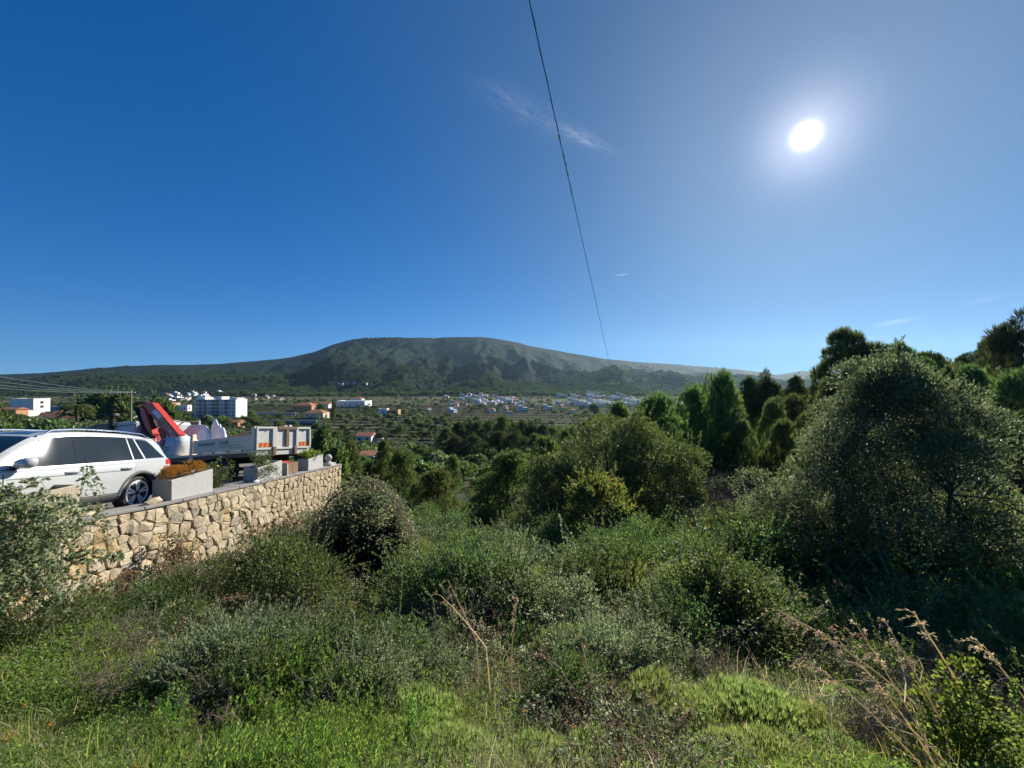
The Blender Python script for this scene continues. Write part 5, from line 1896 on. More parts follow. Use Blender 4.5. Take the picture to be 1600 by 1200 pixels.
# carob in the middle
sh = leafy_shrub(313, 3.6, 6.0, 56, 32000, 0.115, 0.065, 'carob', pr=0.28, low=0.03, stems=9)
tree_thing('carob_tree', sh, [GREEN['carob'], M_bark], base(962, 20.5), 'wide carob tree with glossy dark leaves in the middle of the view', 'tree')
sh2 = leafy_shrub(314, 1.9, 4.3, 52, 13000, 0.11, 0.065, 'carob', pr=0.26, low=0.03)
tree_thing('carob_tree', sh2, [GREEN['carob'], M_bark], base(866, 19), 'smaller dark carob left of the yellow-green shrub', 'tree')
tree_thing('carob_tree', leafy_shrub(319, 2.2, 4.4, 50, 12500, 0.10, 0.06, 'carob', pr=0.28, low=0.03), [GREEN['carob'], M_bark], base(1060, 18.5), 'carob with dense leaves left of the bare thorn bush', 'tree')
sh = leafy_shrub(315, 1.55, 2.9, 46, 4200, 0.17, 0.06, 'loquat', pr=0.3, low=0.05, up=0.6)
tree_thing('broad_leaved_shrub', sh, [GREEN['loquat'], M_twig], base(938, 14.5), 'yellow-green shrub with long pointed leaves and reddish tips in the middle', 'shrub', None, 0, 'foliage', 'stems')


# bare thorn bushes
def bare_bush(seed, R, H, n=26, fine=1.0):
    b = PB(seed)
    for i in range(n):
        a_ = b.r.uniform(0, 6.283)
        e = np.array([math.cos(a_) * R * b.r.uniform(0.3, 1), math.sin(a_) * R * b.r.uniform(0.3, 1), H * b.r.uniform(0.55, 1.0)])
        p_ = b.limb((b.r.normal() * 0.12 * R, b.r.normal() * 0.12 * R, 0), e, 0.022 * fine, 0.008 * fine, 1, 0.07, 7, 4)
        for q in range(9):
            s0 = p_[b.r.integers(2, 7)]
            e2 = s0 + (b.unit(1)[0] * np.array([1, 1, 0.7]) + np.array([0, 0, 0.45])) * 0.3 * H * b.r.uniform(0.5, 1)
            p2_ = b.limb(s0, e2, 0.008 * fine, 0.004 * fine, 1, 0.1, 4, 3)
            for q2 in range(4):
                s1 = p2_[b.r.integers(1, 4)]
                b.limb(s1, s1 + b.unit(1)[0] * 0.16 * H * b.r.uniform(0.5, 1), 0.004 * fine, 0.002 * fine, 1, 0.1, 3, 3)
    P = np.array([[0, 0, 0.02]])
    return b


bb = bare_bush(331, 1.15, 2.9)
o = link('thorn_bush', bb.mesh('thorn_bush', {1: M_twig}, [1]), None, base(1134, 16.5))
tag(o, 'bare grey-brown thorn bush without leaves in front of the tall pines', 'shrub')
bb = bare_bush(332, 0.9, 2.0, 20)
o = link('thorn_bush', bb.mesh('thorn_bush', {1: M_twig}, [1]), None, base(1068, 15.5))
tag(o, 'smaller bare thorn bush at the right foot of the carob', 'shrub')

M_dark_lining = simple('dark_lining', (0.035, 0.027, 0.02), 0.95, var=0.3, scale=6)  # opaque dark lining, added so that the inside of the mound stays dark
# creeper mound with its dark hollow, leaning on the end of the stone wall
b = PB(341)
cx, cz = 0.0, 0.0


def shell(b, n, R, H, hollow, L, W, sl=0, depth=0.25):
    """leaves over an upturned bowl, with an opening towards direction 'hollow'"""
    N = b.unit(n * 3)
    N[:, 2] = np.abs(N[:, 2])
    d = N[:, 0] * hollow[0] + N[:, 1] * hollow[1]
    ok = ~((d > 0.30) & (N[:, 2] < 0.76) & (np.abs(N[:, 0] * hollow[1] - N[:, 1] * hollow[0]) < 0.62))
    N = N[ok][:n]
    lump = 0.82 + 0.32 * fbm(np.arctan2(N[:, 1], N[:, 0]) * 2.2 + 9, N[:, 2] * 4, 3, 88)
    P = N * np.array([R, R, H]) * (lump * b.r.uniform(1 - depth, 1.03, len(N)))[:, None]
    b.leaves(P, N * 0.8 + b.r.normal(size=(len(N), 3)) * 0.6, L * b.r.uniform(0.6, 1.2, len(N)), W * b.r.uniform(0.6, 1.2, len(N)), sl, 0.15, None, 0.2)


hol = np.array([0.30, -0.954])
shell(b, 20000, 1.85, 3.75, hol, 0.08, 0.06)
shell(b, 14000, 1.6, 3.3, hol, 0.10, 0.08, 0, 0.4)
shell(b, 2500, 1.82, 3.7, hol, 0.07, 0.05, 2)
shell(b, 15000, 1.45, 3.05, hol, 0.17, 0.14, 3, 0.3)  # added inner shell that blocks the sun from behind and darkens the hollow
for i in range(60):
    a_ = math.atan2(hol[1], hol[0]) + b.r.uniform(0.75, 5.5)
    q = b.r.uniform(0, 6.283)
    pts = [(math.cos(a_) * 1.75 * math.sin(t) + 0.1 * math.cos(q), math.sin(a_) * 1.75 * math.sin(t), 3.6 * math.cos(t)) for t in np.linspace(0.1, 1.45, 8)]
    b.tube(np.array(pts) + b.r.normal(size=(8, 3)) * 0.07, 0.010, 0.005, 1, 4)
# loose trailing shoots over the opening
for i in range(9):
    a_ = math.atan2(hol[1], hol[0]) + b.r.uniform(-0.7, 0.7)
    pts = np.array([(math.cos(a_) * (1.25 + 0.5 * t), math.sin(a_) * (1.25 + 0.5 * t), 2.95 - 1.5 * t * b.r.uniform(0.6, 1.1)) for t in np.linspace(0, 1, 7)])
    b.tube(pts, 0.006, 0.003, 1, 4)
    k_ = 90
    P = pts[b.r.integers(0, 7, k_)] + b.r.normal(size=(k_, 3)) * 0.07
    b.leaves(P, b.unit(k_) + np.array([0, 0, -0.2]), 0.065, 0.048, 0)
x0, y0 = -4.75, 12.2
e = empty('creeper_mound', (x0, y0, gz(x0, y0) - 0.1), (0, 0, 0), 'large creeper mound with a black hollow under its arching vines', 'shrub')
link('foliage', b.mesh('foliage', [GREEN['ivy'], M_cane, GREEN['dead']], [0, 2]), e)
link('dark_lining', b.mesh('dark_lining', {3: M_dark_lining}, [3]), e)
link('vine_stems', b.mesh('vine_stems', {1: M_cane}, [1]), e)

# brambles piled against the wall and over its left end
BR = [GREEN['bramble'], M_cane, GREEN['dead']]


def bramble(seed, R, H, ncane, per=26, leaf=0.055, dead=0.2, tri=True):
    """arching canes with leaves in threes"""
    b = PB(seed)
    for i in range(ncane):
        a_ = b.r.uniform(0, 6.283)
        reach = R * b.r.uniform(0.35, 1.15)
        hh = H * b.r.uniform(0.45, 1.05)
        t = np.linspace(0, 1, 9)
        s0 = b.r.normal(size=2) * 0.25 * R
        end = b.r.uniform(0.0, 0.75)
        pts = np.stack([s0[0] + np.cos(a_) * reach * t, s0[1] + np.sin(a_) * reach * t, hh * (np.sin(np.pi * t ** 0.8 * (1 - end * 0.45)))], 1)
        pts += b.r.normal(size=pts.shape) * 0.025 * H
        b.tube(pts, 0.0055, 0.0025, 1, 4)
        k_ = per
        f = b.r.uniform(0.15, 1.0, k_) * 8
        i0 = np.minimum(f.astype(int), 7)
        Pc = pts[i0] + (pts[i0 + 1] - pts[i0]) * (f - i0)[:, None]
        D0 = b.unit(k_) * np.array([1, 1, 0.5]) + np.array([0, 0, 0.25])
        Pc = Pc + D0 * 0.05
        sl = 2 if b.r.random() < dead else 0
        for m_ in range(3 if tri else 1):
            D = D0 + b.unit(k_) * 0.75
            b.leaves(Pc, D, leaf * b.r.uniform(0.6, 1.25, k_), leaf * 0.68 * b.r.uniform(0.7, 1.2, k_), sl, 0.1, None, 0.1)
    return b


def bramble_thing(seed, R, H, n, x, y, label, dead=0.2, per=26, leaf=0.055, z=None, name='bramble_bush'):
    b = bramble(seed, R, H, n, per, leaf, dead)
    e = empty(name, (x, y, (gz(x, y) - 0.08) if z is None else z), (0, 0, 0), label, 'bramble')
    link('foliage', b.mesh('foliage', BR, [0, 2]), e)
    link('canes', b.mesh('canes', {1: M_cane}, [1]), e)
    return e


bramble_thing(351, 1.3, 2.35, 150, -7.95, 5.55, 'thick bramble thicket climbing over the left end of the stone wall', 0.12, 100, 0.068)
bramble_thing(352, 1.1, 2.4, 90, -7.0, 12.0, 'brownish bramble heap against the wall, left of the creeper mound', 0.35, 60, 0.06)
bramble_thing(353, 0.55, 1.75, 40, -7.75, 9.0, 'dry bramble climbing the middle of the stone wall', 0.65, 34, 0.05)
bramble_thing(354, 0.9, 0.8, 46, -6.9, 9.6, 'low dead-looking bramble at the foot of the stone wall', 0.6, 36, 0.05)
bramble_thing(355, 1.3, 1.6, 60, -5.9, 14.8, 'bramble trailing below the far end of the stone wall', 0.25, 40, 0.06)
bramble_thing(356, 0.9, 0.6, 40, -4.9, 8.4, 'low bramble in front of the creeper mound', 0.15, 40, 0.055)

bramble_thing(357, 0.55, 0.9, 40, -7.7, 7.5, 'low brown bramble at the near foot of the stone wall', 0.6, 40, 0.05)
bramble_thing(358, 0.6, 1.7, 46, -7.7, 10.9, 'bramble climbing the wall between the dry one and the creeper mound', 0.45, 44, 0.05)
bramble_thing(359, 0.9, 2.6, 80, -7.2, 13.9, 'green bramble hanging up the wall behind the creeper mound', 0.25, 60, 0.06)
bramble_thing(360, 0.9, 2.2, 70, -7.3, 16.4, 'bramble climbing the wall below the far planter', 0.25, 60, 0.06)
# shrubs on the slope, each where the photograph shows one
def shrub_thing(name, b, mats, px, Z, label, rotz=0.0, sc=1.0):
    return tree_thing(name, b, mats, base(px, Z), label, 'shrub', None, rotz, 'foliage', 'stems', sc)


SIL = [GREEN['silver'], M_twig, GREEN['herb']]
shrub_thing('silvery_shrub', leafy_shrub(361, 0.95, 1.35, 44, 9000, 0.042, 0.022, 'silver', pr=0.3, low=0.06, mat2=True, mixf=0.35), SIL, 1085, 6.3, 'silvery rounded shrub on the slope, in front of the deep shade', 0)
shrub_thing('mastic_shrub', leafy_shrub(362, 0.75, 1.0, 30, 6000, 0.045, 0.024, 'mastic', pr=0.33, low=0.06), [GREEN['mastic'], M_twig], 742, 6.6, 'dark mastic shrub in the middle of the slope with a black heart')
shrub_thing('mastic_shrub', leafy_shrub(363, 0.9, 0.95, 34, 6500, 0.045, 0.024, 'mastic', pr=0.33, low=0.06), [GREEN['mastic'], M_twig], 1010, 9.0, 'dark low mastic shrub behind the silvery shrub')
shrub_thing('grey_green_shrub', leafy_shrub(364, 0.9, 0.9, 34, 6500, 0.05, 0.024, 'silver', pr=0.33, low=0.06), SIL, 900, 8.2, 'grey-green shrub below the yellow-green broad-leaved one')
shrub_thing('grey_green_shrub', leafy_shrub(365, 1.2, 1.2, 40, 8000, 0.05, 0.024, 'silver', pr=0.33, low=0.06), [GREEN['mastic'], M_twig], 1160, 8.2, 'dark shrub at the edge of the shade under the wild olive')
shrub_thing('leafy_shrub', leafy_shrub(366, 0.75, 1.5, 30, 2600, 0.085, 0.05, 'loquat', pr=0.36, low=0.05), [GREEN['herb'], M_twig], 1590, 6.4, 'pale leafy shrub cut by the right edge above the dry stalks')
shrub_thing('leafy_shrub', leafy_shrub(367, 1.4, 2.2, 46, 5600, 0.10, 0.055, 'loquat', pr=0.32, low=0.05), [GREEN['loquat'], M_twig], 1560, 10.5, 'yellowish leafy shrub at the right foot of the wild olive')
shrub_thing('leafy_shrub', leafy_shrub(368, 0.34, 0.85, 22, 1500, 0.036, 0.026, 'loquat', pr=0.36, low=0.02, prof=lambda t: 1.0 - 0.55 * t), [GREEN['herb'], M_stalk], 1490, 2.75, 'light green round-leaved bush among the dry stalks, bottom right')
shrub_thing('leafy_shrub', leafy_shrub(369, 0.5, 0.6, 22, 1900, 0.034, 0.024, 'loquat', pr=0.36, low=0.02), [GREEN['herb'], M_stalk], 1585, 2.5, 'low round-leaved bush in the bottom right corner')
shrub_thing('mastic_shrub', leafy_shrub(370, 1.0, 1.1, 34, 7000, 0.05, 0.026, 'mastic', pr=0.33, low=0.06), [GREEN['mastic'], M_twig], 1290, 6.8, 'dark shrub lost in the shade of the wild olive')
shrub_thing('mastic_shrub', leafy_shrub(371, 1.2, 1.3, 34, 7000, 0.05, 0.026, 'mastic', pr=0.33, low=0.06), [GREEN['mastic'], M_twig], 1440, 6.0, 'broad dark shrub under the wild olive, behind the dry stalks')

# ------------------------------------------------------------------ ground cover
def grass_tuft(seed, n, L, W, bend, kind, spread=0.12, dry=0.0):
    b = PB(seed)
    P = np.concatenate([b.r.normal(size=(n, 2)) * spread, np.zeros((n, 1))], 1)
    D = b.r.normal(size=(n, 3)) * 0.28 + np.array([0, 0, 1.0])
    m_ = b.r.random(n) < dry
    b.blades(P[~m_], D[~m_], L * b.r.uniform(0.5, 1.15, (~m_).sum()), W, b.r.uniform(0.1, bend, (~m_).sum()), 0)
    if m_.any():
        b.blades(P[m_], D[m_], L * b.r.uniform(0.6, 1.3, m_.sum()), W * 0.8, b.r.uniform(0.1, bend, m_.sum()), 2)
    return b


def upright_weed(seed, n, H, L, W, kind):
    """stems set all round with narrow leaves"""
    b = PB(seed)
    for i in range(n):
        s0 = np.append(b.r.normal(size=2) * 0.10, 0)
        e = s0 + np.append(b.r.normal(size=2) * 0.14, 1.0) * H * b.r.uniform(0.6, 1.1)
        p_ = b.limb(s0, e, 0.003, 0.0015, 1, 0.03, 6, 3)
        k_ = 46
        f = b.r.uniform(0.12, 1.0, k_)
        Pc = s0 + (e - s0) * f[:, None]
        a_ = np.arange(k_) * 2.4 + b.r.uniform(0, 6)
        D = np.stack([np.cos(a_), np.sin(a_), 0.9 + 0.5 * f], 1)
        b.leaves(Pc, D, L * b.r.uniform(0.6, 1.1, k_) * (1.1 - 0.5 * f), W, 0, 0.06)
    return b


def feather_mound(seed, R, H, n, L=0.14, W=0.008):
    """mound of fine upright sprays"""
    b = PB(seed)
    N = b.unit(n)
    N[:, 2] = np.abs(N[:, 2])
    lump = 0.75 + 0.4 * fbm(N[:, 0] * 2 + 5, N[:, 1] * 2 + 5, 3, seed)
    P = N * np.array([R, R, H]) * (lump * b.r.uniform(0.5, 1.0, n) ** 0.5)[:, None]
    b.needles(P, N * 0.5 + np.array([0, 0, 0.9]), L, W, 7, 0.4, 0)
    b.tube([(0, 0, -0.05), (0, 0, H * 0.5)], 0.012, 0.006, 1, 4)
    return b


def herb(seed, n, R, H, L, W):
    b = PB(seed)
    a_ = b.r.uniform(0, 6.283, n)
    rr = R * np.sqrt(b.r.random(n))
    P = np.stack([np.cos(a_) * rr, np.sin(a_) * rr, H * b.r.uniform(0.15, 1.0, n) * (1 - 0.6 * (rr / R) ** 2)], 1)
    b.leaves(P, b.unit(n) * np.array([1, 1, 0.4]) + np.array([0, 0, 0.35]), L * b.r.uniform(0.6, 1.2, n), W * b.r.uniform(0.7, 1.2, n), 0, 0.1)
    for i in range(6):
        j = b.r.integers(0, n)
        b.limb((0, 0, 0), P[j], 0.003, 0.002, 1, 0.05, 4, 3)
    return b


def seed_heads(seed, n, H):
    """thin stems with pale fluffy heads"""
    b = PB(seed)
    for i in range(n):
        s0 = np.append(b.r.normal(size=2) * 0.12, 0)
        e = s0 + np.append(b.r.normal(size=2) * 0.12, 1.0) * H * b.r.uniform(0.6, 1.1)
        b.limb(s0, e, 0.0018, 0.0012, 1, 0.04, 4, 3)
        b.needles(np.repeat(e[None], 3, 0), b.unit(3), 0.011, 0.008, 6, 1.0, 2)
        b.leaves(s0 + (e - s0) * b.r.uniform(0.1, 0.8, 5)[:, None], b.unit(5) + np.array([0, 0, 0.6]), 0.04, 0.01, 0)
    return b


S_ = lambda b, mats: b.mesh('plant', mats)
m_grass = [S_(grass_tuft(401 + i, 60, 0.34, 0.0075, 0.55, 'grass', 0.13, 0.2), [GREEN['grass'], M_stalk, GREEN['straw']]) for i in range(4)]
m_dry = [S_(grass_tuft(411 + i, 34, 0.5, 0.005, 0.6, 'straw', 0.12, 0.75), [GREEN['grass'], M_stalk, GREEN['straw']]) for i in range(3)]
m_weed = [S_(upright_weed(421 + i, 15, 0.62, 0.075, 0.013, 'weed'), [GREEN['weed'], M_stalk]) for i in range(3)]
m_herb = [S_(herb(431 + i, 620, 0.3, 0.24, 0.027, 0.014), [GREEN['herb'], M_stalk]) for i in range(3)]
m_seed = [S_(seed_heads(441 + i, 9, 0.38), [GREEN['grass'], M_stalk, M_white_petal]) for i in range(2)]
m_bram = [bramble(451 + i, 0.7, 0.42, 14, 26, 0.030, 0.15).mesh('plant', BR) for i in range(4)]
m_feat = [S_(feather_mound(461 + i, 0.5, 0.45, 1900, 0.075, 0.0065), [GREEN['feather'], M_twig]) for i in range(4)]
m_silv = [leafy_shrub(471 + i, 0.5, 0.6, 26, 4200, 0.030, 0.015, 'silver', pr=0.36, low=0.05, stems=4).mesh('plant', [GREEN['silver'], M_twig]) for i in range(3)]
m_mast = [leafy_shrub(475 + i, 0.55, 0.7, 26, 4200, 0.032, 0.017, 'mastic', pr=0.36, low=0.05, stems=4).mesh('plant', [GREEN['mastic'], M_twig]) for i in range(3)]
m_dead = [bare_bush(481 + i, 0.4, 0.5, 12, 0.3).mesh('plant', {1: M_twig}, [1]) for i in range(2)]


def field(n, ymin, ymax, tmin=-1.5, tmax=1.5):
    y = np.exp(rng.uniform(math.log(ymin), math.log(ymax), n * 2)) if ymin > 0.5 else rng.uniform(ymin, ymax, n * 2)
    t = rng.uniform(tmin, tmax, n * 2)
    x = t * y
    ok = ~((x < -8.05) & (y > 4.0) & (y < 30)) & (np.hypot(x, y) > 1.75)
    x, y = x[ok][:n], y[ok][:n]
    return x, y, 800 + F * x / y


def lay(name, masters, x, y, prob, smin, smax, label, tilt=0.15, sink=0.03, tall=False):
    px_ = 800 + F * x / y
    if tall:       # nothing high at the foot of the wall, in front of the hollow or in the clearing under the big tree
        prob = prob * ~((x < -5.6) & (y > 5.6) & (y < 13)) * ~((px_ > 455) & (px_ < 640) & (y > 7.2) & (y < 11.5))
    k_ = rng.random(len(x)) < prob
    x, y = x[k_], y[k_]
    m_ = len(x)
    P = np.stack([x, y, ground(x, y) - sink], 1)
    return scatter(name, masters, P, rots(m_, tilt), rng.uniform(smin, smax, m_), rng.integers(0, len(masters), m_), label)


def band(v, a, b_, soft):
    return np.clip((v - a) / soft + 0.5, 0, 1) * np.clip((b_ - v) / soft + 0.5, 0, 1)


def patch(x, y, f_, seed, cut, gain=5.0):
    """0..1 cover of a kind of plant, in patches of a metre or two"""
    d_ = fbm(x * f_, y * f_, 3, seed)
    return np.clip((d_ - cut) * gain, 0, 1)


def lay2(name, masters, x, y, cover, prob, smin, smax, label, tall=True):
    """plants grow higher towards the middle of their patch"""
    px_ = 800 + F * x / y
    pr_ = np.where(cover > 0.02, prob, 0.0)
    if tall:
        pr_ = pr_ * np.where((x < -3.4) & (y > 3.2) & (y < 13), 0.12, 1.0) * ~((px_ > 450) & (px_ < 650) & (y > 5.0) & (y < 11.5))
    k_ = rng.random(len(x)) < pr_
    x, y, cover = x[k_], y[k_], cover[k_]
    m_ = len(x)
    sc_ = (smin + (smax - smin) * cover) * rng.uniform(0.7, 1.25, m_) * (np.clip(y / 8.0, 0.38, 1.1) if tall else np.clip(y / 5.0, 0.6, 1.0))
    P = np.stack([x, y, ground(x, y) - 0.03], 1)
    return scatter(name, masters, P, rots(m_, 0.2), sc_, rng.integers(0, len(masters), m_), label)


x, y, px = field(8500, 1.7, 11.0)
lay2('grass', m_grass, x, y, patch(x, y, 0.9, 50, 0.22), np.where(px < 320, 0.5, np.where(px < 1000, 0.9, 0.45)) * np.clip((13 - y) / 6, 0.2, 1), 0.5, 1.15, 'short green grass in the foreground', False)
x, y, px = field(3600, 1.7, 18.0)
lay2('dry_grass', m_dry, x, y, patch(x, y, 1.1, 51, 0.36), 0.3 + 0.6 * band(px, 560, 1300, 100), 0.5, 1.25, 'dry straw-coloured grass on the slope', False)
x, y, px = field(1500, 1.8, 4.8, -0.95, -0.2)
lay2('bright_weeds', m_weed, x, y, patch(x, y, 1.3, 60, 0.28), band(px, 340, 580, 40) * 0.85 + band(px, 60, 340, 60) * 0.12 + 0.05, 0.55, 1.15, 'bright green narrow-leaved weeds at the bottom left of the middle', False)
x, y, px = field(5000, 1.7, 12.0)
lay2('herbs', m_herb, x, y, patch(x, y, 1.0, 52, 0.30), 0.8 * band(px, -900, 360, 60) + 0.45, 0.6, 1.7, 'leafy low weeds in the foreground', False)
x, y, px = field(1500, 1.7, 5.0)
lay2('seed_heads', m_seed, x, y, patch(x, y, 1.3, 53, 0.3), 0.75 * band(px, 500, 1000, 80) + 0.15, 0.6, 1.1, 'pale fluffy seed heads in the grass', False)
x, y, px = field(3000, 1.9, 20.0)
lay2('brambles', m_bram, x, y, patch(x, y, 1.2, 59, 0.42), np.where(y < 4.5, 0.45 * band(px, 900, 1350, 60), 0.6), 0.6, 1.35, 'low brambles over the slope', False)
x, y, px = field(7000, 2.6, 28.0, -1.0, 1.2)
sh_ = np.where((px > 1200) & (y < 11), 0.1, 1.0)  # pale plants thinned at lower right so the shade there looks darker
lay2('feathery_scrub', m_feat, x, y, patch(x, y, 1.15, 61, 0.40), np.where(y > 4.5, 0.75, 0.15 + 0.4 * band(px, 900, 1300, 80)) * sh_ * ~((x < -3.0) & (y < 13)), 0.45, 1.9, 'yellow-green feathery scrub on the slope')
x, y, px = field(4500, 3.6, 28.0, -1.1, 1.3)
sh_ = np.where((px > 1200) & (y < 11), 0.05, 1.0)  # pale silvery plants nearly left out there, again to darken the shade
lay2('silvery_scrub', m_silv, x, y, patch(x, y, 1.3, 62, 0.49), 0.7 * sh_, 0.5, 2.0, 'silvery green scrub on the slope')
x, y, px = field(4600, 3.8, 60.0, -1.2, 1.45)
lay2('dark_scrub', m_mast, x, y, patch(x, y, 1.1, 63, 0.45) + 0.15 * ((px > 1200) & (y < 11)), np.where(y > 20, 0.9, 0.65) * np.where((px > 1180) & (y < 6.8), 0.2, 1.0), 0.55, 2.1, 'dark green scrub on the slope')  # dark plants added at lower right to deepen the shade by their colour
x, y, px = field(700, 2.8, 18.0, -1.1, 1.2)
lay2('dead_twigs', m_dead, x, y, patch(x, y, 1.4, 64, 0.40), 0.5, 0.7, 1.7, 'dead grey twigs among the scrub', False)
# ------------------------------------------------------------------ buildings of the valley
M_bw = simple('white_render', (0.70, 0.69, 0.66), 0.9, var=0.06, scale=0.3)
M_bc = simple('cream_render', (0.58, 0.50, 0.38), 0.9, var=0.08, scale=0.3)
M_bo = simple('orange_render', (0.50, 0.26, 0.13), 0.9, var=0.08, scale=0.3)
M_by = simple('ochre_render', (0.52, 0.36, 0.14), 0.9, var=0.08, scale=0.3)
M_bg = simple('grey_render', (0.32, 0.33, 0.35), 0.9, var=0.08, scale=0.3)
M_tile = simple('terracotta_tiles', (0.36, 0.15, 0.08), 0.9, var=0.25, scale=1.2, bump=0.6, bscale=3)
M_win = simple('dark_window', (0.03, 0.035, 0.04), 0.3, var=0.1)
M_drystone = simple('dry_stone', (0.20, 0.19, 0.175), 0.95, var=0.35, scale=0.8, bump=0.8, bscale=2.5)


def solve_y(px, py, lo=45, hi=1150):
    """distance at which the ground shows in row py under column px"""
    ys_ = np.geomspace(lo, hi, 600)
    xs_ = (px - 800) / F * ys_
    z = np.where(ys_ > 900, mountain(xs_, np.maximum(ys_, 900.0)), ground(xs_, np.minimum(ys_, 900.0)))
    row_ = HZ - F * z / ys_
    return float(ys_[np.argmin(np.abs(row_ - py))])


def hz(x, y):
    return float(mountain(np.array([x]), np.array([y]))[0]) if y > 900 else gz(x, y)


def building(name, px, py, wpx, hpx, label, cat='house', wall=None, roof='flat', depth=None, Z=None, rows=2, cols=3, win=True, rotz=0.0, group=None, roofh=None, sides=True):
    """block standing on the ground at a pixel; windows on the face towards the valley and on the flanks"""
    wall = wall or M_bw
    y = Z or solve_y(px, py)
    x = (px - 800) / F * y
    W = wpx / F * y
    H = hpx / F * y
    D = depth or (6.0 if px < 300 else max(7.0, W * 0.7))
    z = hz(x, y) - 0.8
    e = empty(name, (x, y, z), (0, 0, rotz), label, cat, group)
    H = H + 0.8
    MB().box(-W / 2, W / 2, 0, D, 0, H).build('wall', wall, e)
    if roof == 'flat':
        m_ = MB()
        t = 0.25
        m_.box(-W / 2 - 0.1, W / 2 + 0.1, -0.1, t, H, H + 0.6)
        m_.box(-W / 2 - 0.1, W / 2 + 0.1, D - t, D + 0.1, H, H + 0.6)
        m_.box(-W / 2 - 0.1, -W / 2 + t, t, D - t, H, H + 0.6)
        m_.box(W / 2 - t, W / 2 + 0.1, t, D - t, H, H + 0.6)
        m_.build('parapet', wall, e)
    else:
        rh = roofh or min(D, W) * 0.22
        o_ = 0.45
        if roof == 'gable':       # ridge along x
            m_ = MB().poly([(-W / 2 - o_, -o_, H - 0.05), (W / 2 + o_, -o_, H - 0.05), (W / 2 + o_, D + o_, H - 0.05), (-W / 2 - o_, D + o_, H - 0.05), (-W / 2 - o_, D / 2, H + rh), (W / 2 + o_, D / 2, H + rh)],
                           [(0, 1, 5, 4), (2, 3, 4, 5), (1, 2, 5), (3, 0, 4), (3, 2, 1, 0)])
        else:
            k_ = min(W, D) / 2
            m_ = MB().poly([(-W / 2 - o_, -o_, H - 0.05), (W / 2 + o_, -o_, H - 0.05), (W / 2 + o_, D + o_, H - 0.05), (-W / 2 - o_, D + o_, H - 0.05), (-W / 2 + k_, D / 2, H + rh), (W / 2 - k_ + 0.01, D / 2, H + rh)],
                           [(0, 1, 5, 4), (2, 3, 4, 5), (1, 2, 5), (3, 0, 4), (3, 2, 1, 0)])
        r_o = m_.build('roof', M_tile, e)
        if rotz > 0.1:
            MB().box(W * 0.2, W * 0.2 + 0.7, D / 2 - 0.35, D / 2 + 0.35, H + rh * 0.4, H + rh + 0.8).build('chimney', wall, r_o)
    if win:
        first = None
        sw, shh = min(1.6, W / cols * 0.42), min(1.5, H / rows * 0.45)
        for r in range(rows):
            for c in range(cols):
                cx_ = -W / 2 + W * (c + 0.5) / cols
                cz_ = 0.8 + (H - 0.8) * (r + 0.52) / rows
                if first is None:
                    first = MB().box(-sw / 2, sw / 2, -0.06, 0.05, -shh / 2, shh / 2).build('window', M_win, e, loc=(cx_, 0, cz_))
                else:
                    d_ = first.copy()
                    COL.objects.link(d_)
                    d_.location = (cx_, 0, cz_)
            if sides:
                for sx_ in (-1, 1):
                    d_ = first.copy()
                    COL.objects.link(d_)
                    d_.location = (sx_ * W / 2, D * 0.4, cz_)
                    d_.rotation_euler = (0, 0, sx_ * math.pi / 2)
    return e


# left town
eb = building('apartment_block', 34, 654, 37, 30, 'tall block of flats with a blank front and one column of side windows, far left', 'building', M_bw, 'flat', 9.5, None, 1, 1, False)
_y = eb.location.y
_W = 37 / F * _y
_H = 30 / F * _y
for r in range(4):
    MB().box(_W / 2 - 0.05, _W / 2 + 0.07, 3.8, 5.6, 2.0 + _H * r / 4.4, 3.5 + _H * r / 4.4).build('window', M_win, eb)
building('low_house', 33, 657, 22, 14, 'small white flat-roofed annex in front of the grey block', 'house', M_bw, 'flat', 8, None, 1, 1, False)
building('low_house', 12, 660, 26, 20, 'orange and cream house behind the leftmost tree', 'house', M_bo, 'gable', None, None, 1, 2)
building('long_house', 84, 668, 54, 13, 'long white house with a red tiled roof left of the palm', 'house', M_bw, 'gable', 9, None, 1, 3, True, 0.12, None, 2.6)
building('low_house', 127, 667, 19, 12, 'small white house with red roof right of the palm', 'house', M_bw, 'hip', None, None, 1, 2)
building('warehouse', 104, 645, 52, 9, 'long grey warehouse behind the palm', 'building', M_bg, 'flat', 5, None, 1, 4, False)
building('low_house', 139, 651, 22, 16, 'white house with a roof terrace behind the palm', 'house', M_bw, 'flat', None, None, 2, 2)
building('low_house', 153, 655, 17, 14, 'white house with small red roof left of the wooden pole', 'house', M_bw, 'hip', None, None, 1, 2)
building('low_house', 168, 648, 22, 12, 'white two-storey house with red roof nearest the wooden pole', 'house', M_bw, 'hip', None, None, 2, 3)
building('low_house', 16, 680, 40, 11, 'house with a dark red roof just above the car roof at the left edge', 'house', M_bw, 'gable', None, None, 1, 2)
building('low_house', 196, 642, 20, 8, 'grey roofed house behind the wooden pole', 'house', M_bg, 'flat', None, None, 1, 3)
building('low_house', 258, 640, 22, 10, 'peach coloured house right of the crane boom', 'house', M_bo, 'flat', None, None, 1, 2)
building('low_house', 284, 643, 18, 9, 'white house left of the big apartment block', 'house', M_bw, 'flat', None, None, 1, 2)
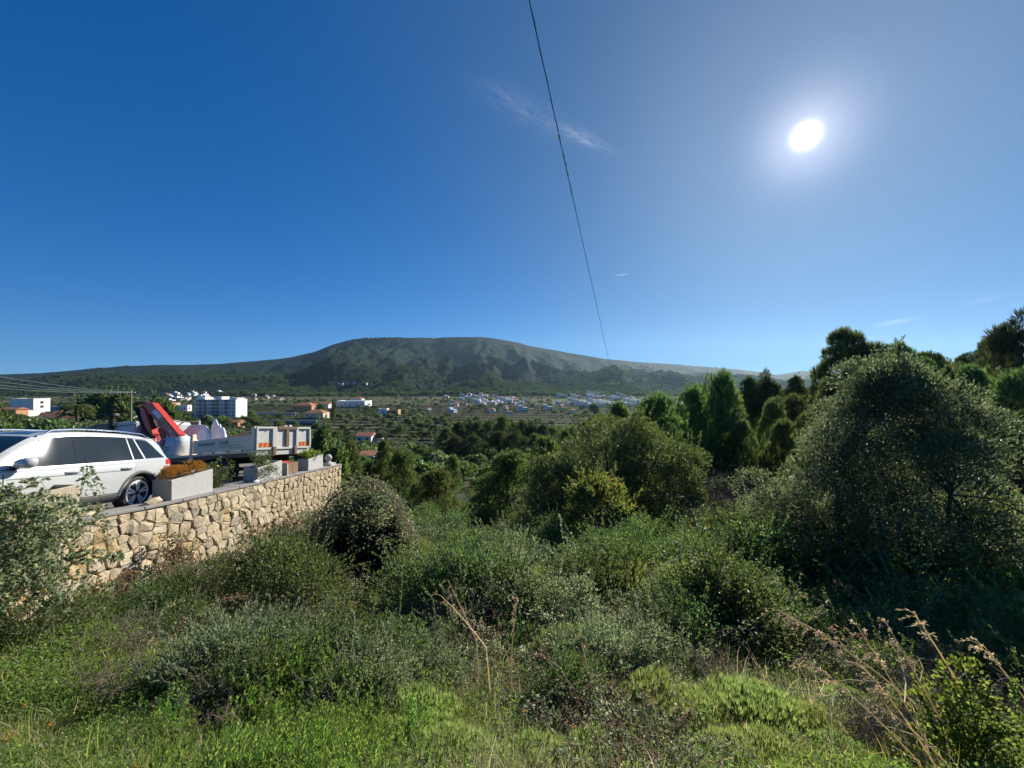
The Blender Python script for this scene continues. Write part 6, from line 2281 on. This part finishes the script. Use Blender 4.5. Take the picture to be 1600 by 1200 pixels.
# the apartment block with recessed balconies
y_ = solve_y(336, 656)
x_ = (336 - 800) / F * y_
z_ = gz(x_, y_) - 0.5
W_ = 65 / F * y_
H_ = 33 / F * y_ + 0.5
e = empty('apartment_block', (x_, y_, z_), (0, 0, 0), 'big white six-storey apartment block with dark recessed balconies', 'building')
MB().box(-W_ / 2, W_ / 2, 0, 14, 0, H_).build('wall', M_bw, e)
for u0, u1, hh in ((-0.5, -0.28, 1.6), (-0.02, 0.12, 2.2), (0.30, 0.5, 1.2)):
    MB().box(W_ * u0 + 0.02, W_ * u1 - 0.02, 2, 11, H_ + 0.002, H_ + hh).build('roof_hut', M_bw, e)
wm_ = bm0 = None
for r in range(6):
    zc = H_ * (r + 0.55) / 6
    for u, wide in ((-0.44, 0), (-0.36, 1), (-0.24, 1), (-0.13, 0), (-0.04, 1), (0.06, 1), (0.17, 0), (0.27, 1), (0.36, 0), (0.44, 0)):
        if wide:
            if wm_ is None:
                wm_ = MB().box(-W_ * 0.045, W_ * 0.045, -0.08, 0.1, -H_ * 0.05, H_ * 0.05).build('balcony_shade', M_win, e, loc=(W_ * u, 0, zc))  # dark panel on the wall, stands in for the shade inside a balcony
                bm0 = MB().box(-W_ * 0.047, W_ * 0.047, -0.9, -0.1, -H_ * 0.07, -H_ * 0.025).build('balcony', M_bg, e, loc=(W_ * u, 0, zc))
                continue
            for src_ in (wm_, bm0):
                d_ = src_.copy()
                COL.objects.link(d_)
                d_.location = (W_ * u, 0, zc)
        else:
            if r == 0 and u == -0.44:
                sm_ = MB().box(-0.6, 0.6, -0.06, 0.1, -0.7, 0.7).build('window', M_win, e, loc=(W_ * u, 0, zc))
                continue
            d_ = sm_.copy()
            COL.objects.link(d_)
            d_.location = (W_ * u, 0, zc)
random.seed(5)
_hs = [(88, 652, 16, 8), (99, 656, 14, 7), (112, 658, 15, 8), (131, 648, 13, 8), (145, 645, 14, 7), (158, 643, 12, 8), (176, 655, 15, 8), (182, 644, 13, 7), (190, 650, 14, 8), (200, 656, 15, 8), (212, 648, 13, 7), (222, 643, 14, 7), (236, 640, 13, 7), (246, 646, 14, 8), (270, 636, 12, 6)]
for i, (px, py, wp, hp_) in enumerate(_hs):
    building('town_house', px, py, wp, hp_, '%s small house from the left in the packed rows around the pole and palm' % _ord[i], 'house', [M_bw, M_bw, M_bc][i % 3], ['hip', 'gable', 'flat', 'gable'][i % 4], None, None, 1, 2, True, 0.0, 'packed town houses at the left')
# houses of the middle valley
building('villa', 472, 643, 30, 10, 'orange house with a red roof in the middle of the valley', 'house', M_bo, 'hip', None, None, 1, 3)
building('villa', 500, 637, 26, 6, 'white villa with slanting roof behind the orange house', 'house', M_bw, 'gable', None, None, 1, 3)
building('villa', 548, 636, 44, 9, 'wide white villa with stepped roofs on the valley side', 'house', M_bw, 'flat', None, None, 1, 5)
building('villa', 556, 632, 18, 9, 'upper storey house behind the wide white villa', 'house', M_bw, 'hip', None, None, 1, 2)
building('villa', 490, 655, 30, 9, 'sand coloured house below the orange one', 'house', M_bc, 'hip', None, None, 1, 3)
building('villa', 598, 648, 13, 9, 'white house beside the ochre one on the terraces', 'house', M_bw, 'flat', None, None, 1, 1)
building('villa', 612, 648, 20, 7, 'ochre yellow house on the terraces', 'house', M_by, 'flat', None, None, 1, 2)
building('cottage', 568, 692, 24, 11, 'white cottage with a red roof on a terrace below the fields', 'house', M_bw, 'gable', 8, None, 1, 2)
building('cottage', 586, 691, 18, 7, 'low wing of the white cottage with its open porch', 'house', M_bw, 'gable', 6, None, 1, 1)
building('cottage', 573, 727, 22, 16, 'white cottage half hidden among pines past the wall end', 'house', M_bw, 'gable', 6, None, 1, 2)
building('villa', 362, 668, 20, 8, 'low house with red roof in front of the apartment block', 'house', M_bo, 'gable', None, None, 1, 2)
for px, py, wp, lb in ((420, 648, 84, 'long pale wall right of the apartment block'), (450, 661, 90, 'long grey wall across the fields behind the truck')):
    y_ = solve_y(px, py)
    x_ = (px - 800) / F * y_
    e = empty('field_wall', (x_, y_, gz(x_, y_) - 1.5), (0, 0, 0), lb, 'wall')
    W_ = wp / F * y_
    MB().box(-W_ / 2, W_ / 2, 0, 0.5, 0, 3.6).build('masonry', M_bg, e)
    MB().box(-W_ / 2, W_ / 2, -0.05, 0.55, 3.602, 3.75).build('cap', M_bw, e)
y_ = solve_y(640, 702)
x_ = (640 - 800) / F * y_
e = empty('retaining_wall', (x_, y_, gz(x_, y_) - 2), (0, 0, 0), 'long blue-grey dry-stone retaining wall below the white cottage', 'wall')
W_ = 104 / F * y_
MB().box(-W_ / 2, W_ / 2, 0, 0.8, 0, 5.2).build('masonry', M_drystone, e)
MB().box(-W_ / 2, W_ / 2, -0.06, 0.86, 5.202, 5.4).build('coping', M_drystone, e)

# villages at the foot of the mountain: a few kinds of house, copied
kinds = []
for i, (W, D, H, rf, wl) in enumerate(((11, 9, 6, 'hip', M_bw), (9, 8, 5, 'gable', M_bw), (13, 9, 6.5, 'flat', M_bw), (16, 10, 9, 'flat', M_bw), (10, 9, 5.5, 'hip', M_bc), (22, 10, 8, 'flat', M_bw))):
    kinds.append((W, D, H, rf, wl))
protos = {}


def village_house(kind, px, py, label, group, rot=None):
    W, D, H, rf, wl = kinds[kind]
    y = solve_y(px, py, 300, 1250)
    x = (px - 800) / F * y
    loc = (x, y, hz(x, y) - 0.8)
    rz_ = random.uniform(-0.5, 0.5) if rot is None else rot
    if kind not in protos:
        e = empty('village_house', loc, (0, 0, rz_), label, 'house', group)
        MB().box(-W / 2, W / 2, 0, D, 0, H).build('wall', wl, e)
        if rf == 'flat':
            MB().box(-W / 2 + 0.1, -W / 2 + W * 0.45, 1, D - 0.5, H + 0.002, H + 2.4).build('roof_room', wl, e)
        elif rf == 'hip':
            MB().poly([(-W / 2 - .4, -.4, H), (W / 2 + .4, -.4, H), (W / 2 + .4, D + .4, H), (-W / 2 - .4, D + .4, H), (-W / 2 + D / 2, D / 2, H + 2), (W / 2 - D / 2 + .02, D / 2, H + 2)],
                      [(0, 1, 5, 4), (2, 3, 4, 5), (1, 2, 5), (3, 0, 4), (3, 2, 1, 0)]).build('roof', M_tile, e)
        else:
            MB().poly([(-W / 2 - .4, -.4, H), (W / 2 + .4, -.4, H), (W / 2 + .4, D + .4, H), (-W / 2 - .4, D + .4, H), (-W / 2 - .4, D / 2, H + 2), (W / 2 + .4, D / 2, H + 2)],
                      [(0, 1, 5, 4), (2, 3, 4, 5), (1, 2, 5), (3, 0, 4), (3, 2, 1, 0)]).build('roof', M_tile, e)
        for c in range(3 if W < 15 else 5):
            n_ = 3 if W < 15 else 5
            for r in range(1 if H < 6 else 2):
                MB().box(-0.7 + W * ((c + 0.5) / n_ - 0.5), 0.7 + W * ((c + 0.5) / n_ - 0.5), -0.08, 0.05, 1.6 + 3 * r, 3.0 + 3 * r).build('window', M_win, e)
        protos[kind] = e
        return e
    return copy_thing(protos[kind], loc, rz_, random.uniform(0.6, 0.9), label, group)


random.seed(21)
G1, G2, G3 = 'houses of the left village under the knoll', 'houses of the right white village', 'houses of the far left hamlet'
for i in range(84):
    px = random.gauss(758, 38)
    py = random.uniform(614, 634)
    if abs(px - 760) > 80:
        continue
    village_house(random.choice([0, 1, 2, 2, 3, 1, 2]), px, py, 'small pale house among others in the village under the round knoll, left of the cable', G1)
for i in range(9):
    village_house(5, 880 + 8.5 * i + random.uniform(-2, 2), 622 - (i % 3) * 4.0, '%s white terraced row from the left in the upper part of the right village' % _ord[i], 'white rows of the right village', 0.1)
for i in range(78):
    px = random.gauss(945, 36)
    py = random.uniform(616, 638)
    if abs(px - 942) > 76:
        continue
    village_house(random.choice([2, 2, 3, 3, 3, 1]), px, py, 'white house in the dense village around the foot of the overhead cable', G2)
for i in range(30):
    px = random.uniform(250, 352)
    py = random.uniform(613, 630)
    village_house(random.choice([0, 1, 2, 3, 2]), px, py, 'small white house in the hamlet behind the big apartment block', G3)
for i, px in enumerate(sorted(random.uniform(382, 440) for _ in range(12))):
    village_house(random.choice([4, 4, 0]), px, random.uniform(615, 628), '%s house from the left in the cream hamlet right of the apartment block' % _ord[i], 'houses of the orange hamlet')
for i, px in enumerate(sorted(random.uniform(640, 900) for _ in range(14))):
    village_house(random.choice([0, 1, 2]), px, random.uniform(636, 650), '%s pale farmhouse from the left on the terraced fields below the villages' % _ord[i], 'farmhouses on the fields')
for i, (px, py) in enumerate(((531, 602), (544, 601), (556, 601), (568, 602))):
    y = solve_y(px, py, 1050, 2000)
    c_ = copy_thing(protos[5], ((px - 800) / F * y, y, hz((px - 800) / F * y, y) - 0.5), 0.0, 0.9, '%s white villa from the left in the row halfway up the wooded slope' % _ord[i], 'white villas on the wooded slope')

# masts on the summit
M_mast = simple('galvanised_mast', (0.30, 0.31, 0.33), 0.6, metal=0.3, var=0.1)
for px, hpx, lb in ((577, 5, 'leftmost thin mast on the mountain top'), (583, 9, 'tallest thin mast on the mountain top'), (589, 6, 'mast right of the tallest one on the mountain top'), (605, 8, 'mast with a dish in the middle of the mountain top'),
                    (612, 6, 'mast right of the dish mast on the mountain top'), (663, 7, 'lone mast farther right on the ridge'), (677, 6, 'rightmost lone mast on the ridge'), (902, 4, 'short mast on the falling ridge right of the summit')):
    x = (px - 800) / F * RIDGE
    e = empty('radio_mast', (x, RIDGE - 6, hz(x, RIDGE - 6) - 2), (0, 0, 0), lb, 'mast', 'masts on the summit')
    hm_ = hpx / F * RIDGE + 3
    MB().tube([(0, 0, 0), (0, 0, hm_)], 0.85, 6).build('pole', M_mast, e)
    MB().box(-2.2, 2.2, -0.5, 0.5, hm_ * 0.72, hm_ * 0.76).build('cross_arm', M_mast, e)
    MB().box(-5, 5, -3, 3, 0, 4.5).build('hut', M_bw, e)

# wooden pole with wires, left
y_ = 78.0
x_ = (205 - 800) / F * y_
zb_ = gz(x_, y_)
ztop_ = (HZ - 609) / F * y_
M_pole = simple('pole_wood', (0.30, 0.25, 0.20), 0.9, var=0.2, scale=2)
e = empty('utility_pole', (x_, y_, zb_ - 0.3), (0, 0, 0), 'pale wooden utility pole with a cross-arm left of the red crane', 'pole')
MB().lathe([(0.19, 0), (0.13, ztop_ - zb_ + 0.3)], 'z', n=10).build('shaft', M_pole, e)
hp = ztop_ - zb_ + 0.3
MB().box(-0.9, 0.9, -0.06, 0.06, hp - 0.75, hp - 0.6).build('cross_arm', M_pole, e)
for k_ in (-0.8, -0.3, 0.3, 0.8):
    MB().lathe([(0.05, hp - 0.6), (0.06, hp - 0.45), (0.0, hp - 0.38)], 'z', (k_, 0, 0), 8).build('insulator', M_bw, e)
M_wire = simple('bare_wire', (0.35, 0.36, 0.38), 0.4, metal=0.6, var=0.05)
M_cable = simple('black_cable', (0.012, 0.012, 0.014), 0.6, var=0.2)
for k_, (py0, lb) in enumerate(((585, 'uppermost bare wire running left from the wooden pole'), (594, 'second bare wire running left from the wooden pole'), (600, 'third bare wire running left from the wooden pole'), (605, 'lowest bare wire running left from the wooden pole'))):
    a = Vector((x_ + (-0.8, -0.3, 0.3, 0.8)[k_], y_, ztop_ - 0.4 - 0.05 * k_))
    b_ = at(-20, py0, 46.0)
    pts = []
    for t in np.linspace(0, 1, 16):
        p = a.lerp(b_, t)
        pts.append((p.x, p.y, p.z - 0.35 * 4 * t * (1 - t)))
    tag(MB().tube(pts, 0.022, 5).build('power_wire', M_wire, None), lb, 'wire')
# overhead cable
pts = []
A_, B_ = at(828, 0, 5.0), at(962, 612, 42.0)
for t in np.linspace(-0.06, 1.28, 40):
    p = A_.lerp(B_, t)
    pts.append((p.x, p.y, p.z - 0.0 * t))
cab_ = empty('overhead_cable', pts[0], (0, 0, 0), 'thin black overhead cable running down from the top of the sky to the village', 'cable')
o = MB().tube([tuple(Vector(p) - Vector(pts[0])) for p in pts], 0.0075, 6).build('strand', M_cable, cab_)
tw = []
ax_ = (B_ - A_).normalized()
n1 = ax_.cross(Vector((0, 0, 1))).normalized()
n2 = ax_.cross(n1)
for i, t in enumerate(np.linspace(-0.06, 1.28, 420)):
    p = A_.lerp(B_, t) + (n1 * math.cos(i * 0.9) + n2 * math.sin(i * 0.9)) * 0.008
    tw.append(tuple(p - Vector(pts[0])))
MB().tube(tw, 0.0045, 4).build('strand', M_cable, cab_)
M_clip = simple('pale_cable_tie', (0.5, 0.45, 0.35), 0.6)
tb_ = (B_ - A_)
for py in (212, 242, 256, 271, 298):
    # where the cable shows in that row
    lo, hi = 0.0, 1.0
    for _ in range(40):
        mid = (lo + hi) / 2
        p = A_ + tb_ * mid
        if HZ - F * p.z / p.y < py:
            lo = mid
        else:
            hi = mid
    p = A_ + tb_ * lo - Vector(pts[0])
    MB().tube([tuple(p - ax_ * 0.035), tuple(p + ax_ * 0.035)], 0.021, 6).build('cable_tie', M_clip, cab_)

# track between the pines
M_track = simple('old_tarmac', (0.035, 0.037, 0.042), 0.9, var=0.25, scale=0.6)
cl_ = [(770, 19.5), (757, 24), (748, 28), (744, 33), (738, 40), (730, 48), (722, 58)]
V, Q = [], []
cy_ = np.array([c[1] for c in cl_], float)
cx_ = np.array([(c[0] - 800) / F * c[1] for c in cl_])
for y in np.linspace(19.5, 58, 50):
    x = float(np.interp(y, cy_, cx_))
    for k_ in np.linspace(-0.95, 0.95, 7):
        V.append((x + k_, y, gz(x + k_, y) + 0.06))
Q = [[a * 7 + b_, a * 7 + b_ + 1, (a + 1) * 7 + b_ + 1, (a + 1) * 7 + b_] for a in range(49) for b_ in range(6)]
tag(link('path', np_mesh('path', np.array(V), np.array(Q), M_track, True)), kind='structure')

# trees of the left town
b = PB(601)
for i in range(22):
    a_ = i * 2.4
    el = 0.9 - 0.07 * i
    pts = np.array([(math.cos(a_) * r * 2.3, math.sin(a_) * r * 2.3, 6.3 + math.sin(el) * r * 1.7 - 1.7 * r * r) for r in np.linspace(0.05, 1, 7)])
    b.tube(pts, 0.03, 0.012, 1, 4)
    k_ = 80
    f_ = b.r.uniform(0.15, 1, k_) * 6
    i0 = np.minimum(f_.astype(int), 5)
    Pc = pts[i0] + (pts[i0 + 1] - pts[i0]) * (f_ - i0)[:, None]
    sd = np.array([-math.sin(a_), math.cos(a_), 0])
    b.leaves(Pc, sd * np.where(b.r.random(k_) < 0.5, 1, -1)[:, None] + np.array([math.cos(a_), math.sin(a_), -0.4]), 0.7, 0.09, 0)
b.tube([(0, 0, -0.3), (0.05, 0, 3), (0, 0, 6.3)], 0.22, 0.16, 1, 8)
y_ = 105.0
x_ = (120 - 800) / F * y_
p_ = (x_, y_, gz(x_, y_))
h_ = (HZ - 624) / F * y_ - p_[2]
e = tree_thing('palm_tree', b, [GREEN['palm'], M_bark], p_, 'palm tree standing among the houses at the left', 'palm', None, 0.3, 'fronds', 'trunk', h_ / 7.4)
dk = leafy_shrub(611, 2.2, 4.4, 34, 2600, 0.34, 0.26, 'mastic', pr=0.33, low=0.1)
t0 = tree_thing('garden_tree', dk, [GREEN['mastic'], M_bark], (0, 0, 0), 'x', 'tree')
first = True
for px, Z, top, wp, lb in ((6, 70, 648, 50, 'rounded green tree at the left edge above the car roof'), (162, 150, 620, 56, 'broad dark tree behind the palm'), (185, 140, 620, 46, 'dark tree left of the wooden pole'),
                           (262, 90, 634, 40, 'sunlit green tree right of the crane boom'), (278, 100, 648, 30, 'lower green tree right of the crane boom'), (78, 85, 672, 44, 'hedge tree in front of the long white house'), (245, 110, 628, 26, 'yellowish tree behind the crane boom'),
                           (386, 300, 652, 26, 'dark round tree right of the apartment block'), (404, 310, 653, 22, 'second dark round tree right of the apartment block'), (500, 420, 632, 14, 'round garden tree beside the white villa'), (522, 330, 628, 7, 'slim dark cypress in the valley'),
                           (930, 420, 632, 18, 'dark round tree below the right village'), (500, 60, 676, 36, 'grey-green tree right of the truck tail'), (478, 75, 688, 24, 'low olive tree just behind the truck tail'), (520, 45, 706, 50, 'round bush behind the ball finial')):
    x = (px - 800) / F * Z
    z = gz(x, Z) - 0.2
    h = (HZ - top) / F * Z - z
    sc = (wp / F * Z / 4.2, wp / F * Z / 4.2, max(0.2, h / 4.4))
    if first:
        t0.location, t0.scale, t0['label'] = (x, Z, z), sc, lb
        first = False
    else:
        copy_thing(t0, (x, Z, z), random.uniform(0, 6), sc, lb)

# ------------------------------------------------------------------ dry stalks, bottom right, and a few flowers
def stalk(base_px, base_py, Z, tip_px, tip_py, Zt, bow, plume, label, seed, leaves_=3):
    b = PB(seed)
    a = np.array(at(base_px, base_py, Z))
    t_ = np.array(at(tip_px, tip_py, Zt))
    g = gz(a[0], a[1]) - 0.03
    # root the stalk in the ground straight below its lowest visible point
    root = np.array([a[0] + (a[0] - t_[0]) * 0.15, a[1] + 0.02, gz(a[0] + (a[0] - t_[0]) * 0.15, a[1]) - 0.03])
    k_ = 14
    s = np.linspace(0, 1, k_)[:, None]
    mid = a + (t_ - a) * 0.5 + np.array([0, 0, bow])
    P = (1 - s) ** 2 * a + 2 * s * (1 - s) * mid + s * s * t_
    P = np.concatenate([root[None], P])
    L0 = P[0].copy()
    P = P - L0
    b.tube(P, 0.0060, 0.0022, 1, 5, 0.9)
    n_ = len(P)
    for i in range(plume):
        f_ = 1 - 0.42 * (i / max(1, plume)) ** 0.9
        j = f_ * (n_ - 1)
        i0 = min(int(j), n_ - 2)
        p0 = P[i0] + (P[i0 + 1] - P[i0]) * (j - i0)
        d = P[i0 + 1] - P[i0]
        d = d / np.linalg.norm(d)
        dr_ = d * b.r.uniform(0.4, 0.9) + b.unit(1)[0] * 0.4
        Lr = b.r.uniform(0.06, 0.17)
        q = np.array([p0 + dr_ * Lr * u + np.array([0, 0, -0.5 * Lr * u * u]) for u in np.linspace(0, 1, 6)])
        b.tube(q, 0.0020, 0.0011, 1, 3, 0.95)
        m_ = 12
        pp = q[b.r.integers(2, 6, m_)] + b.r.normal(size=(m_, 3)) * 0.003
        b.leaves(pp, np.repeat((q[-1] - q[0])[None], m_, 0) + b.unit(m_) * 0.05, 0.024, 0.0065, 0)
    for i in range(leaves_):
        j = b.r.integers(1, n_ - 4)
        b.blades(P[j:j + 1], (P[j + 1] - P[j])[None] + b.unit(1) * 0.05, b.r.uniform(0.2, 0.38), 0.007, 0.6, 0)
    e = empty('dry_grass_stalk', L0, (0, 0, 0), label, 'stalk', 'dry stalks at the bottom right')
    link('stem', b.mesh('stem', {1: GREEN['straw']}, [1]), e)
    link('plume', b.mesh('plume', [GREEN['straw']], [0]), e)
    return e


M_straw = simple('straw_stem', (0.46, 0.40, 0.27), 0.7, var=0.2, scale=9)
stalk(1440, 1110, 2.7, 1214, 952, 2.5, 0.10, 22, 'longest dry stalk with a drooping feathery plume, bent to the left', 701)
stalk(1430, 1185, 2.5, 1255, 1025, 2.4, 0.06, 12, 'dry stalk with open branches, lowest on the left of the group', 702)
stalk(1440, 1150, 2.6, 1340, 982, 2.6, 0.03, 10, 'straight dry stalk in the middle of the group', 703)
stalk(1475, 1140, 2.7, 1384, 976, 2.7, 0.02, 12, 'dry stalk with knotted branches right of the middle one', 704)
stalk(1490, 1060, 2.9, 1426, 958, 2.9, 0.02, 11, 'tall thin dry stalk left of the round-leaved bush', 705)
stalk(1600, 1095, 2.8, 1524, 1004, 2.8, 0.05, 12, 'dry stalk leaning left at the right edge', 706)
stalk(1455, 1190, 2.4, 1345, 1040, 2.35, 0.07, 14, 'arching dry stalk crossing the others', 707)
stalk(1480, 1195, 2.4, 1350, 1090, 2.3, 0.08, 10, 'short arching dry stalk near the bottom edge', 708)
stalk(760, 1010, 4.0, 690, 930, 4.0, 0.05, 5, 'thin pale stalk leaning over the slope left of the dark mastic', 709)
stalk(745, 1000, 4.2, 700, 905, 4.2, 0.02, 4, 'second thin pale stalk left of the dark mastic', 710)
stalk(800, 1010, 4.0, 808, 935, 4.0, 0.02, 6, 'upright dry stalk right of the dark mastic', 711)

# yellow daisies at the bottom left
fm_p = MB()
for i in range(11):
    a = i * 2 * math.pi / 11
    fm_p.poly([(0.003 * math.cos(a), 0.003 * math.sin(a), 0.001), (0.011 * math.cos(a - 0.22), 0.011 * math.sin(a - 0.22), 0.003), (0.019 * math.cos(a), 0.019 * math.sin(a), 0.001), (0.011 * math.cos(a + 0.22), 0.011 * math.sin(a + 0.22), 0.003)], [(0, 1, 2, 3)])
pet = None
for px, py, Z, lb in ((44, 1099, 2.3, 'yellow daisy highest of the group at the bottom left'), (14, 1152, 2.05, 'yellow daisy nearest the left edge'), (82, 1130, 2.1, 'yellow daisy right of the others at the bottom left'), (20, 1145, 2.2, 'yellow daisy beside the one at the left edge'), (215, 1192, 2.0, 'single yellow daisy at the bottom edge')):
    p = at(px, py, Z)
    g = gz(p.x, p.y)
    e = empty('yellow_daisy', (p.x, p.y, g), (0, 0, 0), lb, 'flower', 'yellow daisies')
    h = p.z - g
    MB().tube([(0, 0, -0.02), (0.01, 0, h * 0.5), (0, 0, h)], 0.0018, 5).build('stem', M_stalk, e)
    if pet is None:
        pet = fm_p.build('petals', M_yellow_petal, e, loc=(0, 0, h), rot=(0.5, 0, 0))
        eye = MB().lathe([(0.0, -0.002), (0.006, 0.0), (0.005, 0.004), (0.0, 0.006)], 'z', n=8).build('eye', M_orange, e, loc=(0, 0, h), rot=(0.5, 0, 0))
    else:
        for s_ in (pet, eye):
            d_ = s_.copy()
            COL.objects.link(d_)
            d_.parent = e
            d_.location = (0, 0, h)
